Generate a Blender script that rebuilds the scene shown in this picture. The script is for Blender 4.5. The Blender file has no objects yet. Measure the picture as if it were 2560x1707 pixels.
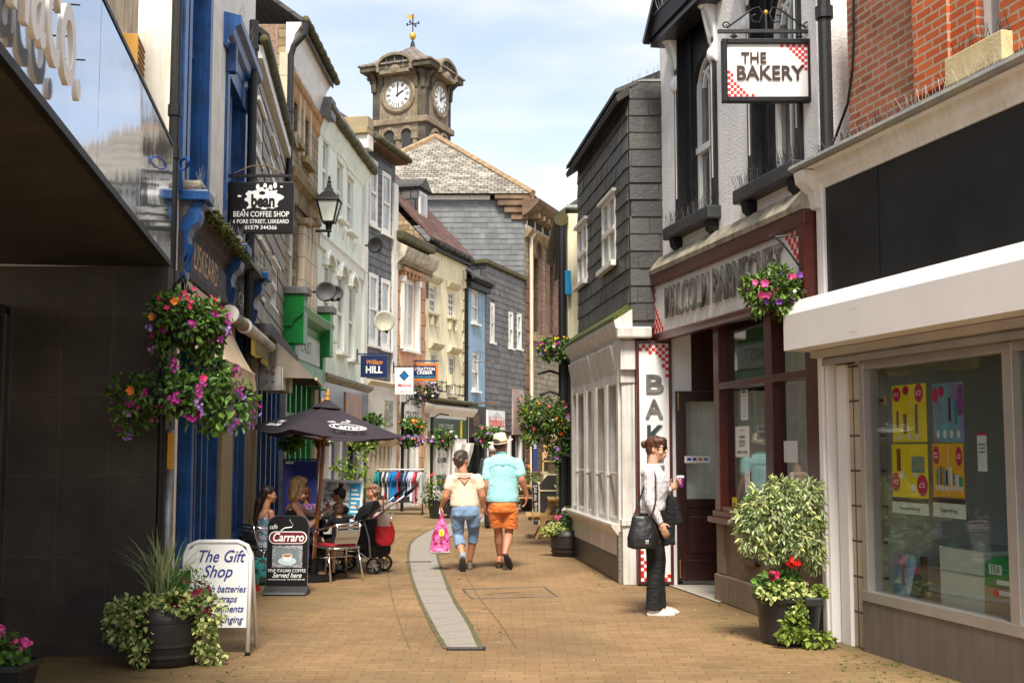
import bpy, bmesh, math, random
import numpy as np
from mathutils import Vector, Matrix, noise as mnoise
R=math.radians
SC=bpy.context.scene; COL=SC.collection
random.seed(7)
# ---------------- camera
F=3000.0; CAMZ=1.58; HOR=1120.0
TILT=math.atan((HOR-853.5)/F)
cd=bpy.data.cameras.new('camera'); cam=bpy.data.objects.new('camera',cd); COL.objects.link(cam)
cam.location=(0,0,CAMZ); cam.rotation_euler=(math.pi/2+TILT,0,0)
cd.sensor_width=36; cd.lens=F*36/2560; cd.clip_start=.1; cd.clip_end=2000
SC.camera=cam
# ---------------- sky and sun
SUN_EL=54; SUN_AZ=Vector((.02,-1)) # horizontal direction towards the sun
w=bpy.data.worlds.new('World'); SC.world=w; w.use_nodes=True
nt=w.node_tree; nt.nodes.clear(); N=nt.nodes.new; L=nt.links.new
out=N('ShaderNodeOutputWorld'); bg=N('ShaderNodeBackground'); sky=N('ShaderNodeTexSky')
sky.sky_type='NISHITA'; sky.sun_disc=False; sky.sun_elevation=R(SUN_EL)
sky.sun_rotation=math.atan2(SUN_AZ.x,SUN_AZ.y); sky.air_density=1.0; sky.dust_density=1.5; sky.ozone_density=1.2
tc=N('ShaderNodeTexCoord'); mp=N('ShaderNodeMapping'); mp.inputs['Scale'].default_value=(1.0,1.0,4.2)
nz=N('ShaderNodeTexNoise'); nz.inputs['Scale'].default_value=2.6; nz.inputs['Detail'].default_value=7; nz.inputs['Roughness'].default_value=.52
nz.inputs['Distortion'].default_value=.35
cr=N('ShaderNodeValToRGB'); cr.color_ramp.elements[0].position=.36; cr.color_ramp.elements[1].position=.53
cr.color_ramp.elements[0].color=(.42,.42,.42,1); cr.color_ramp.elements[1].color=(.92,.92,.92,1)
nz2=N('ShaderNodeTexNoise'); nz2.inputs['Scale'].default_value=7; nz2.inputs['Detail'].default_value=5
cr2=N('ShaderNodeValToRGB'); cr2.color_ramp.elements[0].position=.3; cr2.color_ramp.elements[1].position=.7
CL=4.6
cr2.color_ramp.elements[0].color=(.74,.78,.84,1); cr2.color_ramp.elements[1].color=(.96,.95,.97,1)
vm=N('ShaderNodeVectorMath'); vm.operation='SCALE'; vm.inputs['Scale'].default_value=CL
mx=N('ShaderNodeMix'); mx.data_type='RGBA'
L(tc.outputs['Generated'],mp.inputs['Vector']); L(mp.outputs[0],nz.inputs['Vector']); L(mp.outputs[0],nz2.inputs['Vector'])
L(nz.outputs['Fac'],cr.inputs['Fac']); L(nz2.outputs['Fac'],cr2.inputs['Fac']); L(cr2.outputs['Color'],vm.inputs[0])
L(cr.outputs['Color'],mx.inputs['Factor']); L(sky.outputs['Color'],mx.inputs['A']); L(vm.outputs['Vector'],mx.inputs['B'])
L(mx.outputs['Result'],bg.inputs['Color']); bg.inputs['Strength'].default_value=.115; L(bg.outputs[0],out.inputs['Surface'])
sd=bpy.data.lights.new('sun','SUN'); sd.energy=3.0; sd.angle=R(16); sd.color=(1,.93,.82)
so=bpy.data.objects.new('sun',sd); COL.objects.link(so)
sv=Vector((SUN_AZ.x,SUN_AZ.y,math.tan(R(SUN_EL))*SUN_AZ.length)).normalized()
so.rotation_euler=sv.to_track_quat('Z','Y').to_euler()
so.location=(0,0,30)
vs=SC.view_settings; vs.view_transform='Standard'; vs.look='None'; vs.exposure=1.22; vs.gamma=1
SC.render.engine='CYCLES'; SC.cycles.use_denoising=True
SC.cycles.max_bounces=8; SC.cycles.transparent_max_bounces=10

# ---------------- picture geometry helpers (pixels of the 2560 x 1707 photograph)
def rayd(x,y):
    a=(x-1280)/F; b=(853.5-y)/F; c,s=math.cos(TILT),math.sin(TILT)
    return Vector((a, c-b*s, s+b*c))
def at(x,y,D):
    d=rayd(x,y); t=D/d.y
    return Vector((d.x*t,D,CAMZ+d.z*t))
def gp(x,y,z=0.):
    d=rayd(x,y); t=(z-CAMZ)/d.z
    return Vector((d.x*t,d.y*t,z))
def fp(x,D,y=1120):
    p=at(x,y,D); return Vector((p.x,p.y))

# ---------------- object helpers
def tag(o,label=None,cat=None,group=None,kind=None):
    if label: o['label']=label
    if cat: o['category']=cat
    if group: o['group']=group
    if kind: o['kind']=kind
    return o
def thing(name,label,cat,loc=(0,0,0),rz=0,group=None):
    o=bpy.data.objects.new(name,None); COL.objects.link(o); o.empty_display_size=.1
    o.location=loc; o.rotation_euler=(0,0,rz)
    return tag(o,label,cat,group)
def link(name,me,parent=None):
    o=bpy.data.objects.new(name,me); COL.objects.link(o)
    if parent is not None: o.parent=parent
    return o
class MB:
    def __init__(s): s.v=[]; s.f=[]; s.mi=[]; s.cur=0; s.M=None
    def add(s,vs,fs):
        n=len(s.v)
        if s.M is not None: vs=[s.M@Vector(v) for v in vs]
        s.v.extend([tuple(v) for v in vs]); s.f.extend([[i+n for i in f] for f in fs]); s.mi.extend([s.cur]*len(fs))
        return s
    def box(s,x0,x1,y0,y1,z0,z1):
        if x0>x1:x0,x1=x1,x0
        if y0>y1:y0,y1=y1,y0
        if z0>z1:z0,z1=z1,z0
        vs=[(x,y,z) for z in (z0,z1) for y in (y0,y1) for x in (x0,x1)]
        return s.add(vs,[(0,2,3,1),(4,5,7,6),(0,1,5,4),(2,6,7,3),(0,4,6,2),(1,3,7,5)])
    def obox(s,c,sz,rot=None):
        c=Vector(c); m=rot.to_matrix() if (rot is not None and not isinstance(rot,Matrix)) else (rot or Matrix.Identity(3))
        vs=[c+m@Vector((x*sz[0]/2,y*sz[1]/2,z*sz[2]/2)) for z in(-1,1) for y in(-1,1) for x in(-1,1)]
        return s.add(vs,[(0,2,3,1),(4,5,7,6),(0,1,5,4),(2,6,7,3),(0,4,6,2),(1,3,7,5)])
    def bar(s,a,b,w,h=None,up=(0,0,1)):
        a=Vector(a); b=Vector(b); d=(b-a); l=d.length; d=d/l; h=h or w
        up=Vector(up); sx=d.cross(up)
        if sx.length<1e-4: sx=d.cross(Vector((0,1,0)))
        sx.normalize(); uy=sx.cross(d)
        vs=[]
        for p in (a,b):
            for i,j in((-1,-1),(1,-1),(1,1),(-1,1)): vs.append(p+sx*(i*w/2)+uy*(j*h/2))
        return s.add(vs,[(3,2,1,0),(4,5,6,7),(0,1,5,4),(1,2,6,5),(2,3,7,6),(3,0,4,7)])
    def poly(s,pts,rev=False):
        return s.add(pts,[list(range(len(pts)))[::-1] if rev else list(range(len(pts)))])
    def prism(s,pts,vec):
        n=len(pts); vec=Vector(vec); vs=[Vector(p) for p in pts]+[Vector(p)+vec for p in pts]
        fs=[list(range(n))[::-1],list(range(n,2*n))]+[(i,(i+1)%n,n+(i+1)%n,n+i) for i in range(n)]
        return s.add(vs,fs)
    def tube(s,pts,r,n=8,cap=True,flat=None):
        pts=[Vector(p) for p in pts]; k=len(pts); rr=r if isinstance(r,(list,tuple)) else [r]*k
        vs=[]; prev=None
        for i,p in enumerate(pts):
            d=(pts[min(i+1,k-1)]-pts[max(i-1,0)])
            d=d.normalized() if d.length>1e-9 else Vector((0,0,1))
            if prev is None:
                a=d.orthogonal().normalized()
            else:
                a=prev-d*prev.dot(d)
                a=a.normalized() if a.length>1e-6 else d.orthogonal().normalized()
            prev=a; b=d.cross(a)
            for j in range(n):
                t=2*math.pi*j/n; vs.append(p+(a*math.cos(t)+b*math.sin(t)*(flat or 1))*rr[i])
        fs=[(i*n+j,i*n+(j+1)%n,(i+1)*n+(j+1)%n,(i+1)*n+j) for i in range(k-1) for j in range(n)]
        if cap: fs+= [list(range(n))[::-1],[ (k-1)*n+j for j in range(n)]]
        return s.add(vs,fs)
    def lathe(s,prof,n=16,c=(0,0,0),rot=None,sx=1,sy=1):
        c=Vector(c); vs=[]
        for r,z in prof:
            for j in range(n):
                t=2*math.pi*j/n; p=Vector((r*math.cos(t)*sx,r*math.sin(t)*sy,z))
                if rot is not None: p=rot@p
                vs.append(c+p)
        k=len(prof)
        fs=[(i*n+j,i*n+(j+1)%n,(i+1)*n+(j+1)%n,(i+1)*n+j) for i in range(k-1) for j in range(n)]
        fs+=[list(range(n))[::-1],[(k-1)*n+j for j in range(n)]]
        return s.add(vs,fs)
    def ell(s,c,r,n=12,m=8,rot=None):
        c=Vector(c); vs=[c+(rot@Vector((0,0,-r[2])) if rot else Vector((0,0,-r[2])))]
        for i in range(1,m):
            ph=-math.pi/2+math.pi*i/m
            for j in range(n):
                t=2*math.pi*j/n; p=Vector((r[0]*math.cos(ph)*math.cos(t),r[1]*math.cos(ph)*math.sin(t),r[2]*math.sin(ph)))
                if rot: p=rot@p
                vs.append(c+p)
        vs.append(c+(rot@Vector((0,0,r[2])) if rot else Vector((0,0,r[2]))))
        fs=[(0,1+(j+1)%n,1+j) for j in range(n)]
        for i in range(m-2):
            for j in range(n):
                a=1+i*n; fs.append((a+j,a+(j+1)%n,a+n+(j+1)%n,a+n+j))
        a=1+(m-2)*n; e=len(vs)-1
        fs+=[(a+j,a+(j+1)%n,e) for j in range(n)]
        return s.add(vs,fs)
    def loft(s,rings,n=16):
        # rings: (cx,cy,cz,rx,ry[,tiltx]) horizontal ellipses
        vs=[]
        for g in rings:
            cx,cy,cz,rx,ry=g[:5]; tl=g[5] if len(g)>5 else 0
            for j in range(n):
                t=2*math.pi*j/n
                vs.append((cx+rx*math.cos(t),cy+ry*math.sin(t),cz+tl*math.sin(t)))
        k=len(rings)
        fs=[(i*n+j,i*n+(j+1)%n,(i+1)*n+(j+1)%n,(i+1)*n+j) for i in range(k-1) for j in range(n)]
        fs+=[list(range(n))[::-1],[(k-1)*n+j for j in range(n)]]
        return s.add(vs,fs)
    def mesh(s,name,mats):
        me=bpy.data.meshes.new(name); me.from_pydata(s.v,[],s.f)
        if not isinstance(mats,(list,tuple)): mats=[mats]
        for m in mats: me.materials.append(m)
        if len(mats)>1: me.polygons.foreach_set('material_index',s.mi)
        me.update(); return me
    def build(s,name,mats,parent=None,smooth=False,bevel=0,label=None,cat=None,group=None,kind=None,auto=None):
        me=s.mesh(name,mats)
        if smooth: me.polygons.foreach_set('use_smooth',[True]*len(me.polygons))
        o=link(name,me,parent)
        if bevel:
            b=o.modifiers.new('bevel','BEVEL'); b.width=bevel; b.segments=2; b.limit_method='ANGLE'
        return tag(o,label,cat,group,kind)
def B(*a,**k): return MB().box(*a,**k)

# ---------------- materials
_mc={}
def _new(name):
    m=bpy.data.materials.new(name); m.use_nodes=True; n=m.node_tree; n.nodes.clear()
    o=n.nodes.new('ShaderNodeOutputMaterial'); p=n.nodes.new('ShaderNodeBsdfPrincipled')
    n.links.new(p.outputs[0],o.inputs['Surface']); return m,n,p,o
def c4(c): return (c[0],c[1],c[2],1)
def srgb(r,g,b):
    f=lambda x:(x/255/12.92 if x/255<=.04045 else ((x/255+.055)/1.055)**2.4)
    return (f(r),f(g),f(b))
def mat(name,col,rough=.6,metal=0,var=.15,scale=2.5,bump=0,bscale=60,col2=None,lo=.35,hi=.65,streak=0,spec=.5,coat=0,warp=0,sub=0):
    if name in _mc: return _mc[name]
    m,n,p,o=_new(name); X=n.nodes.new; K=n.links.new
    tc=X('ShaderNodeTexCoord'); no=X('ShaderNodeTexNoise'); no.inputs['Scale'].default_value=scale
    no.inputs['Detail'].default_value=6; no.inputs['Roughness'].default_value=.6
    K(tc.outputs['Object'],no.inputs['Vector'])
    cr=X('ShaderNodeValToRGB'); e=cr.color_ramp.elements; e[0].position=lo; e[1].position=hi
    a=[c*(1-var) for c in col]; b=list(col2) if col2 else [min(1,c*(1+var)) for c in col]
    if col2: a=col
    e[0].color=c4(a); e[1].color=c4(b)
    K(no.outputs['Fac'],cr.inputs['Fac']); src=cr.outputs['Color']
    if streak:
        mp=X('ShaderNodeMapping'); mp.inputs['Scale'].default_value=(9,9,.6)
        ns=X('ShaderNodeTexNoise'); ns.inputs['Scale'].default_value=2; ns.inputs['Detail'].default_value=4
        K(tc.outputs['Object'],mp.inputs['Vector']); K(mp.outputs[0],ns.inputs['Vector'])
        c2=X('ShaderNodeValToRGB'); c2.color_ramp.elements[0].position=.35; c2.color_ramp.elements[1].position=.6
        v=1-streak; c2.color_ramp.elements[0].color=(v,v*.97,v*.9,1); c2.color_ramp.elements[1].color=(1,1,1,1)
        K(ns.outputs['Fac'],c2.inputs['Fac'])
        mu=X('ShaderNodeMix'); mu.data_type='RGBA'; mu.blend_type='MULTIPLY'; mu.inputs['Factor'].default_value=1
        K(src,mu.inputs['A']); K(c2.outputs['Color'],mu.inputs['B']); src=mu.outputs['Result']
    K(src,p.inputs['Base Color'])
    p.inputs['Roughness'].default_value=rough; p.inputs['Metallic'].default_value=metal
    p.inputs['Specular IOR Level'].default_value=spec
    if coat: p.inputs['Coat Weight'].default_value=coat
    if sub:
        p.inputs['Subsurface Weight'].default_value=sub; p.inputs['Subsurface Radius'].default_value=(.02,.008,.004); p.inputs['Subsurface Scale'].default_value=.5
    if bump:
        nb=X('ShaderNodeTexNoise'); nb.inputs['Scale'].default_value=bscale; nb.inputs['Detail'].default_value=4
        K(tc.outputs['Object'],nb.inputs['Vector'])
        bp=X('ShaderNodeBump'); bp.inputs['Strength'].default_value=bump; bp.inputs['Distance'].default_value=.02
        K(nb.outputs['Fac'],bp.inputs['Height']); K(bp.outputs[0],p.inputs['Normal'])
    _mc[name]=m; return m
def brick(name,c1,c2,mortar,bw=.22,bh=.075,ms=.01,rough=.8,bump=.5,offset=.5,mode='wall',bias=0,var=.25,nscale=1.2,distort=0,spec=.4,stain=None,smooth=.1,sq=1):
    if name in _mc: return _mc[name]
    m,n,p,o=_new(name); X=n.nodes.new; K=n.links.new
    tc=X('ShaderNodeTexCoord'); sp=X('ShaderNodeSeparateXYZ'); cb=X('ShaderNodeCombineXYZ')
    K(tc.outputs['Object'],sp.inputs[0])
    if mode=='wall':
        ad=X('ShaderNodeMath'); ad.operation='ADD'; K(sp.outputs[0],ad.inputs[0]); K(sp.outputs[1],ad.inputs[1])
        K(ad.outputs[0],cb.inputs[0]); K(sp.outputs[2],cb.inputs[1])
    elif mode=='floor':
        K(sp.outputs[0],cb.inputs[0]); K(sp.outputs[1],cb.inputs[1])
    elif mode=='roof':
        ad=X('ShaderNodeMath'); ad.operation='MULTIPLY'; ad.inputs[1].default_value=1.4; K(sp.outputs[2],ad.inputs[0])
        K(sp.outputs[0],cb.inputs[0]); K(ad.outputs[0],cb.inputs[1])
    src=cb.outputs[0]
    if distort:
        nd=X('ShaderNodeTexNoise'); nd.inputs['Scale'].default_value=1.1 if mode=='floor' else 5; nd.inputs['Detail'].default_value=2
        K(src,nd.inputs['Vector'])
        v1=X('ShaderNodeVectorMath'); v1.operation='SUBTRACT'; v1.inputs[1].default_value=(.5,.5,.5); K(nd.outputs['Color'],v1.inputs[0])
        v2=X('ShaderNodeVectorMath'); v2.operation='SCALE'; v2.inputs['Scale'].default_value=distort; K(v1.outputs[0],v2.inputs[0])
        v3=X('ShaderNodeVectorMath'); v3.operation='ADD'; K(src,v3.inputs[0]); K(v2.outputs[0],v3.inputs[1]); src=v3.outputs[0]
    bt=X('ShaderNodeTexBrick'); K(src,bt.inputs['Vector'])
    bt.inputs['Color1'].default_value=c4(c1); bt.inputs['Color2'].default_value=c4(c2); bt.inputs['Mortar'].default_value=c4(mortar)
    bt.inputs['Scale'].default_value=1; bt.inputs['Mortar Size'].default_value=ms; bt.inputs['Mortar Smooth'].default_value=smooth
    bt.inputs['Brick Width'].default_value=bw; bt.inputs['Row Height'].default_value=bh; bt.inputs['Bias'].default_value=bias
    bt.offset=offset; bt.squash=sq
    no=X('ShaderNodeTexNoise'); no.inputs['Scale'].default_value=nscale; no.inputs['Detail'].default_value=8; no.inputs['Roughness'].default_value=.65
    K(tc.outputs['Object'],no.inputs['Vector'])
    cr=X('ShaderNodeValToRGB'); e=cr.color_ramp.elements; e[0].position=.3; e[1].position=.7
    e[0].color=(1-var,1-var,1-var,1); e[1].color=(1+var*.4,1+var*.4,1+var*.4,1)
    K(no.outputs['Fac'],cr.inputs['Fac'])
    mu=X('ShaderNodeMix'); mu.data_type='RGBA'; mu.blend_type='MULTIPLY'; mu.inputs['Factor'].default_value=1
    K(bt.outputs['Color'],mu.inputs['A']); K(cr.outputs['Color'],mu.inputs['B']); col=mu.outputs['Result']
    if stain:
        n3=X('ShaderNodeTexNoise'); n3.inputs['Scale'].default_value=stain[1]; n3.inputs['Detail'].default_value=9; n3.inputs['Roughness'].default_value=.7
        K(tc.outputs['Object'],n3.inputs['Vector'])
        r3=X('ShaderNodeValToRGB'); r3.color_ramp.elements[0].position=stain[2]; r3.color_ramp.elements[1].position=stain[3]
        r3.color_ramp.elements[0].color=(0,0,0,1); r3.color_ramp.elements[1].color=(stain[4],)*3+(1,)
        K(n3.outputs['Fac'],r3.inputs['Fac'])
        m3=X('ShaderNodeMix'); m3.data_type='RGBA'; K(r3.outputs['Color'],m3.inputs['Factor']); K(col,m3.inputs['A']); m3.inputs['B'].default_value=c4(stain[0]); col=m3.outputs['Result']
    K(col,p.inputs['Base Color']); p.inputs['Roughness'].default_value=rough; p.inputs['Specular IOR Level'].default_value=spec
    nb=X('ShaderNodeTexNoise'); nb.inputs['Scale'].default_value=50; K(tc.outputs['Object'],nb.inputs['Vector'])
    mm=X('ShaderNodeMath'); mm.operation='MULTIPLY_ADD'; mm.inputs[1].default_value=.25; K(nb.outputs['Fac'],mm.inputs[0])
    iv=X('ShaderNodeMath'); iv.operation='SUBTRACT'; iv.inputs[0].default_value=1; K(bt.outputs['Fac'],iv.inputs[1]); K(iv.outputs[0],mm.inputs[2])
    bp=X('ShaderNodeBump'); bp.inputs['Strength'].default_value=bump; bp.inputs['Distance'].default_value=.012
    K(mm.outputs[0],bp.inputs['Height']); K(bp.outputs[0],p.inputs['Normal'])
    _mc[name]=m; return m
def leafm(name,a,b,trans=.25,rough=.5):
    if name in _mc: return _mc[name]
    m,n,p,o=_new(name); X=n.nodes.new; K=n.links.new
    g=X('ShaderNodeNewGeometry'); cr=X('ShaderNodeValToRGB'); cr.color_ramp.elements[0].color=c4(a); cr.color_ramp.elements[1].color=c4(b)
    K(g.outputs['Random Per Island'],cr.inputs['Fac']); K(cr.outputs['Color'],p.inputs['Base Color']); p.inputs['Roughness'].default_value=rough
    if trans:
        t=X('ShaderNodeBsdfTranslucent'); K(cr.outputs['Color'],t.inputs['Color']); ms=X('ShaderNodeMixShader'); ms.inputs[0].default_value=trans
        K(p.outputs[0],ms.inputs[1]); K(t.outputs[0],ms.inputs[2]); K(ms.outputs[0],o.inputs['Surface'])
    _mc[name]=m; return m
def glassm(name,tint=(.9,.93,.92),ior=1.5,mixmin=.0):
    if name in _mc: return _mc[name]
    m,n,p,o=_new(name); X=n.nodes.new; K=n.links.new; n.nodes.remove(p)
    t=X('ShaderNodeBsdfTransparent'); t.inputs[0].default_value=c4(tint); g=X('ShaderNodeBsdfGlossy'); g.inputs['Roughness'].default_value=.01
    f=X('ShaderNodeLayerWeight'); f.inputs['Blend'].default_value=.5
    pw=X('ShaderNodeMath'); pw.operation='POWER'; pw.inputs[1].default_value=4.0; K(f.outputs['Facing'],pw.inputs[0])
    ad=X('ShaderNodeMath'); ad.operation='MULTIPLY_ADD'; ad.inputs[1].default_value=.6; ad.inputs[2].default_value=.02+mixmin; ad.use_clamp=True; K(pw.outputs[0],ad.inputs[0])
    ms=X('ShaderNodeMixShader'); K(ad.outputs[0],ms.inputs[0]); K(t.outputs[0],ms.inputs[1]); K(g.outputs[0],ms.inputs[2]); K(ms.outputs[0],o.inputs['Surface'])
    _mc[name]=m; return m
# shared materials
WHITE=mat('white_paint',(.78,.76,.72),.45,var=.07,scale=3,streak=.10)
WHITE2=mat('clean_white',(.8,.8,.78),.35,var=.03)
BLACK=mat('black_paint',(.006,.006,.0065),.5,var=.3,bump=.1,spec=.3)
IRON=mat('black_iron',(.008,.008,.009),.5,var=.3,scale=20,bump=.15)
BLUE=mat('blue_paint',(.006,.07,.25),.38,var=.35,scale=5,bump=.15,bscale=25,streak=.35)
BLUED=mat('blue_paint_dark',(.006,.04,.15),.4,var=.35,scale=6,bump=.2)
GREEN=mat('green_paint',(.004,.18,.03),.35,var=.15,scale=3)
GREENP=mat('pale_green_paint',(.22,.42,.28),.5,var=.15,scale=3,streak=.2)
MAROON=mat('maroon_paint',(.075,.014,.010),.32,var=.2,scale=8)
MAROOND=mat('dark_maroon_wood',(.030,.008,.006),.3,var=.25,scale=6,streak=.25)
STONEP=mat('granite_pier',(.34,.27,.19),.85,var=.3,scale=60,bump=.3,bscale=120,streak=.25)
GALV=mat('galvanised_steel',(.32,.33,.33),.45,metal=.7,var=.25,scale=10)
ALU=mat('polished_aluminium',(.82,.80,.76),.16,metal=1,var=.05)
CHROME=mat('brushed_metal',(.6,.6,.6),.25,metal=1,var=.05)
WGLASS=mat('window_glass',(.035,.04,.045),.06,var=.6,scale=1.5,spec=.9,lo=.3,hi=.7)
CURT=mat('net_curtain_glass',(.42,.42,.40),.12,var=.35,scale=2,spec=.8,streak=.3)
SGLASS=mat('dark_shop_glass',(.012,.016,.018),.05,var=.5,spec=.9)
CGLASS=glassm('clear_shop_glass',ior=1.45,mixmin=.02)
WOOD=mat('varnished_wood',(.35,.13,.03),.4,var=.25,scale=12)
PINE=mat('pine_wood',(.48,.29,.11),.6,var=.25,scale=5,streak=.2)
LETW=mat('white_lettering',(.85,.85,.83),.5,var=.02)
LETB=mat('black_lettering',(.015,.015,.015),.5,var=.02)
LETR=mat('red_lettering',(.65,.01,.01),.5,var=.02)
SOIL=mat('potting_soil',(.03,.02,.012),.9,var=.4,scale=30,bump=.6)

def slatem(name,a,b,rough=.5,stain=(.3,.28,.24),amt=.5):
    if name in _mc: return _mc[name]
    m=mat(name,a,rough,scale=1.6,lo=.45,hi=.8,col2=stain,bump=.25,bscale=22,streak=.35)
    n=m.node_tree; X=n.nodes.new; K=n.links.new; p=[q for q in n.nodes if q.type=='BSDF_PRINCIPLED'][0]
    g=X('ShaderNodeNewGeometry'); cr=X('ShaderNodeValToRGB'); cr.color_ramp.elements[0].color=c4(a); cr.color_ramp.elements[1].color=c4(b); K(g.outputs['Random Per Island'],cr.inputs['Fac'])
    mx=X('ShaderNodeMix'); mx.data_type='RGBA'; mx.inputs['Factor'].default_value=1-amt*.6; K(p.inputs['Base Color'].links[0].from_socket,mx.inputs['A']); K(cr.outputs['Color'],mx.inputs['B']); K(mx.outputs['Result'],p.inputs['Base Color'])
    return m
def courses(root,u0,u1,z0,z1,holes,h,w,m,y=-.004,name='slates',seed=1,top=None,ml=None):
    r=random.Random(seed); mb=MB(); z=z0; k=0
    while z<z1-.02:
        u=u0-r.random()*w; zt=min(z+h*1.04,z1)
        while u<u1:
            e=u+w*r.uniform(.8,1.2); a,b=max(u,u0)+.003,min(e,u1)-.003; u=e
            for q in holes:
                if q[2]-.03<z+h/2<q[3]+.05:
                    if q[0]<=a and b<=q[1]: b=a
                    elif a<q[0]<b: b=q[0] if q[0]-a>b-q[1] else b; 
                    if a<q[1]<b and b>a: a=max(a,q[1])
                    if q[0]<(a+b)/2<q[1]: b=a
            if b-a<.015: continue
            zz=zt if top is None else min(zt,top((a+b)/2))
            if zz-z<.03: continue
            yo=y-.014-r.random()*.010; zb=z-r.random()*.008
            mb.add([(a,yo,zb),(b,yo-.002*r.random(),zb),(b,y-.003,zz),(a,y-.003,zz),(a,y,zb),(b,y,zb)],[(0,1,2,3),(0,4,5,1),(0,3,4),(1,5,2)])
        z+=h; k+=1
    o=mb.build(name,m,root)
    if ml is not None: o.matrix_local=ml
    return o
# ---------------- writing
def textmesh(txt,size,mat_,parent,loc,rot,name='lettering',ext=.002,bold=0,shear=0,sx=1,align='CENTER',space=1,label=None,voff=0,wid=None):
    cu=bpy.data.curves.new(name,'FONT'); cu.body=txt; cu.size=size; cu.extrude=ext; cu.offset=bold*size; cu.shear=shear
    cu.align_x=align; cu.align_y='CENTER'; cu.space_character=space; cu.resolution_u=3; cu.space_line=voff or 1
    t=bpy.data.objects.new(name,cu); COL.objects.link(t)
    dg=bpy.context.evaluated_depsgraph_get(); me=bpy.data.meshes.new_from_object(t.evaluated_get(dg))
    bpy.data.objects.remove(t); bpy.data.curves.remove(cu)
    if wid:
        xs=[v.co.x for v in me.vertices]; wd=max(xs)-min(xs); sx=wid/wd if wd>0 else 1
    if sx!=1: me.transform(Matrix.Diagonal((sx,1,1,1)))
    me.materials.clear(); me.materials.append(mat_)
    o=link(name,me,parent); o.location=loc; o.rotation_euler=rot
    if label: o['label']=label
    return o

# ---------------- facades
class Fac:
    """local x runs along the front (left to right seen from the street), local -y points to the street"""
    def __init__(s,p1,p2,name,label,cat='building',group=None,root=None):
        s.p1=Vector(p1[:2]); s.p2=Vector(p2[:2]); d=s.p2-s.p1; s.L=d.length; s.a=math.atan2(d.y,d.x); s.u=d/s.L; s.n=Vector((s.u.y,-s.u.x))
        s.root=root or thing(name,label,cat,(s.p1.x,s.p1.y,0),s.a,group)
    def uz(s,x,y,off=0):
        d=rayd(x,y); o=s.p1+s.n*off
        den=d.x*s.n.x+d.y*s.n.y; t=(o.x*s.n.x+o.y*s.n.y)/den
        P=Vector((d.x*t,d.y*t)); return (P-s.p1).dot(s.u), CAMZ+d.z*t
    def loc(s,x,y,off=0):
        u,z=s.uz(x,y,off); return Vector((u,-off,z))
    def world(s,u,y,z):
        p=s.p1+s.u*u-s.n*y; return Vector((p.x,p.y,z))
    def u_at(s,x,off=0,y=1120): return s.uz(x,y,off)[0]
def holed(u0,u1,z0,z1,holes,y=0,rev=.16,mb=None):
    mb=mb or MB()
    us=sorted(set([u0,u1]+[min(max(h[i],u0),u1) for h in holes for i in (0,1)])); zs=sorted(set([z0,z1]+[min(max(h[i],z0),z1) for h in holes for i in (2,3)]))
    for i in range(len(us)-1):
        for j in range(len(zs)-1):
            cu=(us[i]+us[i+1])/2; cz=(zs[j]+zs[j+1])/2
            if any(h[0]<cu<h[1] and h[2]<cz<h[3] for h in holes): continue
            mb.poly([(us[i],y,zs[j]),(us[i+1],y,zs[j]),(us[i+1],y,zs[j+1]),(us[i],y,zs[j+1])])
    for h in holes:
        a,b,c,d=h[:4]
        mb.poly([(a,y,c),(a,y,d),(a,y+rev,d),(a,y+rev,c)]); mb.poly([(b,y,c),(b,y+rev,c),(b,y+rev,d),(b,y,d)])
        mb.poly([(a,y,d),(b,y,d),(b,y+rev,d),(a,y+rev,d)]); mb.poly([(a,y,c),(a,y+rev,c),(b,y+rev,c),(b,y,c)])
    return mb
def body(F_,z1,holes,m,depth=6,z0=0,rev=.16,u0=0,u1=None,name='wall'):
    u1=F_.L if u1 is None else u1
    mb=holed(u0,u1,z0,z1,holes,0,rev)
    mb.poly([(u0,0,z0),(u0,0,z1),(u0,depth,z1),(u0,depth,z0)]); mb.poly([(u1,0,z0),(u1,depth,z0),(u1,depth,z1),(u1,0,z1)])
    mb.poly([(u0,depth,z0),(u0,depth,z1),(u1,depth,z1),(u1,depth,z0)]); mb.poly([(u0,0,z1),(u1,0,z1),(u1,depth,z1),(u0,depth,z1)])
    return mb.build(name,m,F_.root)
def window(root,a,b,c,d,y=.10,fw=.05,nx=1,nz=2,frame=WHITE,pane=CURT,sill=None,sillm=None,rail=True,label=None,bar=.022,bx=None):
    """sash window filling hole a..b, c..d"""
    mb=MB(); t=.05
    mb.box(a,a+fw,y,y+t,c,d); mb.box(b-fw,b,y,y+t,c,d); mb.box(a+fw,b-fw,y,y+t,d-fw,d); mb.box(a+fw,b-fw,y,y+t,c,c+fw*1.2)
    m=(c+d)/2
    if rail: mb.box(a+fw,b-fw,y-.01,y+t-.003,m-.03,m+.03)
    for i in range(1,nx):
        x=a+fw+(b-a-2*fw)*i/nx; mb.box(x-bar/2,x+bar/2,y+.004,y+t-.006,c+fw,d-fw)
    if nz>2:
        for j in range(1,nz):
            z=c+(d-c)*j/nz
            if rail and abs(z-m)<.06: continue
            mb.box(a+fw,b-fw,y+.006,y+t-.008,z-bar/2,z+bar/2)
    f=mb.build('window',frame,root,label=label)
    B(a+fw*.5,b-fw*.5,y+t-.015,y+t-.003,c+fw*.5,d-fw*.5).build('pane',pane,f)
    if sill:
        B(a-.08,b+.08,-sill,y,c-.07,c-.002).build('sill',sillm or frame,f,bevel=.006)
    return f
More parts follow.
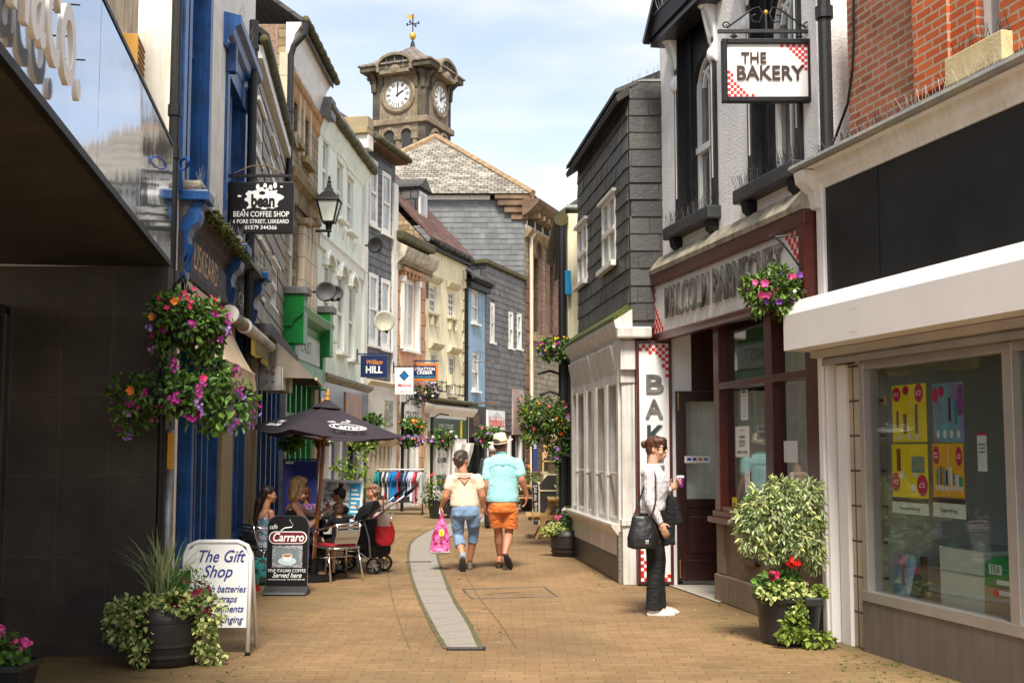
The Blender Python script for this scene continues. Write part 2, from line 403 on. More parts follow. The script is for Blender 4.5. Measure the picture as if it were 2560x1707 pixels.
def gutter(F_,u0,u1,z,off,m,r=.06,name='gutter'):
    pts=[(u0+(u1-u0)*i/8,-off,z+.008*math.sin(i*2.1)) for i in range(9)]
    mb=MB(); mb.tube(pts,r,8)
    for i in range(1,8): mb.tube([(pts[i][0]-.03,-off,z),(pts[i][0]+.03,-off,z)],r*1.18,8)
    return mb.build(name,m,F_.root,smooth=True)
def roofslab(F_,u0,u1,z,over,pitch,depth,m,th=.08,name='roof',ua=0,ub=0):
    """single slope rising from the eave"""
    h=math.tan(R(pitch))*(depth+over)
    mb=MB()
    a=[(u0-ua,-over,z),(u1+ub,-over,z),(u1+ub,depth,z+h),(u0-ua,depth,z+h)]
    top=[(p[0],p[1],p[2]+th) for p in a]
    mb.add(a+top,[(3,2,1,0),(4,5,6,7),(0,1,5,4),(1,2,6,5),(2,3,7,6),(3,0,4,7)])
    bk=[(u1+ub,depth,z+h),(u0-ua,depth,z+h),(u0-ua,2*depth,z),(u1+ub,2*depth,z)]
    mb.add([(p[0],p[1]+.001,p[2]) for p in bk]+[(p[0],p[1]+.001,p[2]+th) for p in bk],[(3,2,1,0),(4,5,6,7),(0,1,5,4),(1,2,6,5),(2,3,7,6),(3,0,4,7)])
    return mb.build(name,m,F_.root)
def profile(F_,u0,u1,prof,m,name,returns=False,root=None):
    """moulding: prof list of (outward, z) swept from u0 to u1"""
    n=len(prof); mb=MB()
    vs=[(u0,-o,z) for o,z in prof]+[(u1,-o,z) for o,z in prof]
    fs=[(i,(i+1)%n,n+(i+1)%n,n+i) for i in range(n)]+[list(range(n)),list(range(n,2*n))[::-1]]
    mb.add(vs,fs); return mb.build(name,m,root or F_.root)
# ================= ground
PAV=brick('street_pavers',(.255,.150,.068),(.305,.190,.090),(.15,.102,.055),bw=.21,bh=.105,ms=.0038,rough=.85,bump=.55,mode='floor',var=.42,nscale=.55,distort=.12,stain=((.13,.10,.05),.8,.50,.74,.6),smooth=.35)
def addmoss(m):
    n=m.node_tree; X=n.nodes.new; K=n.links.new
    p=[q for q in n.nodes if q.type=='BSDF_PRINCIPLED'][0]; bt=[q for q in n.nodes if q.type=='TEX_BRICK'][0]; tc=[q for q in n.nodes if q.type=='TEX_COORD'][0]
    src=p.inputs['Base Color'].links[0].from_socket
    no=X('ShaderNodeTexNoise'); no.inputs['Scale'].default_value=1.3; no.inputs['Detail'].default_value=9; no.inputs['Roughness'].default_value=.75; K(tc.outputs['Object'],no.inputs['Vector'])
    sp=X('ShaderNodeSeparateXYZ'); K(tc.outputs['Object'],sp.inputs[0])
    ab=X('ShaderNodeMath'); ab.operation='ABSOLUTE'; K(sp.outputs[0],ab.inputs[0])
    ma=X('ShaderNodeMath'); ma.operation='MULTIPLY_ADD'; ma.inputs[1].default_value=.10; ma.inputs[2].default_value=-.14; K(ab.outputs[0],ma.inputs[0])
    ad=X('ShaderNodeMath'); ad.operation='ADD'; K(no.outputs['Fac'],ad.inputs[0]); K(ma.outputs[0],ad.inputs[1])
    cr=X('ShaderNodeValToRGB'); cr.color_ramp.elements[0].position=.53; cr.color_ramp.elements[1].position=.72; cr.color_ramp.elements[0].color=(0,0,0,1)
    K(ad.outputs[0],cr.inputs['Fac'])
    # moss mostly in the joints
    mf=X('ShaderNodeMath'); mf.operation='MULTIPLY_ADD'; mf.inputs[1].default_value=.75; mf.inputs[2].default_value=.18; K(bt.outputs['Fac'],mf.inputs[0])
    mm=X('ShaderNodeMath'); mm.operation='MULTIPLY'; K(mf.outputs[0],mm.inputs[0]); K(cr.outputs['Color'],mm.inputs[1])
    mx=X('ShaderNodeMix'); mx.data_type='RGBA'; K(mm.outputs[0],mx.inputs['Factor']); K(src,mx.inputs['A']); mx.inputs['B'].default_value=(.10,.12,.02,1)
    K(mx.outputs['Result'],p.inputs['Base Color'])
addmoss(PAV)
g=MB(); g.box(-60,60,-20,140,-.3,0); g.build('pavement',PAV,kind='structure')
GRAN=mat('granite_strip',(.28,.25,.21),.75,var=.12,scale=30,bump=.15,bscale=150)
def G3(x,y,z): v=gp(x,y,0); return Vector((v.x,v.y,z))
Lf=[(1121,1622),(1088,1567),(1050,1491),(1028,1426),(1024,1382),(1034,1352),(1072,1328),(1120,1309),(1200,1286),(1290,1264),(1360,1250)]
Rt=[(1197,1622),(1165,1556),(1126,1491),(1101,1426),(1090,1384),(1098,1359),(1128,1340),(1165,1321),(1235,1295),(1310,1271),(1375,1256)]
def resample(P_,n):
    P_=[G3(x,y,0) for x,y in P_]; o=[]
    from math import floor
    for i in range(n+1):
        t=i/n*(len(P_)-1); k=min(int(t),len(P_)-2); f=t-k
        p0=P_[max(k-1,0)];p1=P_[k];p2=P_[k+1];p3=P_[min(k+2,len(P_)-1)]
        o.append(.5*((2*p1)+(p2-p0)*f+(2*p0-5*p1+4*p2-p3)*f*f+(3*p1-p0-3*p2+p3)*f**3))
    return o
NS=40
la=resample(Lf,NS); ra_=resample(Rt,NS)
mb=MB(); mj=MB()
for i in range(NS):
    a,b,c,d=la[i],ra_[i],ra_[i+1],la[i+1]
    k0=.02; A=a.lerp(d,k0); Bq=b.lerp(c,k0)
    mb.add([(A.x,A.y,.006),(Bq.x,Bq.y,.006),(c.x,c.y,.006),(d.x,d.y,.006)],[(0,1,2,3)])
mj.add([(p.x,p.y,.003) for p in la]+[(p.x,p.y,.003) for p in ra_],[(i,NS+1+i,NS+2+i,i+1) for i in range(NS)])
tag(mb.build('drainage_path',GRAN),kind='structure'); tag(mj.build('drainage_path_joints',mat('joint_dark',(.07,.065,.03),.9,var=.4)),kind='structure')
def ribbon(pts,off,w,name,m,z=.004):
    mb=MB(); vs=[]
    for i,p in enumerate(pts):
        d=(pts[min(i+1,len(pts)-1)]-pts[max(i-1,0)]).normalized(); n_=Vector((d.y,-d.x,0)); wv=w*(.7+.6*random.random())
        vs+= [p+n_*(off-wv/2),p+n_*(off+wv/2)]
    vs=[(v.x,v.y,z) for v in vs]
    mb.add(vs,[(2*i,2*i+1,2*i+3,2*i+2) for i in range(len(pts)-1)]); return tag(mb.build(name,m),kind='structure')
MJ=mat('mossy_joint',(.08,.075,.03),.95,var=.5,scale=5,col2=(.13,.11,.05))
ribbon(la,-.02,.045,'path_edge_joint',MJ,.007); ribbon(ra_,.02,.045,'path_edge_joint',MJ,.007)
ribbon(la,-.30,.009,'path_border_joint',MJ); ribbon(ra_,.30,.009,'path_border_joint',MJ)
for (x0,x1,y0,lab) in ((1117,1214,1622,'dark slotted drain grating at the near end of the granite strip'),(1015,1078,1405,'dark slotted drain grating crossing the granite strip beside the shopping bag')):
    a=G3(x0,y0,0); b=G3(x1,y0,0); t=thing('drain_grating',lab,'drain',((a.x+b.x)/2,a.y,0),0,None)
    w_=(b.x-a.x); mb=MB(); mb.box(-w_/2,w_/2,-.06,.06,.0,.009); mb.build('frame',BLACK,t)
    mb=MB(); n=12
    for k in range(n): x=-w_/2+.02+(w_-.04)*k/n; mb.box(x,x+w_/n*.5,-.045,.045,.0095,.012)
    mb.build('bars',mat('worn_iron',(.2,.19,.17),.5,metal=.6),t)
# service cover outline
q=[G3(x,y,0) for x,y in ((1157,1473),(1360,1467),(1393,1491),(1181,1497))]
mb=MB()
for i in range(4): a,b=q[i],q[(i+1)%4]; mb.bar((a.x,a.y,.004),(b.x,b.y,.004),.022,.006)
m1=q[0].lerp(q[3],.55); m2=q[1].lerp(q[2],.55); mb.bar((m1.x+.2,m1.y,.004),(m2.x-.35,m2.y,.004),.018,.006)
tag(mb.build('service_cover',mat('cover_frame',(.12,.11,.09),.7,var=.4)),'rectangular paver filled service cover set flush in the pavement beyond the near drain','manhole cover')
# stray bits of moss and grass in the joints
mb=MB(); rn=random.Random(12)
def tuft(mb,x,y,n,h):
    for k in range(n):
        a=rn.uniform(0,6.28); r=rn.uniform(0,.03); dx,dy=math.cos(a),math.sin(a); hh=h*rn.uniform(.5,1.1)
        p=Vector((x+dx*r,y+dy*r,0)); mb.add([p+Vector((-dy*.004,dx*.004,0)),p+Vector((dy*.004,-dx*.004,0)),p+Vector((dx*hh*.8,dy*hh*.8,hh))],[(0,1,2)])
for k in range(420):
    s_=rn.random()
    if s_<.5: x,y=rn.uniform(2080,2560),rn.uniform(1560,1707); 
    elif s_<.68: x,y=rn.uniform(1470,1640),rn.uniform(1400,1475)
    elif s_<.8: x,y=rn.uniform(1780,2080),rn.uniform(1500,1620)
    elif s_<.9: x,y=rn.uniform(330,620),rn.uniform(1600,1707)
    else: x,y=rn.uniform(1000,1250),rn.uniform(1350,1600)
    p=G3(x,y,0); 
    if x>2083 and y<1603+.37*(x-2167): continue
    tuft(mb,p.x,p.y,rn.randint(5,12),.014)
tag(mb.build('moss_tufts',leafm('grass_tuft',(.05,.08,.01),(.16,.19,.03),.2)),'tufts of moss and grass growing in the paving joints','moss',kind='stuff')
mb=MB()
for k in range(70):
    p=G3(rn.uniform(200,2350),rn.uniform(1330,1705),0); r=rn.uniform(.004,.011); mb.ell((p.x,p.y,.004),(r,r*.8,.003),5,3)
tag(mb.build('litter_specks',mat('speck_white',(.5,.48,.42),.8,var=.3)),'pale petals and gum specks scattered on the paving','litter',kind='stuff')
# raised terrace and steps at the far end
TER=brick('terrace_stone',(.25,.20,.11),(.33,.27,.16),(.12,.10,.05),bw=.9,bh=.35,ms=.02,rough=.9,bump=.4,var=.35)
ft=thing('stone_terrace','low stone terrace with steps at the far bend of the street','terrace')
yb=40.5; xa=at(1335,1200,yb).x; 
MB().box(xa,xa+5,yb,yb+8,0,.35).box(xa+.3,xa+5,yb+.5,yb+8,.352,.7).build('steps',mat('worn_step',(.40,.34,.24),.85,var=.25,scale=2),ft)
MB().box(xa+.6,xa+5,yb+1.2,yb+8,.702,3.0).build('retaining_wall',TER,ft)
# ================= materials for buildings
SLATE=brick('slate_hanging',(.060,.060,.064),(.115,.112,.11),(.012,.012,.013),bw=.30,bh=.30,ms=.022,rough=.55,bump=.8,var=.4,nscale=3,distort=.012,stain=((.16,.14,.11),1.3,.52,.72,.5))
SLATEB=brick('brown_slate_hanging',(.24,.20,.15),(.32,.27,.20),(.03,.025,.02),bw=.34,bh=.42,ms=.03,rough=.65,bump=.8,var=.35,nscale=2,distort=.01)
SLATER=brick('lichen_roof_slate',(.19,.17,.14),(.33,.30,.245),(.07,.06,.05),bw=.26,bh=.20,ms=.018,rough=.8,bump=.8,mode='roof',var=.5,nscale=2.2,stain=((.50,.45,.36),2.2,.5,.7,.7))
ROOFD=brick('dark_roof_slate',(.06,.058,.055),(.10,.09,.085),(.02,.02,.02),bw=.25,bh=.22,ms=.015,rough=.7,mode='roof',var=.4)
ROOFRED=brick('red_mossy_roof',(.10,.035,.028),(.17,.07,.05),(.035,.02,.018),bw=.25,bh=.2,ms=.02,rough=.8,mode='roof',var=.4,stain=((.20,.17,.13),3,.5,.7,.7))
RENDERW=mat('aged_white_render',(.86,.82,.75),.8,var=.10,scale=3,bump=.2,bscale=80,streak=.15)
CREAMR=mat('cream_render',(.68,.58,.42),.85,var=.2,scale=4,bump=.4,bscale=120,streak=.35)
PINKR=mat('pink_pebbledash',(.34,.22,.17),.9,var=.35,scale=40,bump=1,bscale=70,streak=.2)
STONE=brick('rubble_stone',(.27,.19,.10),(.44,.33,.19),(.16,.13,.09),bw=.33,bh=.15,ms=.012,rough=.9,bump=1,distort=.09,var=.45,nscale=2.5)
ASHLAR=brick('buff_ashlar',(.58,.46,.33),(.66,.54,.40),(.22,.17,.12),bw=.6,bh=.42,ms=.007,rough=.8,bump=.3,var=.25,nscale=2)
ASHD=mat('weathered_ashlar',(.30,.215,.12),.85,var=.4,scale=3,bump=.3,bscale=50,streak=.35)
MINT=mat('mint_render',(.82,.88,.78),.7,var=.07,scale=2,bump=.1,bscale=60,streak=.18)
MINTW=mat('mint_white_trim',(.78,.79,.72),.6,var=.06,streak=.15)
PEACH=mat('peach_render',(.80,.46,.28),.7,var=.1,scale=2,bump=.15,streak=.25)
PEACHD=mat('peach_quoin',(.52,.30,.16),.75,var=.15,streak=.3)
YELL=mat('yellow_render',(.88,.80,.56),.75,var=.1,scale=1.5,bump=.2,streak=.28)
YELLT=mat('cream_trim',(.66,.60,.42),.7,var=.12,streak=.35)
PBLUE=mat('pale_blue_boards',(.24,.38,.52),.6,var=.08,streak=.2)
CREAM=mat('cream_paint',(.70,.60,.44),.6,var=.1,streak=.2)
MOSS=mat('moss',(.07,.085,.015),.95,var=.6,scale=18,bump=1,bscale=60)
MOSSY=mat('mossy_gutter',(.05,.045,.025),.85,var=.5,scale=6,bump=.6,bscale=40,col2=(.10,.09,.03))
WEATH=mat('weathered_board',(.07,.065,.07),.7,var=.45,scale=7,bump=.5,bscale=40,streak=.45)
LEADS=mat('lead_sheet',(.17,.17,.17),.6,var=.3,scale=5,bump=.2)
DARKST=mat('dark_base_board',(.03,.027,.025),.6,var=.2)
def spikes(F_,u0,u1,off,z,n,h=.12,name='bird_spikes',root=None,m=GALV):
    mb=MB(); rnd=random.Random(int(abs(u0*99))+3)
    for i in range(n):
        u=u0+(u1-u0)*i/max(1,n-1); mb.tube([(u,-off,z),(u+rnd.uniform(-.03,.03),-off-rnd.uniform(-.04,.06),z+h*rnd.uniform(.7,1.1))],.0022,3,cap=False)
    mb.box(u0,u1,-off-.012,-off+.012,z-.004,z+.002)
    return mb.build(name,m,root or F_.root)
def pipe(F_,x0y0,x1y1,off,r,m,name='downpipe',rings=True,root=None):
    a=F_.loc(*x0y0,off); b=F_.loc(*x1y1,off); mx_=(a.x+b.x)/2
    a.x=b.x=mx_; mb=MB(); mb.tube([b,a],r,10)
    if rings:
        z=b.z+.5
        while z<a.z: mb.tube([(mx_,-off,z),(mx_,-off,z+.05)],r*1.25,10); mb.box(mx_-.015,mx_+.015,-off,0,z+.01,z+.04); z+=1.8
    return mb.build(name,m,root or F_.root,smooth=False)
def hole(F_,x0,y0,x1,y1,off=0):
    u0,zt=F_.uz(x0,y0,off); u1,zb=F_.uz(x1,y1,off); return (u0,u1,zb,zt)

# ================= A: dark shop with glossy canopy
pn=gp(0,108,3.0); pf=gp(426,653,3.0); dr=(pf-pn).normalized()
pn2=pn-dr*2.4
FA=Fac(pn2,pf,'canopy_shop','dark tiled shop with a glossy reflective fascia canopy at the left edge of the street')
ztop=FA.uz(424,351)[1]
FASC=mat('reflective_fascia',(.46,.50,.56),.07,metal=.92,var=.05,bump=.3,bscale=1.0)
SOFF=mat('dark_soffit',(.028,.024,.018),.7,var=.4,scale=2)
seams=[0,FA.uz(245,300)[0],FA.uz(351,400)[0],FA.L]
seams[0]=seams[1]-1.9
lst=[0]+[s for s in seams]
for i in range(len(lst)-1):
    if lst[i+1]-lst[i]<.05: continue
    B(lst[i]+.004,lst[i+1]-.004,0,.05,3.0,ztop).build('fascia_panel',FASC,FA.root,bevel=.004)
MB().box(0,FA.L,-.008,.03,2.955,2.997).box(0,FA.L,-.006,.03,ztop+.003,ztop+.03).build('fascia_trim',BLACK,FA.root)
B(0,FA.L+.35,.06,2.6,3.0,3.1).build('soffit',SOFF,FA.root)
B(0,FA.L+.2,.052,.30,3.11,ztop).build('canopy_box',SOFF,FA.root)
# lettering on the fascia, standing proud on pins
us,_=FA.uz(200,200); u0l=FA.uz(196,515)[0]
ul=FA.uz(197,200)[0]
lu=FA.uz(197,250,.06)[0]; zl0=FA.uz(178,250,.06)[1]; zl1=FA.uz(178,6,.06)[1]
t=textmesh('naco.',(zl1-zl0)/.56,mat('letter_face',(.80,.78,.74),.5,var=.03),FA.root,(lu,-.06,zl0+(zl1-zl0)*.62),(math.pi/2,0,0),ext=.012,bold=.008,align='RIGHT',wid=(lu-FA.uz(85,150,.06)[0])*1.42)
mbp=MB()
for k in range(12):
    mbp.tube([(ul-.12-k*.16,-.05,3.35+.2*(k%2)),(ul-.12-k*.16,.0,3.35+.2*(k%2))],.004,5)
mbp.build('letter_pins',BLACK,FA.root)
# return wall facing the street mouth, with large dark slabs
wy=9.32; xr=at(406,1250,wy).x; xl=at(22,1250,wy).x
DSLAB=brick('dark_stone_slabs',(.070,.055,.042),(.088,.070,.053),(.12,.10,.077),bw=.392,bh=.625,ms=.0035,rough=.55,bump=.25,offset=0,var=.45,nscale=1.4,stain=((.010,.009,.009),.9,.45,.7,.7),smooth=.4)
iv=Matrix.Rotation(-FA.a,4,'Z')@Matrix.Translation((-FA.p1.x,-FA.p1.y,0))
ow=B(0,xr-xl+1.2,0,.3,-.125,3.0-.125).build('return_wall',DSLAB,FA.root); ow.matrix_local=iv@Matrix.Translation((xl-1.2,wy,.125))
og=MB().box(0,.05,0,3.2,.55,2.6).build('shop_glass',SGLASS,FA.root); og.matrix_local=iv@Matrix.Translation((xl-.10,wy-3.25,0))
og=MB().box(0,.07,3.16,3.22,.5,2.66).box(0,.07,0,3.2,.45,.54).box(0,.07,0,3.2,2.61,2.68).build('window_frame',mat('bronze_frame',(.10,.10,.085),.4,metal=.5,var=.2),FA.root); og.matrix_local=iv@Matrix.Translation((xl-.10,wy-3.25,0))
og=B(0,.3,0,3.22,0,.45).build('stall_riser',DSLAB,FA.root); og.matrix_local=iv@Matrix.Translation((xl-.30,wy-3.25,0))
# upper storey behind the canopy
B(0,FA.L+.22,.32,4,3.15,5.7).build('upper_wall',CREAMR,FA.root)
uw=FA.uz(392,150,-.32)[0]; uw2=FA.uz(412,150,-.32)[0]
fo=MB().box(uw,uw+.06,.27,.34,3.6,5.6).box(uw2-.04,uw2+.02,.27,.34,3.6,5.6).box(uw,uw2,.27,.34,4.6,4.66).box(uw,uw2,.27,.34,5.5,5.56).build('window',mat('violet_grey_paint',(.16,.15,.2),.6,var=.4,scale=20),FA.root)
B(uw+.04,uw2,.29,.318,3.6,5.6).build('pane',WGLASS,fo)
MB().tube([(0,.02,ztop+.04),(FA.L,.02,ztop+.04)],.006,5).build('cable',BLACK,FA.root)
# yellow alarm box
al=thing('alarm_box','yellow louvred alarm box on the cream wall above the glossy fascia','alarm box'); al.location=FA.world(FA.uz(352,160,-.20)[0],.2,FA.uz(352,215,-.20)[1]); al.rotation_euler=(0,0,FA.a)
YB=mat('yellow_plastic',(.75,.40,.07),.5,var=.1)
mb=MB(); zt=FA.uz(352,100,-.2)[1]-al.location.z
mb.prism([(-.17,0,0),(-.17,0,zt),(-.17,.12,zt),(-.17,.12,-.08)],(.34,0,0)); mb.build('housing',YB,al,bevel=.006)
ml=MB()
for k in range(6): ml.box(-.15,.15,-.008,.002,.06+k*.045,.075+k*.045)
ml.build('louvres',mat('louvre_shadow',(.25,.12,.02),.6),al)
B(-.16,.16,.01,.11,-.10,-.002).build('strobe',mat('blue_black_plastic',(.01,.01,.03),.3),al)

# ================= B: blue fronted shop
DB=14.9
pB1=fp(430,9.8,900); pB2=fp(622,DB,900)
FB=Fac(pB1,pB2,'blue_shop_building','white rendered building with tall blue windows over an old blue shopfront with carved brackets')
zc=(FB.uz(519,469,.2)[1]+2*FB.uz(600,622,.2)[1])/3        # top of shop cornice
h1=hole(FB,457,0,520,300); h2=hole(FB,566,100,610,400)
zb1=zc+.02
h1=(h1[0],h1[1],zb1,zb1+3.1); h2=(h2[0],h2[1],zb1,FB.uz(566,150)[1])
zshop=FB.uz(437,665)[1]         # bottom of signboard
pu1=[FB.uz(541,1100)[0],FB.uz(569,1100)[0]]; pu2=[FB.uz(612,1100)[0],FB.L]
sh1=(FB.uz(437,1100)[0]+.12,pu1[0],.02,zshop); sh2=(pu1[1],pu2[0],.02,zshop)
body(FB,7.7,[h1,h2,sh1,sh2],RENDERW,rev=.22)
def bluewin(h):
    a,b,c,d=h; mb=MB(); n=6
    mb.box(a,a+.14,-.03,.2,c,d); mb.box(b-.14,b,-.03,.2,c,d); mb.box(a,b,-.03,.2,d-.14,d+.06)
    mb.box(a+.14,a+.22,.03,.2,c,d-.14); mb.box(b-.22,b-.14,.03,.2,c,d-.14)
    m=(a+b)/2; mb.box(m-.07,m+.07,.05,.2,c,d-.14)
    mb.box(a+.22,b-.22,.10,.2,c,c+.1); mb.box(a+.22,b-.22,.10,.2,(c+d)/2-.04,(c+d)/2+.04)
    f=mb.build('window',BLUE,FB.root,label='tall blue painted window')
    B(a+.2,b-.2,.16,.19,c+.05,d-.1).build('pane',WGLASS,f); return f
bluewin(h1); bluewin(h2)
# hood cornice over the second window
zh=h2[3]; profile(FB,h2[0]-.22,h2[1]+.20,[(0,zh+.08),(.03,zh+.08),(.05,zh+.16),(.10,zh+.2),(.12,zh+.28),(.18,zh+.31),(.18,zh+.40),(0,zh+.44)],BLUE,'window_hood')
spikes(FB,h2[0]-.2,h2[1]+.2,.15,zh+.41,26,.14)
for uu in (h2[0]-.02,h2[1]-.1): B(uu,uu+.12,-.11,-.001,zh-.14,zh+.16).build('hood_bracket',BLUED,FB.root,bevel=.01)
# shop cornice with signboard
us0,us1=sh1[0]-.2,FB.L
zs_t=FB.uz(450,579)[1]
profile(FB,us0,us1,[(0.02,zs_t),(.03,zs_t+.10),(.07,zs_t+.14),(.09,zs_t+.22),(.19,zs_t+.26),(.20,zc-.06),(.18,zc),(0,zc+.06)],WEATH,'cornice')
B(us0,us1,-.04,.0,zshop+.06,zs_t).build('signboard',mat('worn_signboard',(.05,.04,.06),.6,var=.5,scale=9,bump=.4,streak=.5),FB.root)
profile(FB,us0,us1,[(0,zshop-.04),(.05,zshop-.04),(.06,zshop+.03),(.045,zshop+.07),(0,zshop+.07)],WEATH,'signboard_moulding')
# remains of old painted letters on the signboards
GOLD=mat('faded_gold_lettering',(.45,.30,.14),.5,var=.6,scale=14,lo=.42,hi=.5)
textmesh('LISKEARD',.34,GOLD,FB.root,((sh1[0]+sh1[1])/2-.05,-.043,(zshop+zs_t)/2+.03),(math.pi/2,0,0),name='faded_lettering',wid=(sh1[1]-sh1[0])*.62,ext=.001,space=1.1)
textmesh('GIFTS',.24,mat('faded_white_lettering',(.5,.5,.47),.5,var=.5,scale=20),FB.root,((sh2[0]+sh2[1])/2+.05,-.043,(zshop+zs_t)/2+.03),(math.pi/2,0,0),name='faded_lettering',wid=(sh2[1]-sh2[0])*.6,ext=.001)
def console(F_,u,w,zlo,zhi,proj,m,capm):
    k=MB(); H=zhi-zlo
    pr=[(0,0),(.06,0),(.11,.03),(.13,.12),(.09,.2),(.10,.28),(.16,.36),(.17,.48),(.15,.56),(.20,.66),(.32,.74),(.36,.84),(.34,.92),(.42,.96),(.42,1.0),(0,1.0)]
    s=proj/.42
    pts=[(u-w/2,-o*s,zlo+z*H) for o,z in pr]; k.prism(pts,(w,0,0))
    f=k.build('console_bracket',m,F_.root,bevel=.008)
    kk=MB()
    for q in(-.3,0,.3): kk.tube([(u+q*w,-.135*s-.005,zlo+.14*H),(u+q*w,-.10*s-.01,zlo+.24*H),(u+q*w,-.18*s-.008,zlo+.46*H)],.012,5)
    kk.build('carving',m,f)
    B(u-w/2-.05,u+w/2+.05,-proj-.04,0,zhi+.002,zhi+.09).build('cap',capm,f,bevel=.01)
    B(u-w/2-.02,u+w/2+.02,-proj+.02,0,zhi+.092,zhi+.18).build('cap_stone',mat('mossy_capstone',(.30,.26,.20),.9,var=.4,scale=8,bump=.5,bscale=50),f,bevel=.03)
    return f
for (uc,w) in ((sh1[0]-.08,.22),((pu1[0]+pu1[1])/2,.30),((pu2[0]+pu2[1])/2,.30)):
    console(FB,uc,w,zshop-.10,zc-.05,.21,BLUE,BLUE); spikes(FB,uc-w/2,uc+w/2,.15,zc+.13,9,.12)
spikes(FB,us0,us1,.17,zc+.0,90,.13)
# moss on the cornice
mm=MB(); rn=random.Random(5)
for k in range(220):
    u=sh1[0]+.3+rn.random()**.8*2.6; mm.ell((u,-.18+rn.uniform(-.05,.04),zc-.05+rn.uniform(-.05,.04)),(rn.uniform(.02,.06),rn.uniform(.015,.035),rn.uniform(.012,.04)),6,4)
mm.build('moss_growth',MOSS,FB.root)
# stone piers
for a,b in (pu1,(pu2[0],pu2[1])):
    MB().box(a,b,-.06,.25,0,zshop-.06).build('pier',STONEP if a>pu1[0]+.1 else mat('mossy_granite_pier',(.24,.20,.10),.85,var=.35,scale=30,bump=.3,col2=(.30,.25,.16)),FB.root,bevel=.012)
# first shop window: joinery, wooden interior with goods
a,b,c,d=sh1; u=a
fr=MB(); q=FB.uz(473,1150)[0]
fr.box(a,a+.07,.02,.14,.0,d); fr.box(q,q+.12,-.02,.14,0,d); fr.box(b-.09,b,-.02,.14,0,d); fr.box(a,b,0,.14,.0,.42); fr.box(a,b,0,.14,d-.1,d)
fr.box(a+.07,b-.09,-.05,.1,.42,.5)
for k in range(1,4): x=q+.12+(b-.09-q-.12)*k/4; fr.box(x-.03,x+.03,.02,.13,.5,d-.1)
f1=fr.build('shop_window',BLUE,FB.root)
B(a+.05,b-.05,.10,.115,.45,d-.05).build('pane',CGLASS,f1)
B(q+.1,b,.6,.65,.1,d).build('display_back',BLUED,f1)
mi=MB(); mi.box(a,q+.6,1.0,1.05,.4,d)
for z in (.8,1.25,1.7): mi.box(a,q+.6,.5,1.0,z,z+.03)
mi.build('display_shelves',mat('orange_pine_display',(.55,.24,.05),.5,var=.2),f1)
# second bay: dark entrance with blue door leaves
a,b,c,d=sh2; fr=MB()
fr.box(a,a+.08,0,.16,0,d); fr.box(b-.08,b,0,.16,0,d); fr.box(a,b,0,.16,2.15,2.28); fr.box(a+.08,a+.9,.02,.10,.0,.55); fr.box(a+.08,b-.1,-.03,.14,.55,.63)
for k in range(1,4): x=a+.08+(b-a-.16)*k/4; fr.box(x-.04,x+.04,.03,.12,.6,2.15)
f2=fr.build('shop_window',BLUE,FB.root); B(a+.04,b-.04,.11,.125,.3,d-.04).build('pane',SGLASS,f2)
# cream awning, rolled out over the first window
AWN=mat('cream_canvas',(.60,.46,.29),.8,var=.12,scale=3,streak=.12,bump=.1)
aw=thing('shop_awning','cream canvas awning rolled out low over the first blue shop window','awning',FB.world(0,0,0),FB.a)
zA=zshop-.06; u0,u1=sh1[0]+.0,pu1[0]-.02
pout=FB.uz(541,905,.0)[0]
zo=FB.uz(548,905,.3)[1]; AP=.34
nseg=10; vv=[];
for i in range(nseg+1):
    t_=i/nseg; y=-.03-AP*t_; z=zA-(zA-zo)*t_-.05*math.sin(t_*math.pi)
    vv.append((y,z))
mbA=MB(); pts=[]
for (y,z) in vv: pts+= [(u0,y,z),(u1,y,z)]
mbA.add(pts,[(2*i,2*i+1,2*i+3,2*i+2) for i in range(nseg)])
mbA.add([(u0,v[0],v[1]) for v in vv]+[(u0,0,zo+.15)],[list(range(nseg+2))]); mbA.add([(u1,v[0],v[1]) for v in vv]+[(u1,0,zo+.15)],[list(range(nseg+2))])
o=mbA.build('canvas',AWN,aw); so_=o.modifiers.new('s','SOLIDIFY'); so_.thickness=.004
mv=MB(); k=24; top=[];
pts=[]
for i in range(k+1):
    u=u0+(u1-u0)*i/k; pts+=[(u,-.032-AP,zo+.01),(u,-.04-AP-.012*math.sin(i*1.9),zo-.15-.025*abs(math.sin(i*.9)))]
mv.add(pts,[(2*i,2*i+2,2*i+3,2*i+1) for i in range(k)]); o=mv.build('valance',AWN,aw); o.modifiers.new('s','SOLIDIFY').thickness=.004
MB().tube([(u0,-.03-AP,zo+.012),(u1,-.03-AP,zo+.012)],.014,8).build('front_bar',CREAM,aw)
# white rolled awning over second bay
aw2=thing('rolled_awning','white rolled up awning cassette above the dark entrance of the blue shop','awning',FB.world(0,0,0),FB.a)
ra=FB.loc(575,800,.18); rb=FB.loc(678,880,.18); zz=FB.uz(640,838,.18)[1]
MB().tube([(ra.x,-.18,zz),(ra.x+1.15,-.18,zz)],.06,12).build('roller',mat('grey_brown_canvas',(.22,.18,.14),.8,var=.3),aw2,smooth=False)
MB().tube([(ra.x+1.16,-.18,zz),(rb.x,-.18,zz)],.07,14).build('canvas_roll',mat('dirty_white_canvas',(.62,.58,.5),.7,var=.2,streak=.3),aw2)
MB().tube([(ra.x-.06,-.18,zz),(ra.x+.02,-.18,zz)],.09,14).tube([(ra.x+1.1,-.18,zz),(ra.x+1.16,-.18,zz)],.085,14).build('end_cap',WHITE,aw2)
MB().box(ra.x,rb.x,-.16,-.0,zz+.09,zz+.12).build('back_plate',WEATH,aw2)
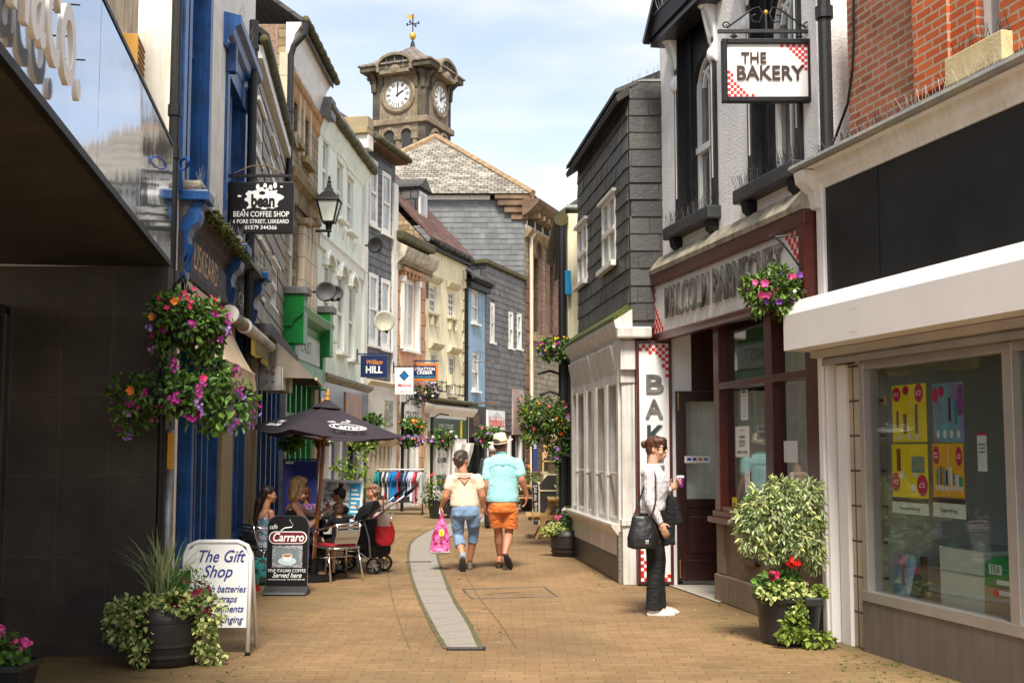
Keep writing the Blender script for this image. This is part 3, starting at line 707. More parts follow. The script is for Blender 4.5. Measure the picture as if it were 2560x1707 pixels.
# yellow hanging cloth sign
ys=thing('cloth_banner','yellow cloth banner with black letters hanging below the rolled awning','banner',FB.world(0,0,0),FB.a)
yu0=FB.uz(628,850,.18)[0]; yu1=FB.uz(672,890,.18)[0]; yzt=zz-.07; yzb=FB.uz(650,900,.18)[1]
mb=MB(); pts=[]
for i in range(13):
    u=yu0+(yu1-yu0)*i/12; pts+=[(u,-.18,yzt),(u,-.18-.03*math.sin(i*1.4),yzb-.03*math.sin(i*.8))]
mb.add(pts,[(2*i,2*i+2,2*i+3,2*i+1) for i in range(12)]); o=mb.build('cloth',mat('yellow_cloth',(.66,.47,.07),.8,var=.15),ys); o.modifiers.new('s','SOLIDIFY').thickness=.003
textmesh('LISKEARD',.26,LETB,ys,((yu0+yu1)/2,-.225,(yzt+yzb)/2),(math.pi/2,0,0),wid=(yu1-yu0)*.85,ext=.001)
# downpipes near the left shop
dp=thing('downpipe','tall black iron downpipe between the glossy canopy and the blue shop','pipe',(0,0,0))
p0=at(431,500,9.5)
mb=MB(); mb.tube([(p0.x,9.5,1.75),(p0.x,9.5,6)],.042,12)
for z in (2.4,3.9,4.25,5.6): mb.tube([(p0.x,9.5,z),(p0.x,9.5,z+.09)],.054,12)
mb.build('pipe',IRON,dp)
dp.location=(0,0,0)
gpole=thing('galvanised_pole','grey galvanised pole standing against the corner of the blue shop','pole',(0,0,0))
q0=at(425,1250,9.45)
MB().tube([(q0.x,9.4,0),(q0.x,9.4,1.72)],.042,14).build('pole',GALV,gpole,smooth=True)
B(q0.x+.0,q0.x+.05,9.345,9.353,1.42,1.70).build('notice_sticker',mat('orange_sticker',(.8,.4,.02),.5),gpole)
# blue cable coil
mb=MB(); pc=FB.loc(458,410,.2); cpts=[]
for k in range(60): t_=k/60*math.pi*6; cpts.append((pc.x+.012*math.sin(k)+.10*math.cos(t_),-.2+.05*math.cos(t_)-.02*k/60, pc.z+.035*math.sin(t_)*1.2))
o=mb.tube(cpts,.005,5).build('cable_coil',mat('blue_cable',(.01,.08,.35),.5),None); o.location=(FB.p1.x,FB.p1.y,0); o.rotation_euler=(0,0,FB.a)
tag(o,'coil of blue cable lying on the mossy bracket cap of the blue shop','cable')

# ================= C: brown slate hung building
pC1=FB.p2; DC=20.3; pC2=fp(708,DC,700)
FC=Fac(pC1,pC2,'slate_hung_building','narrow house hung with brown grey slates behind the coffee shop sign')
zeC=FC.uz(716,322,.1)[1]
SBR=slatem('brown_slates',(.17,.14,.10),(.30,.25,.18)); SDK=slatem('dark_slates',(.035,.036,.040),(.12,.118,.115)); SDB=slatem('brown_grey_slates',(.055,.048,.044),(.15,.132,.118)); SGR=slatem('grey_slates',(.10,.108,.115),(.19,.195,.195),stain=(.34,.35,.35),amt=.7)
hs=[hole(FC,640,252,654,412),hole(FC,674,342,688,470),hole(FC,643,600,657,745),hole(FC,677,648,691,775)]
zcC=FC.uz(650,800,.0)[1]
shC=(.1,FC.L-.2,.02,2.75)
body(FC,zeC,hs+[shC],SLATEB,rev=.1)
courses(FC.root,0,FC.L,2.8,zeC-.2,hs,.25,.28,SBR,seed=3)
for h in hs: window(FC.root,*h,y=.0,fw=.07,sill=.03)
for h in hs: B(h[0]-.06,h[1]+.06,-.06,0,h[3],h[3]+.05).build('drip_board',WHITE,FC.root)
gutter(FC,-.1,FC.L-.35,zeC+.0,.12,MOSSY,.06)
roofslab(FC,0,FC.L,zeC+.02,.18,38,3,ROOFD)
B(0,FC.L,-.10,-.0,zeC-.22,zeC-.05).build('fascia_board',WHITE,FC.root)
pipe(FC,(626,20),(626,1000),.10,.055,IRON)
# ground floor: blue joinery with dark doors
a,b,c,d=shC; fr=MB(); 
for x in np.linspace(a,b-.1,7): fr.box(x,x+.13,0,.16,0,d)
fr.box(a,b,.0,.14,0,.5); fr.box(a,b,0,.15,d-.14,d)
f3=fr.build('shopfront',BLUE,FC.root); B(a+.02,b-.02,.10,.12,.3,d-.05).build('pane',SGLASS,f3)
B(0,FC.L,-.28,0,zcC-.35,zcC-.18).build('shop_cornice',WEATH,FC.root,bevel=.02)
B(0,FC.L,-.05,0,2.78,zcC-.36).build('fascia',BLUED,FC.root)
for x in (.0,FC.L-.28): B(x,x+.22,-.10,.0,0,2.75).build('pilaster',STONEP if x==0 else GALV,FC.root)
# brown canvas awning, half rolled
ab=thing('canvas_awning','grey brown canvas awning sticking out above the rusty sign box','awning',FC.world(0,0,0),FC.a)
u0=FC.uz(655,850,.1)[0]+.2; u1=u0+1.9
za=FC.uz(668,830,.05)[1]; zb=FC.uz(738,895,.75)[1]
o=MB().add([(u0,-.02,za),(u1,-.02,za),(u1,-.78,zb),(u0,-.78,zb),(u0,-.02,zb+.02),(u1,-.02,zb+.02)],[(0,1,2,3),(0,3,4),(1,5,2)]).build('canvas',mat('grey_brown_canvas',(.22,.18,.14),.8,var=.3),ab)
o.modifiers.new('s','SOLIDIFY').thickness=.006
MB().tube([(u0,-.79,zb),(u1,-.79,zb)],.02,8).build('front_bar',CREAM,ab)
# rusty sign box with white side panels
rb_=thing('sign_box','rusty projecting sign box with white and yellow side panels over the coffee shop door','sign',(0,0,0))
pr0=at(648,945,15.6); pr1=at(703,945,15.6); zt=at(670,915,15.6).z; zb=at(670,975,15.6).z
RUST=mat('rusty_painted_steel',(.42,.40,.36),.7,var=.2,scale=7,col2=(.20,.07,.02),lo=.48,hi=.62,bump=.2)
w_=pr1.x-pr0.x
mb=MB(); mb.box(pr0.x,pr1.x,15.6,15.62,zb,zt); 
mb.build('rusty_end',RUST,rb_)
dxx=.045/.5
L3=1.0
bx=MB(); k_=[(pr1.x,15.62),(pr1.x-.05,15.62+L3),(pr0.x-.05,15.62+L3),(pr0.x,15.62)]
bx.prism([(x,y,zb) for x,y in k_],(0,0,zt-zb)); bx.build('box',mat('cream_box',(.55,.5,.4),.6,var=.2,streak=.3),rb_)
for k in range(3):
    y0=15.64+k*.33; m_=[WHITE,mat('ochre_panel',(.35,.28,.08),.6,var=.3),WHITE][k]
    x0=pr1.x-.05*(k*.33)/L3+.002; x1=pr1.x-.05*((k+.95)*.33)/L3+.002
    MB().prism([(x0,y0,zb+.01),(x1,y0+.32,zb+.01),(x1,y0+.32,zt-.01),(x0,y0,zt-.01)],(.008,0,0)).build('side_panel',m_,rb_)
mbh=MB()
for (i,j) in ((.35,.35),(.65,.35),(.35,.7),(.65,.7)): mbh.tube([(pr0.x+w_*i,15.601,zb+(zt-zb)*j),(pr0.x+w_*i,15.592,zb+(zt-zb)*j)],.012,8)
mbh.build('bolt',IRON,rb_)

# ================= D: tall stone building with green shop
pD1=fp(711,20.35,500); DD=23.7; pD2=fp(794,DD,500)
FD=Fac(pD1,pD2,'stone_building','tall buff stone building with deep white eaves above a bright green shopfront')
zeD=FD.uz(826,188,.3)[1]
hd=[hole(FD,717,159,724,345),hole(FD,730,187,743,353),hole(FD,759,238,770,408)]
hb=(FD.uz(724,520)[0],FD.uz(741,540)[0],FD.uz(741,762)[1],FD.uz(741,520)[1])
zsD=FD.uz(760,845)[1]
shD=(.15,FD.L-.45,.02,zsD-.6)
body(FD,zeD,hd+[hb,shD],STONE,rev=.22,depth=5)
for h in hd:
    window(FD.root,*h,y=.16,fw=.05)
    a,b,c,d=h
    MB().box(a-.14,a,-.04,.1,c-.05,d+.16).box(b,b+.14,-.04,.1,c-.05,d+.16).box(a,b,-.04,.1,d,d+.16).build('window_surround',ASHLAR,FD.root)
    MB().box(a-.16,b+.16,-.13,0,c-.16,c-.03).build('sill',mat('mossy_sill',(.22,.18,.08),.9,var=.5,scale=6,bump=.4),FD.root,bevel=.01)
window(FD.root,*hb,y=.06,fw=.08)
PIL=ASHLAR
for (xa,xb) in ((742,750),(753,760),(764,770),(771,777)):
    ua=FD.uz(xa,650)[0]; ub=FD.uz(xb,650)[0]; zt=FD.uz(xa,560)[1]; zb=FD.uz(xa,790)[1]
    f=B(ua,ub,-.14,0,zb,zt).build('pilaster',PIL,FD.root,bevel=.02)
    B(ua-.06,ub+.06,-.2,0,zt,zt+.12).build('capital',ASHD,f,bevel=.03); B(ua-.05,ub+.05,-.18,0,zb-.25,zb-.002).build('base',ASHD,f,bevel=.03)
zk=FD.uz(740,455)[1]
profile(FD,-.05,FD.L,[(0,zk-.45),(.05,zk-.45),(.08,zk-.2),(.2,zk-.12),(.24,zk),(.1,zk+.05),(0,zk+.12)],ASHD,'string_course')
zn=FD.uz(770,190)[1]
profile(FD,0,FD.L,[(0,zeD-1.15),(.03,zeD-1.1),(.04,zeD-.9),(.08,zeD-.85),(.09,zeD-.75),(0,zeD-.71)],mat('orange_stone_band',(.42,.22,.07),.8,var=.3,streak=.3),'stone_band')
B(-.1,FD.L,-.26,0,zeD-.06,zeD).build('soffit',WHITE,FD.root)
profile(FD,-.1,FD.L,[(0,zeD-.7),(.04,zeD-.6),(.16,zeD-.2),(.25,zeD-.065),(0,zeD-.065)],WHITE,'cove')
B(-.1,FD.L,-.29,-.262,zeD-.12,zeD+.08).build('fascia_board',mat('brown_fascia',(.08,.06,.05),.6,var=.3),FD.root)
gutter(FD,-.12,FD.L+.12,zeD+.04,.34,MOSSY,.07)
roofslab(FD,0,FD.L,zeD+.01,.28,36,3,ROOFD,ua=.1,ub=.0)
# quoins and pebbledashed flank above the lower neighbour
B(-.015,-.001,.16,4.9,zeC-.5,zeD-.02).build('flank_render',PINKR,FD.root)
QUO=brick('quoin_stones',(.30,.21,.09),(.40,.32,.19),(.14,.11,.07),bw=.4,bh=.2,ms=.012,rough=.9,bump=1,distort=.05,var=.45,nscale=4)
B(-.03,-.016,.02,.17,zeC-.5,zeD-.5).build('quoins',QUO,FD.root)
mb=MB(); uP=-.10
mb.tube([(uP,-.34,zeD-.02),(uP,-.32,zeD-.22),(uP,-.14,zeD-.42),(uP,-.09,zeD-.6),(uP,-.09,zeC-1.0)],.055,10)
for z in (zeD-1.6,zeD-3.0): mb.tube([(uP,-.09,z),(uP,-.09,z+.08)],.07,10)
mb.build('downpipe',IRON,FD.root)
# green shopfront
zg0=zsD-.55; zg1=zsD+.02
B(.1,FD.L-.3,-.16,0,zg0,zg1).build('fascia',GREENP,FD.root)
B(.3,FD.L-.55,-.18,-.161,zg0+.05,zg1-.06).build('shop_sign',mat('pale_sign_board',(.48,.55,.48),.5,var=.1,streak=.15),FD.root)
textmesh('FLORIST',.34,mat('grey_green_lettering',(.16,.2,.17),.5),FD.root,(FD.L*.36,-.183,(zg0+zg1)/2+.02),(math.pi/2,0,0),wid=FD.L*.4,ext=.001)
profile(FD,-.02,FD.L,[(0,zg1),(.17,zg1),(.2,zg1+.1),(.34,zg1+.2),(.38,zg1+.32),(.36,zg1+.36),(0,zg1+.42)],GREEN,'cornice')
for (uu) in (.02,FD.L-.45):
    f=MB().box(uu,uu+.38,-.36,0,zg1-.3,zg1+.55).box(uu+.03,uu+.35,-.22,0,zg0-.25,zg1-.3).build('console_bracket',GREEN,FD.root,bevel=.012)
    B(uu-.04,uu+.42,-.42,0,zg1+.552,zg1+.68).build('slate_cap',LEADS,f,bevel=.01)
    spikes(FD,uu,uu+.38,.36,zg1+.68,8,.12,root=f)
B(.1,FD.L-.3,-.22,0,zg0-.32,zg0-.002).build('lower_fascia',GREENP,FD.root)
a,b,c,d=shD; fr=MB()
for x in np.linspace(a,b-.09,6): fr.box(x,x+.10,-.02,.14,0,d)
fr.box(a,b,-.02,.14,0,.6); fr.box(a,b,-.02,.14,2.1,2.2); fr.box(a,b,-.02,.14,d-.1,d)
f4=fr.build('shopfront',GREEN,FD.root); B(a+.02,b-.02,.09,.11,.4,d-.05).build('pane',SGLASS,f4)
MB().box(b,FD.L,-.08,.1,0,zsD-.5).build('pilaster',STONEP,FD.root)
MB().tube([(FD.L-.6,-.35,1.9),(FD.L-.6,-.35,zg0-.4),(FD.L-.6,-.1,zg0-.35)],.035,8).build('drain_pipe',GREEN,FD.root)

# ================= E: mint building
pE1=FD.p2; DE=29.3; pE2=fp(913,DE,600)
FE=Fac(pE1,pE2,'mint_building','mint green rendered house with arched first floor windows above the bookmaker')
zeE=FE.uz(918,408,.2)[1]
hu=[hole(FE,808,345,820,505),hole(FE,843,400,856,556),hole(FE,869,438,882,588)]
ha=[hole(FE,811,650,827,850),hole(FE,845,680,860,886),hole(FE,873,705,886,903)]
zsE=FE.uz(860,960)[1]
shE=(.1,FE.L-.1,.02,zsE-.95)
body(FE,zeE,hu+ha+[shE],MINT,rev=.12)
for h in hu:
    window(FE.root,*h,y=.05,fw=.07,sill=.14,sillm=MINTW); a,b,c,d=h
    MB().box(a-.12,b+.12,-.05,0,d+.12,d+.22).box(a-.05,b+.05,-.03,0,d,d+.115).build('window_head',MINTW,FE.root)
for h in ha:
    a,b,c,d=h; window(FE.root,a,b,c,d,y=.05,fw=.09,sill=.14,sillm=MINTW)
    # arched moulding
    m_=(a+b)/2; r=(b-a)/2; k=10; mb=MB()
    for rr,oo in ((r+.16,.07),(r+.05,.10)):
        pts=[(m_+rr*math.cos(math.pi*i/k),-oo/2,d-.12+rr*.75*math.sin(math.pi*i/k)) for i in range(k+1)]
        for i in range(k): mb.bar(pts[i],pts[i+1],.09,oo,up=(0,1,0))
    mb.poly([(m_+(r+.02)*math.cos(math.pi*i/k),-.012,d-.01+(r)*.7*math.sin(math.pi*i/k)) for i in range(k+1)],rev=True)
    mb.build('arched_hood',MINTW,FE.root)
zst=FE.uz(796,585)[1]; profile(FE,0,FE.L,[(0,zst-.28),(.06,zst-.25),(.06,zst-.06),(.10,zst),(0,zst+.05)],MINTW,'string_course')
for i in range(3):
    h=hu[i]
    for xx in (h[0]-.05,h[1]+.05): MB().tube([(xx,-.05,h[2]-.18),(xx,-.02,h[2]-.38)],.02,5).build('sill_bracket',MINTW,FE.root)
B(0,FE.L,-.17,0,zeE-.05,zeE).build('soffit',mat('green_stained_soffit',(.30,.33,.20),.8,var=.4,scale=3),FE.root)
profile(FE,0,FE.L,[(0,zeE-.5),(.03,zeE-.45),(.16,zeE-.06),(0,zeE-.06)],MINT,'cove')
gutter(FE,-.1,FE.L+.0,zeE+.02,.22,MOSSY,.09); 
MB().box(-.12,.35,-.28,.2,zeE-.18,zeE+.22).build('gutter_box',LEADS,FE.root)
roofslab(FE,0,FE.L,zeE+.05,.3,36,3,SLATER)
B(FE.L-.45,FE.L,-.08,0,zsE,zeE-.3).build('pilaster',WHITE,FE.root)
# shopfront of the bookmaker
f5=MB().box(0,FE.L,-.12,0,zsE-.95,zsE-.08).build('fascia',mat('navy_grey_fascia',(.07,.08,.14),.25,var=.3,spec=.8),FE.root)
profile(FE,0,FE.L,[(0,zsE-.08),(.15,zsE-.08),(.25,zsE),(.26,zsE+.06),(0,zsE+.14)],mat('mossy_lead',(.28,.26,.22),.8,var=.4,scale=5,bump=.3),'cornice')
B(FE.L*.45,FE.L*.8,-.15,-.121,zsE-.92,zsE-.2).build('poster',mat('orange_poster',(.6,.25,.05),.5,var=.5,scale=4,col2=(.2,.2,.25)),FE.root)
a,b,c,d=shE; fr=MB()
for x in (a,a+1.2,a+2.4,b-.25): fr.box(x,x+.22,-.04,.14,0,d)
fr.box(a,b,0,.14,0,.5); f6=fr.build('shopfront',WHITE,FE.root)
B(a,b,.09,.12,.4,d).build('pane',mat('navy_shop_panel',(.008,.03,.12),.3,var=.3),f6)

# ================= F: dark slate house
pF1=FE.p2; DF=31.5; pF2=fp(986,DF,700)
FF=Fac(pF1,pF2,'dark_slate_house','dark slate hung house with four white sash windows and deep bracketed eaves')
zeF=FF.uz(1010,402,.3)[1]
hf=[hole(FF,923,392,942,571),hole(FF,954,425,975,592),hole(FF,921,678,943,866),hole(FF,951,693,973,876)]
zsF=FF.uz(950,965)[1]; shF=(.25,FF.L-.25,.02,zsF-1.4)
body(FF,zeF,hf+[shF],SLATE,rev=.1)
courses(FF.root,0,FF.L-.3,zsF,zeF-.1,hf,.20,.24,SDK,seed=4)
for h in hf: window(FF.root,*h,y=-.02,fw=.12,sill=.10)
B(FF.L-.28,FF.L+.08,-.07,0,0,zeF-.6).build('corner_pilaster',WHITE,FF.root)
B(-.15,FF.L+.05,-.34,0,zeF-.07,zeF).build('soffit',mat('rusty_soffit',(.12,.06,.03),.8,var=.5,scale=3),FF.root)
gutter(FF,-.2,FF.L+.08,zeF+.05,.38,MOSSY,.08); roofslab(FF,0,FF.L,zeF+.02,.34,34,3,ROOFD,ua=.2,ub=.05)
ST=mat('lichen_stone',(.30,.25,.15),.9,var=.4,scale=3,bump=.4,col2=(.5,.3,.06),lo=.5,hi=.75)
for k,(w1,z0_,z1_) in enumerate(((.9,zeF-.3,zeF+.05),(1.1,zeF+.052,zeF+.2),(.95,zeF+.202,zeF+.5))): B(-w1*.5-.1,-.16,-.25,.4,z0_,z1_).build('parapet_stone',ST if k else WHITE,FF.root,bevel=.02)
B(0,FF.L,-.10,0,zsF-1.35,zsF-.02).build('fascia',mat('cream_sign_panel',(.6,.55,.45),.5,var=.2,scale=3,col2=(.68,.62,.55)),FF.root)
B(FF.L*.55,FF.L*.85,-.115,-.101,zsF-1.0,zsF-.35).build('painted_tree',mat('dark_mottled_print',(.08,.08,.05),.6,var=.8,scale=12,col2=(.5,.46,.36)),FF.root)
profile(FF,0,FF.L,[(0,zsF-.02),(.1,zsF-.02),(.2,zsF+.08),(0,zsF+.14)],CREAM,'cornice')
profile(FF,0,FF.L,[(0,zsF-1.55),(.1,zsF-1.5),(.18,zsF-1.36),(0,zsF-1.36)],CREAM,'lower_cornice')
a,b,c,d=shF; fr=MB()
for x in np.linspace(a,b-.16,6): fr.box(x,x+.16,-.05,.14,0,d)
fr.box(a,b,0,.14,0,.5); f7=fr.build('shopfront',CREAM,FF.root); B(a,b,.09,.12,.4,d).build('pane',mat('cream_blinds',(.42,.36,.26),.3,var=.3,scale=2),f7)

# ================= G: peach house
pG1=FF.p2; DG=33.9; pG2=fp(1063,DG,800)
FG=Fac(pG1,pG2,'peach_house','narrow peach rendered house with a heavy bracketed cornice and one tall white window')
zeG=FG.uz(1088,654,.35)[1]
hg=hole(FG,1003,690,1037,880); zsG=FG.uz(1030,975)[1]; shG=(.45,FG.L-.5,.02,zsG-1.1)
body(FG,zeG,[hg,shG],PEACH,rev=.15)
window(FG.root,*hg,y=.02,fw=.14,nx=2,bar=.14,sill=.16,rail=False)
a,b,c,d=hg
MB().box(a-.22,b+.22,-.18,0,d+.12,d+.24).box(a-.16,b+.16,-.1,0,d+.0,d+.118).build('window_head',PEACHD,FG.root,bevel=.02)
for x in np.linspace(a-.1,b-.02,5): B(x,x+.12,-.15,-.101,d+.02,d+.118).build('dentil',PEACHD,FG.root)
for x in (a-.13,b+.0): f=B(x,x+.13,-.12,0,c,d).build('window_pilaster',WHITE,FG.root); B(x-.03,x+.16,-.15,0,d-.16,d-.001).build('capital',WHITE,f)
for s_,uu in enumerate((.02,FG.L-.42)):
    mb=MB(); z=.2; k=0
    while z<zeG-.9:
        mb.box(uu+(0 if s_ or k%2 else 0),uu+(.40 if k%2 else .30),-.04,0,z,z+.34); z+=.37; k+=1
    mb.build('quoins',PEACHD,FG.root,bevel=.015)
profile(FG,-.05,FG.L+.12,[(0,zeG-.55),(.08,zeG-.5),(.1,zeG-.36),(.24,zeG-.24),(.30,zeG-.18),(.36,zeG-.02),(.38,zeG+.06),(0,zeG+.25)],mat('weathered_cornice',(.55,.50,.40),.8,var=.35,scale=3,streak=.4),'cornice')
mb=MB()
for x in np.linspace(.05,FG.L-.1,16): mb.box(x,x+.09,-.23,0,zeG-.38,zeG-.26)
mb.build('dentils',mat('brown_soffit_dentils',(.25,.19,.12),.8,var=.3),FG.root)
B(-.05,FG.L+.12,-.28,.3,zeG+.255,zeG+.5).build('parapet',MOSSY,FG.root,bevel=.05)
B(.42,FG.L-.45,-.06,0,zsG-1.05,zsG).build('shop_sign',mat('sign_white',(.62,.6,.55),.5,var=.08,streak=.2),FG.root)
textmesh('SMILE',.42,LETB,FG.root,(FG.L*.5,-.063,zsG-.28),(math.pi/2,0,0),wid=FG.L*.42,ext=.002,shear=.2,name='shop_lettering')
textmesh('CENTRE',.42,LETB,FG.root,(FG.L*.5,-.063,zsG-.75),(math.pi/2,0,0),wid=FG.L*.42,ext=.002,shear=.2,name='shop_lettering')
a,b,c,d=shG; fr=MB()
for x in (a,(a+b)/2-.3,(a+b)/2+.3,b-.1): fr.box(x,x+.1,-.02,.14,0,d)
fr.box(a,b,0,.14,0,.4); f8=fr.build('shopfront',WHITE,FG.root); B(a,b,.09,.12,.3,d).build('pane',SGLASS,f8)

# ================= H: yellow house
pH1=FG.p2; DH=37.5; pH2=fp(1163,DH,900)
FH=Fac(pH1,pH2,'yellow_house','pale yellow house with small paned sash windows, mossy red roof and an estate agent below')
zeH=FH.uz(1165,640,.3)[1]
hh=[hole(FH,1074,712,1090,785),hole(FH,1120,728,1136,797),hole(FH,1077,880,1092,980),hole(FH,1122,890,1138,990)]
zsH=FH.uz(1120,1035)[1]; shH=(.4,FH.L-.3,.02,zsH-.85)
body(FH,zeH,hh+[shH],YELL,rev=.12)
for i,h in enumerate(hh):
    window(FH.root,*h,y=.04,fw=.06,nx=3,nz=4,bar=.03,sill=.12,sillm=YELLT,pane=WGLASS); a,b,c,d=h
    profile(FH,a-.2,b+.2,[(0,d+.1),(.06,d+.1),(.16,d+.2),(.18,d+.26),(0,d+.32)],YELLT,'window_hood')
    for x in (a,b-.1): MB().box(x,x+.12,-.1,0,c-.4,c-.09).build('sill_bracket',YELLT,FH.root,bevel=.03)
for s_ in (1,):
    mb=MB(); z=zsH+.3; k=0
    while z<zeH-.3: mb.box(FH.L-(.40 if k%2 else .28),FH.L+.02,-.04,0,z,z+.28); z+=.33; k+=1
    mb.build('quoins',YELLT,FH.root,bevel=.01)
for i in (2,3):
    a,b,c,d=hh[i]; mb=MB()
    for z in (c+.02,c+.28): mb.tube([(a-.15,0,z),(a-.15,-.25,z),(b+.15,-.25,z),(b+.15,0,z)],.012,5)
    for x in (a-.15,(a+b)/2,b+.15): mb.tube([(x,-.25,c-.02),(x,-.25,c+.34)],.012,5)
    mb.build('window_guard',IRON,FH.root)
B(FH.uz(1113,960)[0],FH.uz(1121,960)[0],-.2,0,FH.uz(1117,963)[1],FH.uz(1117,937)[1]).build('meter_box',YELLT,FH.root)
gutter(FH,-.1,FH.L+.08,zeH+.0,.22,BLACK,.07); B(-.1,FH.L+.08,-.17,0,zeH-.16,zeH-.01).build('fascia_board',BLACK,FH.root)
roofslab(FH,0,FH.L,zeH+.05,.2,47,2.6,ROOFRED,ub=.15,ua=.1)
GBL=MB().prism([(-.02,.0,zeG-1),(-.02,0,zeH),(-.02,2.6,zeH+2.75),(-.02,5.2,zeH),(-.02,5.2,zeG-1)],(.3,0,0)).build('gable_wall',STONE,FH.root)
du=1.3; f=MB().box(du,du+.9,.75,1.9,zeH+.9,zeH+1.9).build('dormer',SLATE,FH.root)
MB().prism([(du-.1,.62,zeH+1.9),(du+1.0,.62,zeH+1.9),(du+.45,.62,zeH+2.25)],(0,1.6,0)).build('dormer_roof',ROOFD,f)
B(du+.12,du+.78,.70,.745,zeH+1.05,zeH+1.8).build('dormer_window',WHITE,f); B(du+.2,du+.7,.69,.699,zeH+1.13,zeH+1.72).build('pane',CURT,f)
# estate agent shopfront
profile(FH,-.05,FH.L+.35,[(0,zsH-.05),(.15,zsH-.05),(.3,zsH+.12),(.32,zsH+.2),(0,zsH+.3)],WHITE,'cornice')
B(-.05,FH.L+.3,-.36,0,zsH+.302,zsH+.42).build('cornice_moss',MOSSY,FH.root,bevel=.04)
f9=B(.1,FH.L,-.12,0,zsH-.85,zsH-.05).build('fascia',WHITE,FH.root)
B(.25,FH.L-.15,-.135,-.121,zsH-.72,zsH-.15).build('shop_sign',mat('dark_green_sign',(.01,.05,.02),.4,var=.1),f9)
textmesh('FORE STREET',.3,mat('pale_lettering',(.5,.52,.5),.5),f9,(FH.L*.40,-.137,zsH-.43),(math.pi/2,0,0),wid=FH.L*.36,ext=.001,name='shop_lettering')
B(FH.L*.76,FH.L*.81,-.140,-.136,zsH-.70,zsH-.17).build('yellow_stripe',mat('sign_yellow',(.7,.55,.03),.5),f9)
a,b,c,d=shH; fr=MB()
for x in (a,a+.55,a+1.75,b-.55,b-.1): fr.box(x,x+.12,-.02,.14,0,d)
fr.box(a,b,-.02,.14,0,.35); fr.box(a,b,0,.14,d-.1,d); f10=fr.build('shopfront',WHITE,FH.root); B(a,b,.09,.12,.3,d).build('pane',SGLASS,f10)
for x in (FH.L-1.35,FH.L-.5):
    MB().box(x,x+.4,-.10,0,0,zsH-.86).prism([(x,-.10,zsH-1.7),(x,-.30,zsH-1.1),(x,-.34,zsH-.86),(x,-.1,zsH-.86)],(.4,0,0)).build('scroll_pilaster',WHITE,FH.root,bevel=.02)
mb=MB(); 
for i in range(3):
    for j in range(3): mb.box(a+.72+i*.34,a+1.0+i*.34,.05,.08,.8+j*.5,1.15+j*.5)
mb.build('property_card',mat('card_white',(.6,.6,.55),.6,var=.3,scale=6),f10)
B(a+.7,a+1.7,.045,.08,.42,.72).build('teal_banner',mat('teal_banner_print',(.01,.18,.24),.5),f10)
textmesh('rightmove',.14,LETW,f10,(a+1.2,.043,.57),(math.pi/2,0,0),ext=.001,name='banner_lettering')

# ================= I: pale blue bay
pI1=FH.p2; pI2=fp(1213,39.4,900)
FI=Fac(pI1,pI2,'blue_bay_house','narrow pale blue boarded bay with two white sash windows above a dark shop')
off=0; zeI=FI.uz(1225,712,.3)[1]
hi_=[hole(FI,1179,722,1196,811),hole(FI,1180,879,1197,978)]
zbI=FI.uz(1190,1015)[1]; shI=(.25,FI.L-.1,.02,zbI-1.0)
body(FI,zeI,hi_+[shI],PBLUE,rev=.12)
for h in hi_: window(FI.root,*h,y=.02,fw=.09,sill=.1)
B(0,FI.L+.02,-.03,0,zbI-1.0,zbI).build('fascia',DARKST,FI.root)
B(FI.L*.3,FI.L*.65,-.05,-.031,zbI-.65,zbI-.3).build('small_sign',mat('brown_sign',(.08,.05,.03),.5),FI.root)
gutter(FI,-.05,FI.L+.05,zeI,.24,BLACK,.07); roofslab(FI,0,FI.L,zeI+.02,.35,30,2,ROOFD,ub=.1)
B(0,FI.L+.05,-.2,0,zeI-.25,zeI-.01).build('eaves_board',BLACK,FI.root)
pipe(FI,(1166,720),(1166,1200),.1,.06,BLACK)
a,b,c,d=shI; fr=MB()
for x in (a,a+.9,b-.1): fr.box(x,x+.12,-.02,.14,0,d)
f11=fr.build('shopfront',BLACK,FI.root); B(a,b,.09,.12,.1,d).build('pane',SGLASS,f11)

# ================= J: long dark slate wall
pJ1=FI.p2; DJ=43.6; pJ2=fp(1312,DJ,900)
FJ=Fac(pJ1,pJ2,'slate_terrace','long dark slate hung terrace with three tall white windows beside the hall')
zJ0=FJ.uz(1182,647)[1]; zeJ=FJ.uz(1300,698)[1]
hj=[hole(FJ,1224,755,1235,857),hole(FJ,1270,774,1282,871),hole(FJ,1291,781,1303,873)]
zsJ=FJ.uz(1260,1078)[1]; shJ=(.2,FJ.L-.3,.02,zsJ-.15)
body(FJ,zeJ,hj+[shJ],SLATE,rev=.1)
courses(FJ.root,0,FJ.L,zsJ,zeJ,hj,.21,.28,SDB,seed=5)
for h in hj: window(FJ.root,*h,y=-.02,fw=.14,sill=.08)
B(-.1,FJ.L+.02,-.12,.6,zeJ+.002,zeJ+.16).build('coping',MOSSY,FJ.root,bevel=.03)
B(FJ.uz(1214,1050)[0],FJ.uz(1257,1050)[0],-.08,0,FJ.uz(1235,1074)[1],FJ.uz(1235,1026)[1]).build('shop_sign',WHITE2,FJ.root)
MB().add([(FJ.uz(1222,1050)[0],-.085,FJ.uz(1235,1045)[1]),(FJ.uz(1250,1050)[0],-.085,FJ.uz(1235,1045)[1]),(FJ.uz(1237,1050)[0],-.085,FJ.uz(1235,1028)[1])],[(0,1,2)]).build('grey_roof_motif',mat('sign_grey',(.5,.5,.5),.5),FJ.root)
textmesh('Poundhouse.it',.5,LETR,FJ.root,((FJ.uz(1214,1050)[0]+FJ.uz(1257,1050)[0])/2,-.09,FJ.uz(1235,1055)[1]),(math.pi/2,0,0),wid=1.6,ext=.001,name='shop_lettering')
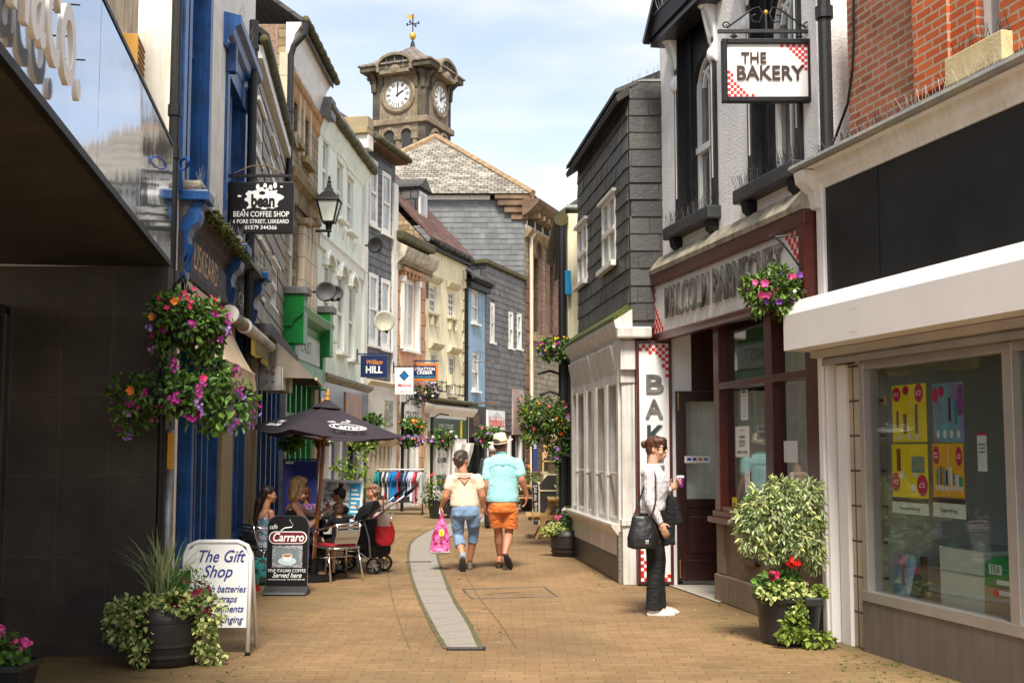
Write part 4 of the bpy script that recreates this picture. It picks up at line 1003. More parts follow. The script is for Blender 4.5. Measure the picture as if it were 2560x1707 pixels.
B(FJ.L-1.6,FJ.L-.3,-.07,0,zsJ-.1,zsJ+1.5).build('red_shop_sign',mat('red_grey_sign',(.35,.25,.22),.5,var=.3,scale=2),FJ.root)
a,b,c,d=shJ; fr=MB()
for x in (a,a+.9,a+1.6,b-2.4,b-1.5,b-.2): fr.box(x,x+.14,-.02,.14,0,d)
fr.box(a,b,0,.14,0,.35); f12=fr.build('shopfront',WHITE,FJ.root); B(a,b,.09,.12,.3,d).build('pane',SGLASS,f12)
B(a+1.8,b-2.6,.05,.088,.5,1.2).build('red_display',mat('red_display_stock',(.4,.02,.02),.5,var=.5,scale=10),f12)

# ================= K: market hall with slate gable wall, arcaded flank
pK1=Vector((pJ2.x,pJ2.y)); dK=Vector((fp(1405,48.2,900)-pK1)).normalized(); pK2=pK1+dK*9
FK=Fac(pK1,pK2,'market_hall','large hall with lichen covered hipped slate roof and tall arched stone windows')
zK=FK.uz(1316,505,.0)[1]
REDS=brick('red_sandstone',(.17,.09,.06),(.23,.13,.095),(.10,.06,.04),bw=.5,bh=.42,ms=.015,rough=.9,bump=.4,var=.3,nscale=2)
hk=[hole(FK,1331,640,1346,832),hole(FK,1371,660,1385,838)]
KST=brick('hall_rubble',(.22,.18,.13),(.34,.29,.22),(.15,.13,.10),bw=.4,bh=.2,ms=.015,rough=.9,bump=1,distort=.09,var=.4,nscale=2.5)
wK=mat('brown_glazing',(.08,.05,.035),.5,var=.4)
body(FK,zK-.5,[(h[0],h[1],h[2],h[3]) for h in hk],KST,rev=.5,depth=8)
for h in hk:
    a,b,c,d=h; m_=(a+b)/2; r=(b-a)/2; k=12
    B(a,b,.40,.45,c,d).build('pane',wK,FK.root)
    mb=MB(); mb.box(a-.4,a,-.06,.2,c-.1,d); mb.box(b,b+.4,-.06,.2,c-.1,d)
    pts=[(m_+(r+.2)*math.cos(math.pi*i/k),.07,d+(r+.2)*1.3*math.sin(math.pi*i/k)) for i in range(k+1)]
    for i in range(k): mb.bar(pts[i],pts[i+1],.26,.42,up=(0,1,0))
    mb.build('window_surround',REDS,FK.root)
    MB().poly([(m_+r*math.cos(math.pi*i/k),-.01,d+r*1.3*math.sin(math.pi*i/k)) for i in range(k+1)],rev=True).build('arched_light',wK,FK.root)
    B(a-.5,b+.5,-.2,0,c-.4,c-.12).build('sill',ASHD,FK.root)
mb=MB(); z=0; k=0
while z<zK-3: mb.box(0,(.55 if k%2 else .38),-.05,0,z,z+.5); z+=.53; k+=1
mb.build('quoins',REDS,FK.root,bevel=.02)
zcl=FK.uz(1310,570)[1]
profile(FK,-.02,FK.L,[(0,zcl-.35),(.1,zcl-.3),(.25,zcl-.1),(.28,zcl),(0,zcl+.05)],ASHD,'cornice')
cg=MB(); ncl=9
for i in range(ncl+1): x=.1+(FK.L-.2)*i/ncl; cg.box(x,x+.07,-.06,0,zcl+.05,zK-.55)
cg.box(0,FK.L,-.06,0,zcl+.05,zcl+.15); f13=cg.build('clerestory_frame',WHITE,FK.root); B(.1,FK.L,-.03,-.002,zcl+.1,zK-.55).build('pane',WGLASS,f13)
profile(FK,-.3,FK.L,[(0,zK-.6),(.2,zK-.5),(.45,zK-.3),(.6,zK-.15),(.65,zK),(0,zK+.02)],mat('brown_eaves',(.16,.10,.06),.8,var=.4),'eaves')
mb=MB()
for i in range(14): x=.2+i*.6; mb.box(x,x+.2,-.5,0,zK-.62,zK-.45)
mb.build('eaves_brackets',ASHD,FK.root)
MB().tube([(.42,-.12,0),(.42,-.12,zK-1.3),(.6,-.2,zK-1.1)],.07,8).build('downpipe',CREAM,FK.root)
# slate hung wall facing down the street
yw=pK1.y-.02; xw1=pK1.x; xw0=at(1000,600,yw).x-5.5
zg=at(1100,500,yw).z
HS=brick('grey_slate_courses',(.12,.125,.13),(.16,.165,.165),(.07,.07,.072),bw=.32,bh=.30,ms=.014,rough=.65,bump=.5,var=.28,nscale=1.1,distort=.01,stain=((.30,.31,.31),1.3,.5,.8,.55))
ivk=Matrix.Rotation(-FK.a,4,'Z')@Matrix.Translation((-FK.p1.x,-FK.p1.y,0))
o=B(0,xw1-xw0,0,.3,0,zg).build('slate_wall',HS,FK.root); o.matrix_local=ivk@Matrix.Translation((xw0,yw,0))
zw=at(1100,480,yw).z
courses(FK.root,0,xw1-xw0-.02,zJ0-2,zg,[],.20,.27,SGR,seed=6,ml=ivk@Matrix.Translation((xw0,yw,0)))
mb=MB().box(0,(at(1225,480,yw).x-xw0),-.06,0,0,.16); o=mb.build('wall_gutter',WHITE,FK.root); o.matrix_local=ivk@Matrix.Translation((xw0,yw,zg))
# eaves return block at the corner
cx0=at(1237,480,yw).x; mb=MB()
for k,(dx,dz0,dz1,oo) in enumerate(((0,-.02,.2,.3),(.1,-.25,-.03,.25),(.35,-.5,-.26,.18),(.6,-.75,-.51,.1))): mb.box(cx0+dx,xw1+oo*1.2,yw-oo,yw+.3,zg+dz0,zg+dz1)
o=mb.build('eaves_return',mat('brown_eaves',(.16,.10,.06),.8),FK.root,bevel=.02); o.matrix_local=ivk
# hipped roof
ap=at(1090,343,yw+6.5); e1=Vector((at(1332,484,yw-.35).x,yw-.35,zg+.18)); e0=Vector((2*ap.x-e1.x,yw-.35,zg+.18)); bk=ap.y*2-yw+.35
mb=MB(); mb.add([e0,e1,Vector((e1.x+3.2,bk,e1.z)),Vector((e0.x,bk,e0.z)),ap],[(0,1,4),(1,2,4),(2,3,4),(3,0,4),(3,2,1,0)]); o=mb.build('hipped_roof',SLATER,FK.root); o.matrix_local=ivk
mb=MB(); 
for e in (e0,e1): mb.tube([e,ap+Vector((0,0,.03))],.13,6)
o=mb.build('ridge_tiles',mat('orange_ridge_tile',(.30,.20,.11),.8,var=.3,scale=4),FK.root); o.matrix_local=ivk

# ================= clock tower
DT=75.0; sT=F/DT
ct=at(983,300,DT); 
TW=mat('tower_dark_stone',(.085,.072,.052),.9,var=.35,scale=1.2,bump=.4,bscale=6,streak=.3)
TB=mat('tower_buff_stone',(.24,.19,.13),.85,var=.3,scale=1.5,bump=.3,bscale=6,streak=.35)
hw=1.9; ang=R(-22)
# front face spans 917..1050, side face 1050..1120
tc_=Vector((at(1023,400,DT).x,DT+2,0))
tw=thing('clock_tower','stone clock tower with white dial, slate cap and gilded weather vane','clock tower',(tc_.x,tc_.y,0),ang)
def zt_(y,x=1000,D=DT): return at(x,y,D).z
zc0=zt_(395); zc1=zt_(300); zc2=zt_(182); ztop_=zt_(160); zap=zt_(92)
B(-hw,hw,-hw,hw,0,zc1-.25).build('shaft',TW,tw)
B(-hw+.5,hw-.5,-hw-.02,-hw+.4,0,zc1-.2).build('belfry_panel',TB,tw)
B(-hw,hw,-hw,hw,zc1+.152,ztop_).build('clock_stage',TW,tw)
B(-hw-.2,hw+.2,-hw-.2,hw+.2,zc1-.248,zc1+.15).build('string_course',TB,tw,bevel=.05)
zd=zt_(236,999)
for ri in range(4):
    Rm=Matrix.Rotation(ri*math.pi/2,4,'Z')
    mb=MB(); mb.M=Rm; mb.box(-hw+.55,hw-.55,-hw-.06,-hw-.001,zc1+.16,zt_(175)); mb.build('dial_panel',TB,tw)
    mb=MB(); mb.M=Rm; Rx=Matrix.Rotation(math.pi/2,3,'X')
    mb.lathe([(1.22,0),(1.22,.10),(1.10,.16),(1.0,.10),(.88,.085)],40,(0,-hw-.062,zd),Rx); f=mb.build('dial_surround',TB,tw)
    mb=MB(); mb.M=Rm; mb.lathe([(.86,.0),(.86,.10)],40,(0,-hw-.063,zd),Rx); dl=mb.build('clock_dial',mat('dial_white',(.85,.85,.82),.5,var=.02),f)
    mb=MB(); mb.M=Rm
    for h in range(12):
        t=math.pi/6*h; wd=(.05,.09,.12,.12,.09,.12,.14,.16,.13,.09,.12,.14)[h]
        d=Vector((math.sin(t),0,math.cos(t))); c=Vector((0,-hw-.165,zd))
        for q in ((-wd/2,wd/2) if wd>.06 else (0,)):
            sd_=Vector((d.z,0,-d.x))*q*.9; mb.bar(c+d*.55+sd_,c+d*.80+sd_,.065,.01,up=(0,1,0))
    for q_ in range(40):
        t0=q_*math.pi/20; t1=t0+math.pi/20; mb.bar((.83*math.cos(t0),-hw-.16,zd+.83*math.sin(t0)),(.83*math.cos(t1),-hw-.16,zd+.83*math.sin(t1)),.025,.01,up=(0,1,0))
    mb.build('roman_numerals',LETB,dl)
    mb=MB(); mb.M=Rm; c=Vector((0,-hw-.19,zd))
    for t,l,wq in ((0.0,.72,.08),(math.pi/3,.50,.11)):
        d=Vector((math.sin(t),0,math.cos(t))); mb.bar(c-d*.15,c+d*l,wq,.012,up=(0,1,0))
    mb.build('clock_hands',LETB,dl)
    # belfry openings
    mb=MB(); mb.M=Rm; z1=zt_(338); k=8
    for xx in (-.62,.62):
        mb.box(xx-.36,xx+.36,-hw-.05,-hw-.021,0,z1); mb.poly([(xx+.36*math.cos(math.pi*i/k),-hw-.05,z1+.36*math.sin(math.pi*i/k)) for i in range(k+1)],rev=True)
    mb.build('belfry_opening',mat('belfry_dark',(.03,.03,.03),.8),tw)
    mb=MB(); mb.M=Rm
    for xx in (-.62,.62):
        pts=[(xx+.5*math.cos(math.pi*i/k),-hw-.08,z1+.5*math.sin(math.pi*i/k)) for i in range(k+1)]
        for i in range(k): mb.bar(pts[i],pts[i+1],.2,.2,up=(0,1,0))
    for xx in (-1.2,0,1.2): mb.box(xx-.14,xx+.14,-hw-.14,-hw,0,z1-.3); mb.box(xx-.24,xx+.24,-hw-.2,-hw,z1-.3,z1+.05)
    mb.build('belfry_arcade',TB,tw,bevel=.02)
    # corner brackets
    mb=MB(); mb.M=Rm
    for xx in (-hw+.02,-hw+.55,hw-.55-.26,hw-.30):
        mb.prism([(xx,-hw,zt_(225)),(xx,-hw-.12,zt_(222)),(xx,-hw-.18,zt_(195)),(xx,-hw-.55,zt_(183)),(xx,-hw,zt_(183))],(.28,0,0))
    mb.build('eaves_brackets',TW,tw)
    # arched louvre with hood
    mb=MB(); mb.M=Rm; zb=zt_(168); k=12; r=1.05; yo=-hw-.62
    mb.prism([(r*math.cos(math.pi*i/k),yo,zb+.62*math.sin(math.pi*i/k)) for i in range(k+1)],(0,.9,0)); mb.box(-r,r,yo,-hw+.1,zb-.25,zb)
    mb.build('arched_opening',mat('belfry_dark',(.03,.03,.03),.8),tw)
    mb=MB(); mb.M=Rm
    pts=[((r+.16)*math.cos(math.pi*i/k),yo+.62,zb+.74*math.sin(math.pi*i/k)) for i in range(k+1)]
    for i in range(k): mb.bar(pts[i],pts[i+1],.18,1.6,up=(0,1,0))
    mb.box(-r-.2,-r-.02,yo-.16,-hw,zb-.35,zb); mb.box(r+.02,r+.2,yo-.16,-hw,zb-.35,zb)
    for i in(-.6,0,.6): mb.box(i-.04,i+.04,yo-.03,yo-.01,zb-.2,zb+.75)
    mb.ell((0,yo-.02,zb-.25),(.4,.14,.3),10,6); mb.box(-r,r,yo-.1,-hw,zb-.5,zb-.27)
    mb.build('arched_hood',TB,tw)
ev=hw+.74; zee=zt_(163)
SLT=brick('tower_slate',(.20,.165,.14),(.27,.225,.19),(.07,.05,.05),bw=.5,bh=.3,ms=.04,rough=.8,mode='roof',var=.35)
mb=MB(); n=8
rings=[(ev,zee),(ev,zee+.1),(hw+.1,zee+.42),(hw-.6,zee+.9),(.7,zee+1.38),(.1,zap)]
vs=[]
for r,z in rings: vs+=[(-r,-r,z),(r,-r,z),(r,r,z),(-r,r,z)]
mb.add(vs,[(i*4+j,i*4+(j+1)%4,i*4+4+(j+1)%4,i*4+4+j) for i in range(5) for j in range(4)]+[(3,2,1,0)]); mb.build('slate_cap',SLT,tw)
B(-ev+.1,ev-.1,-ev+.1,ev-.1,zee-.35,zee-.002).build('eaves',TW,tw,bevel=.05)
mb=MB(); zq=zt_(9,1016); zx=zt_(33,1016)
mb.lathe([(.18,zap-.1),(.12,zap+.3),(.05,zap+.4),(.09,zap+.6),(.04,zap+.8),(.04,zq)],10); mb.bar((-.42,0,zx),(.42,0,zx),.05); mb.bar((0,-.42,zx),(0,.42,zx),.05)
for a_,b_ in((-.42,0),(.42,0),(0,-.42),(0,.42)): mb.box(a_-.05,a_+.05,b_-.02,b_+.02,zx-.08,zx+.1)
wv=mb.build('weather_vane',IRON,tw)
GLD=mat('gilding',(.75,.48,.10),.35,metal=.8,var=.1)
MB().ell((0,0,zt_(64,1017)),(.24,.24,.27),14,10).build('gilded_ball',GLD,wv,smooth=True)
mb=MB(); mb.prism([(-.45,0,zq-.15),(-.38,0,zq+.1),(-.2,0,zq-.02),(.05,0,zq+.06),(.1,0,zq-.2),(-.1,0,zq-.3),(-.25,0,zq-.25)],(0,.04,0)); mb.build('vane_cockerel',GLD,wv)
# ================= R: red brick shop on the right
rp1=gp(2083,1601); dR=Vector((.237,-1,0)).normalized()
rp2=rp1+dR*6.6
BRICK=brick('red_brick',(.46,.075,.018),(.60,.13,.03),(.42,.34,.24),bw=.19,bh=.064,ms=.009,rough=.85,bump=.6,var=.3,nscale=1.5,distort=.008,stain=((.16,.15,.05),1.1,.60,.75,.5))
BRICKD=brick('weathered_brick',(.30,.085,.045),(.44,.14,.07),(.38,.31,.23),bw=.19,bh=.064,ms=.010,rough=.9,bump=.7,var=.4,nscale=1.5,distort=.01,stain=((.13,.13,.045),1.0,.50,.68,.6))
FR=Fac(rp1,rp2,'brick_shop_building','red brick building over a large shop window with a white shutter box on the right')
SBOX=mat('white_powder_coat',(.78,.74,.71),.34,var=.04,scale=1.5,spec=.5,bump=.03,bscale=2.5)
GREYM=mat('brown_grey_panel',(.16,.13,.115),.5,var=.08,scale=3,streak=.12)
ALF=mat('aluminium_frame',(.44,.41,.38),.4,metal=.5,var=.08)
zpT=FR.uz(2070,473)[1]; zpB=FR.uz(2100,735)[1]; zct=FR.uz(2015,415,.2)[1]
zsT=FR.uz(2081,915,.0)[1]; zsi=FR.uz(2165,1500)[1]; zgl=FR.uz(2200,1482)[1]
uw0=FR.uz(2165,1300)[0]; uc=FR.uz(2118,1300)[0]; um=FR.uz(2528,1400)[0]; um2=FR.uz(2550,1400)[0]
# pilaster and panels
MB().box(0,.12,-.07,.2,0,zpT+.1).box(.02,.10,-.10,-.071,.02,zpB).build('pilaster',SBOX,FR.root,bevel=.01)
MB().box(.15,.30,-.0,.2,0,zsT).build('side_panel',SBOX,FR.root,bevel=.004)
B(.12,.15,.02,.2,0,zsT).build('dark_gap',BLACK,FR.root)
brk=MB(); B(.302,uw0-.02,.03,.2,0,zsT).build('brick_strip',brick('cream_brick',(.45,.36,.27),(.52,.43,.33),(.1,.08,.06),bw=.4,bh=.28,ms=.01,rough=.8,offset=0),FR.root)
B(0,FR.L,.21,.4,0,zsT-.0).build('jamb_wall',WHITE,FR.root) if False else None
# stall riser of grooved panels
pn=MB(); x=uw0-.05
while x<FR.L: pn.box(x,min(x+.13,FR.L)-.004,-.02,.1,.0,zsi-.002); x+=.13
pn.build('stall_riser',GREYM,FR.root)
MB().box(uw0-.03,FR.L,-.03,.12,zsi,zgl).box(uw0-.03,uw0+.04,-.02,.12,zgl,zsT).box(um,um+.10,-.02,.12,zgl,zsT).box(uw0-.03,FR.L,-.01,.12,zsT-.06,zsT+.05).build('window_frame',ALF,FR.root,bevel=.004)
B(uw0+.03,FR.L,.04,.05,zgl-.01,zsT).build('shop_glass',CGLASS,FR.root)
# interior
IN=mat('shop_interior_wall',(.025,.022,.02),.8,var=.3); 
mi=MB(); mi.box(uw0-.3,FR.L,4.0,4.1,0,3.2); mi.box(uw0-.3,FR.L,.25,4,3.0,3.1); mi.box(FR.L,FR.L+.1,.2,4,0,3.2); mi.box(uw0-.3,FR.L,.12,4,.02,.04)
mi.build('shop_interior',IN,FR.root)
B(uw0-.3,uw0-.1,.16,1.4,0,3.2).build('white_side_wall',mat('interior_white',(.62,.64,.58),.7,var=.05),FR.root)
mb=MB(); 
for k in range(5): mb.box(1.2+k*.8,1.25+k*.8,2.2,3.9,.05,2.0); 
for z in(.4,.8,1.2,1.6,2.0): mb.box(1.2,4.6,2.2,3.9,z,z+.03)
mb.build('shelving',mat('shelf_dark',(.08,.07,.07),.6),FR.root)
mb=MB(); rn=random.Random(4); cols=[(.4,.05,.05),(.1,.25,.35),(.5,.45,.4),(.35,.25,.05),(.1,.3,.12)]
ms_=[mat('stock_%s'%n,c,.5,var=.3) for n,c in zip(('red','teal','cream','ochre','green'),cols)]
for z in(.43,.83,1.23,1.63):
    u=1.22
    while u<4.5:
        w_=rn.uniform(.06,.16); mb.cur=rn.randrange(5); mb.box(u,u+w_,2.12,2.25,z,z+rn.uniform(.15,.32)); u+=w_+.01
mb.build('shelf_stock',ms_,FR.root)
# outer fascia: cornice, black panel
B(.12,FR.L,-.04,.3,zpB,zpT).build('fascia_panel',mat('black_fascia_panel',(.011,.011,.011),.45,var=.35,scale=2,spec=.35,streak=.2,bump=.04,bscale=3),FR.root)
for uu in (.95,2.9): B(uu,uu+.005,-.043,-.0405,zpB,zpT).build('panel_joint',BLACK,FR.root)
profile(FR,-.05,FR.L,[(0.,zpT),(.06,zpT+.0),(.07,zpT+.05),(.11,zpT+.07),(.13,zpT+.17),(.20,zpT+.21),(.22,zct-.03),(0,zct)],WHITE,'cornice')
MB().prism([(-.07,-.0,zpT-.18),(-.07,-.10,zpT-.16),(-.07,-.13,zpT-.02),(-.07,-.22,zpT+.06),(-.07,-.24,zct-.03),(-.07,0,zct-.03)],(.17,0,0)).build('cornice_bracket',WHITE,FR.root,bevel=.008)
# lead flashing
LEAD=mat('weathered_lead',(.22,.22,.22),.55,var=.35,scale=5,bump=.4,bscale=20,metal=.2,col2=(.33,.31,.25))
profile(FR,-.1,FR.L,[(.0,zct+.002),(.24,zct-.02),(.27,zct-.0),(.26,zct+.03),(.0,zct+.12)],LEAD,'lead_flashing')
# upper brickwork, set back
us_=FR.uz(2135,200,-.05)[0]; 
ub0=FR.uz(2290,150,.04)[0]; ub1=FR.uz(2376,150,.04)[0]; uwn0=FR.uz(2450,30,.0)[0]; uwn1=FR.uz(2515,30,0)[0]
zsl=FR.uz(2390,150,.05)[1]
body(FR,5.8,[(uwn0,uwn1,zsl+.02,5.6)],BRICKD,z0=zct+.05,u0=us_,rev=.2,depth=4,name='upper_wall')
B(ub0,ub1,-.06,-.001,zct+.18,5.8).build('brick_pier',BRICK,FR.root)
B(ub1+.002,uwn0-.001,-.03,-.001,zct+.16,5.8).build('brick_pier',BRICK,FR.root)
B(uwn1+.001,FR.L,-.05,-.001,zct+.16,5.8).build('brick_pier',BRICK,FR.root)
f=MB().box(uwn0,uwn0+.08,.03,.2,zsl+.02,5.6).box(uwn0+.27,uwn0+.33,.05,.2,zsl+.02,5.6).box(uwn1-.06,uwn1,.03,.2,zsl,5.6).build('window',WHITE,FR.root); B(uwn0+.08,uwn1,.12,.14,zsl,5.6).build('pane',SGLASS,f)
se=FR.uz(2530,60,.05)[0]
MB().box(ub1+.06,se,-.13,.1,zsl-.20,zsl).box(ub1+.06,se-.05,-.10,.1,zsl-.26,zsl-.2005).build('sill',mat('yellow_stone_sill',(.60,.48,.26),.8,var=.2,scale=5,bump=.2),f,bevel=.01)
spikes(FR,ub1+.1,se,.07,zsl,30,.12,m=IRON); 
for k in range(1): spikes(FR,.2,ub0,.16,zct+.06,90,.08,m=IRON)
spikes(FR,ub0,FR.L,.16,zct+.08,120,.11,m=LEAD)
# white roller shutter box
zb0=FR.uz(1983,873,.34)[1]; zb1=FR.uz(1979,785,.34)[1]
xl_=-.10
pr=[(.0,zb1+.13),(.24,zb1+.13),(.34,zb1),(.34,zb0),(.30,zb0-.004),(.0,zb0-.01)]
profile(FR,xl_,FR.L,pr,SBOX,'shutter_box')
profile(FR,xl_+.12,FR.L,[(0,zb0-.012),(.16,zb0-.012),(.16,zb0-.07),(.0,zb0-.07)],mat('grey_trim',(.42,.38,.34),.5,var=.1),'shutter_guide')
B(.1,FR.L,-.09,.02,zsT+.05,zb0-.072).build('rolled_shutter',mat('galvanised_slats',(.30,.27,.25),.4,metal=.5,var=.15),FR.root)
B(.1,FR.L,-.10,-.0905,zsT+.0,zsT+.05).build('shutter_bottom_bar',ALF,FR.root)
mbd=MB()
for k in range(4): mbd.ell((1.02+k*.03,-.342,zb0+.06),(.005,.003,.005),6,4); mbd.ell((1.02+k*.03,-.342,zb1-.06),(.005,.003,.005),6,4)
mbd.build('rivets',ALF,FR.root)
# cable down the wall
mb=MB(); pts=[FR.loc(x,y,.01) for x,y in ((2136,0),(2137,100),(2134,170),(2122,260),(2100,320),(2080,375))]
mb.tube([Vector((p.x,-.02,p.z)) for p in pts],.011,6).build('cable',BLACK,FR.root)
# posters
def poster(x0,y0,x1,y1,col,name,label,items,off=-.10,h=None):
    a=FR.uz(x0,y0,off)[0]; b=FR.uz(x1,y1,off)[0]; zt=FR.uz(x0,y0,off)[1]; zb=FR.uz(x0,y1,off)[1] if h is None else zt-h
    p=thing(name,label,'poster',FR.world(a,-off,0),FR.a); w_=b-a
    B(0,w_,0,.004,zb,zt).build('sheet',col,p)
    for it in items:
        k,cx,cz,sx,sz,m_=it; X=cx*w_; Z=zt-(zt-zb)*cz
        if k=='o': MB().lathe([(1,0),(1,.002)],18,(X,-.0005,Z),Matrix.Rotation(math.pi/2,3,'X')@Matrix.Diagonal((sx*w_,sz*(zt-zb),1))).build('price_spot',m_,p)
        elif k=='r': B(X-sx*w_/2,X+sx*w_/2,-.0035,-.0005,Z-sz*(zt-zb)/2,Z+sz*(zt-zb)/2).build('printed_block',m_,p)
        else: textmesh(k,sz*(zt-zb),m_,p,(X,-.004,Z),(math.pi/2,0,0),ext=.0005,wid=sx*w_,name='poster_lettering')
    return p
PY=mat('poster_yellow',(.75,.60,.01),.5,var=.08); PO=mat('poster_orange',(.70,.36,.01),.5,var=.1); PM=mat('poster_magenta',(.45,.01,.08),.5); PT=mat('poster_teal',(.10,.45,.42),.5,var=.4,scale=3,col2=(.25,.05,.3)); PW=mat('poster_white',(.6,.62,.58),.5); PBk=mat('poster_brown_band',(.06,.03,.03),.5); PTb=mat('tube_brown',(.2,.06,.03),.5); PBl=mat('pack_blue',(.02,.2,.35),.5,var=.6,scale=30,col2=(.35,.3,.1)); PGn=mat('pack_green',(.02,.3,.15),.5)
poster(2229,965,2318,1105,PY,'sale_poster','yellow sale poster with crimson price spots, upper left in the shop window',[('o',.14,.16,.12,.13,PM),('o',.42,.10,.09,.08,PM),('o',.80,.16,.12,.16,PM),('r',.16,.6,.06,.3,PTb),('r',.38,.68,.09,.34,PTb),('r',.72,.6,.08,.5,CHROME),('£2',.80,.16,.15,.12,LETW),('£1',.14,.16,.12,.1,LETW),('o',.2,.92,.06,.05,PW),('o',.5,.90,.06,.05,PW),('o',.72,.92,.06,.05,PW)])
poster(2229,1110,2322,1240,PY,'sale_poster','yellow sale poster with tube and blue packs, lower left in the shop window',[('r',.2,.30,.10,.42,PTb),('r',.74,.38,.34,.3,PBl),('o',.10,.72,.12,.18,PM),('o',.84,.76,.14,.2,PM),('o',.30,.58,.06,.08,PW),('o',.6,.82,.06,.08,PW),('o',.66,.55,.06,.08,PW),('1/2',.1,.72,.14,.12,LETW),('£5',.84,.76,.16,.13,LETW)])
poster(2231,1241,2322,1280,PW,'paper_strip','white handwritten paper strip under the left yellow posters',[('r',.5,.14,1,.26,PBk),('Superdrug',.5,.66,.55,.3,mat('grey_ink',(.1,.12,.1),.6))])
poster(2330,960,2412,1105,PT,'sale_poster','teal and purple poster with white price spots in the shop window',[('o',.1,.2,.10,.13,PM),('o',.30,.14,.08,.1,PM),('r',.9,.3,.14,.5,mat('poster_purple',(.25,.04,.2),.5,var=.4,scale=9)),('r',.56,.45,.07,.4,PBk),('r',.75,.5,.07,.4,mat('pack_teal',(.0,.25,.28),.5)),('o',.16,.87,.05,.07,PW),('o',.38,.87,.05,.07,PW),('o',.6,.87,.05,.07,PW),('o',.82,.87,.05,.07,PW)])
poster(2330,1108,2412,1240,PO,'sale_poster','orange poster with a row of bottles and great value spot in the shop window',[('r',.52,.5,.012,1,PW),('o',.13,.22,.10,.17,PM),('o',.86,.24,.10,.18,PM),('GREAT',.13,.19,.15,.06,LETW),('VALUE',.13,.26,.15,.06,LETW),('£2',.86,.24,.12,.12,LETW),('r',.16,.62,.07,.3,PGn),('r',.27,.60,.05,.34,PTb),('r',.36,.62,.07,.34,PBl),('r',.46,.64,.06,.28,mat('pack_navy',(.01,.03,.15),.5)),('r',.60,.6,.06,.34,PW),('r',.69,.66,.08,.22,PBl),('r',.79,.68,.1,.2,PW),('r',.90,.7,.1,.18,PGn)]+[('o',.12+.1*i,.83,.035,.06,PW) for i in range(9)])
poster(2332,1243,2415,1290,PW,'paper_strip','white handwritten paper strip hanging under the orange poster',[('r',.5,.12,1,.24,PBk),('Superdrug',.5,.62,.5,.3,mat('grey_ink',(.1,.12,.1),.6))])
poster(2442,1082,2468,1162,PW,'notice_sheet','narrow white notice with a dark red edge at the right of the shop window',[('r',.5,.03,1,.06,PM),('r',.5,.3,.7,.02,PBk),('r',.5,.4,.6,.02,PBk),('r',.5,.5,.7,.02,PBk)],h=.26)
# things standing inside the window
def inbox(name,label,cat,x0,y0,x1,y1,off,dep,parts):
    a=FR.uz(x0,y1,off)[0]; b=FR.uz(x1,y1,off)[0]; zt=FR.uz(x0,y0,off)[1]; zb=FR.uz((x0),y1,off)[1]
    t=thing(name,label,cat,FR.world(a,-off,zb),FR.a); parts(t,b-a,zt-zb,dep); return t
def p_board(t,w_,h,d):
    MB().add([(0,0,0),(w_,0,0),(w_*1.1,.06,h*.85),(w_*.95,.07,h),(w_*.5,.07,h*1.03),(w_*.1,.06,h*.97),(0,.06,h*.8)],[(0,1,2,3,4,5,6)]).build('board',mat('sky_blue_board',(.15,.38,.62),.5,var=.25,scale=4,col2=(.6,.62,.65)),t)
    textmesh('Bodyboard',.07,LETR,t,(w_*.6,.02,h*.35),(math.pi/2,math.pi/2,0),ext=.001)
    MB().bar((w_*1.3,.1,0),(w_*1.1,.12,h),.05,.01).build('strap',mat('brown_strap',(.08,.05,.03),.6),t)
inbox('bodyboard','pale blue bodyboard leaning at the left inside the shop window','bodyboard',2228,1385,2272,1490,-.25,.05,p_board)
def p_card(t,w_,h,d):
    B(0,w_,0,d,0,h).build('box',mat('pale_card_box',(.55,.58,.5),.6,var=.06),t,bevel=.01); B(-.002,w_*1.0,-.004,-.0005,h*.62,h*.64).build('seam',mat('seam_grey',(.35,.37,.32),.7),t)
inbox('display_box','large pale green white box standing inside the shop window','box',2352,1365,2462,1520,-.25,.5,p_card)
def p_green(t,w_,h,d):
    MB().prism([(0,0,0),(w_,0,0),(w_,0,h*.85),(w_*.5,0,h),(w_*.2,0,h*.95),(0,0,h*.7)],(0,d,0)).build('pack',mat('green_pack',(.005,.22,.05),.4,var=.15),t,bevel=.01)
    B(.06,.2,-.006,-.0005,h*.4,h*.72).build('white_logo',PW,t); textmesh('TEA',.07,mat('poster_green',(.01,.25,.08),.5),t,(.13,-.008,h*.56),(math.pi/2,0,0),ext=.0005,wid=.11)
    B(w_*.35,w_,-.006,-.0005,h*.1,h*.25).build('white_band',PW,t)
inbox('green_pack','bulky green multipack on the boxes inside the shop window','pack',2462,1385,2555,1462,-.22,.4,p_green)
def p_box(t,w_,h,d):
    B(0,w_,0,d,0,h).build('carton',mat('brown_card',(.30,.22,.14),.7,var=.15),t,bevel=.008); B(w_*.3,w_,-.004,-.0005,h*.8,h*.95).build('label',PW,t)
    MB().lathe([(.03,0),(.03,.002)],14,(w_*.35,-.006,h*.87),Matrix.Rotation(math.pi/2,3,'X')).build('red_stamp',LETR,t)
inbox('carton','brown carton under the green multipack inside the shop window','carton',2462,1465,2558,1538,-.20,.4,p_box)

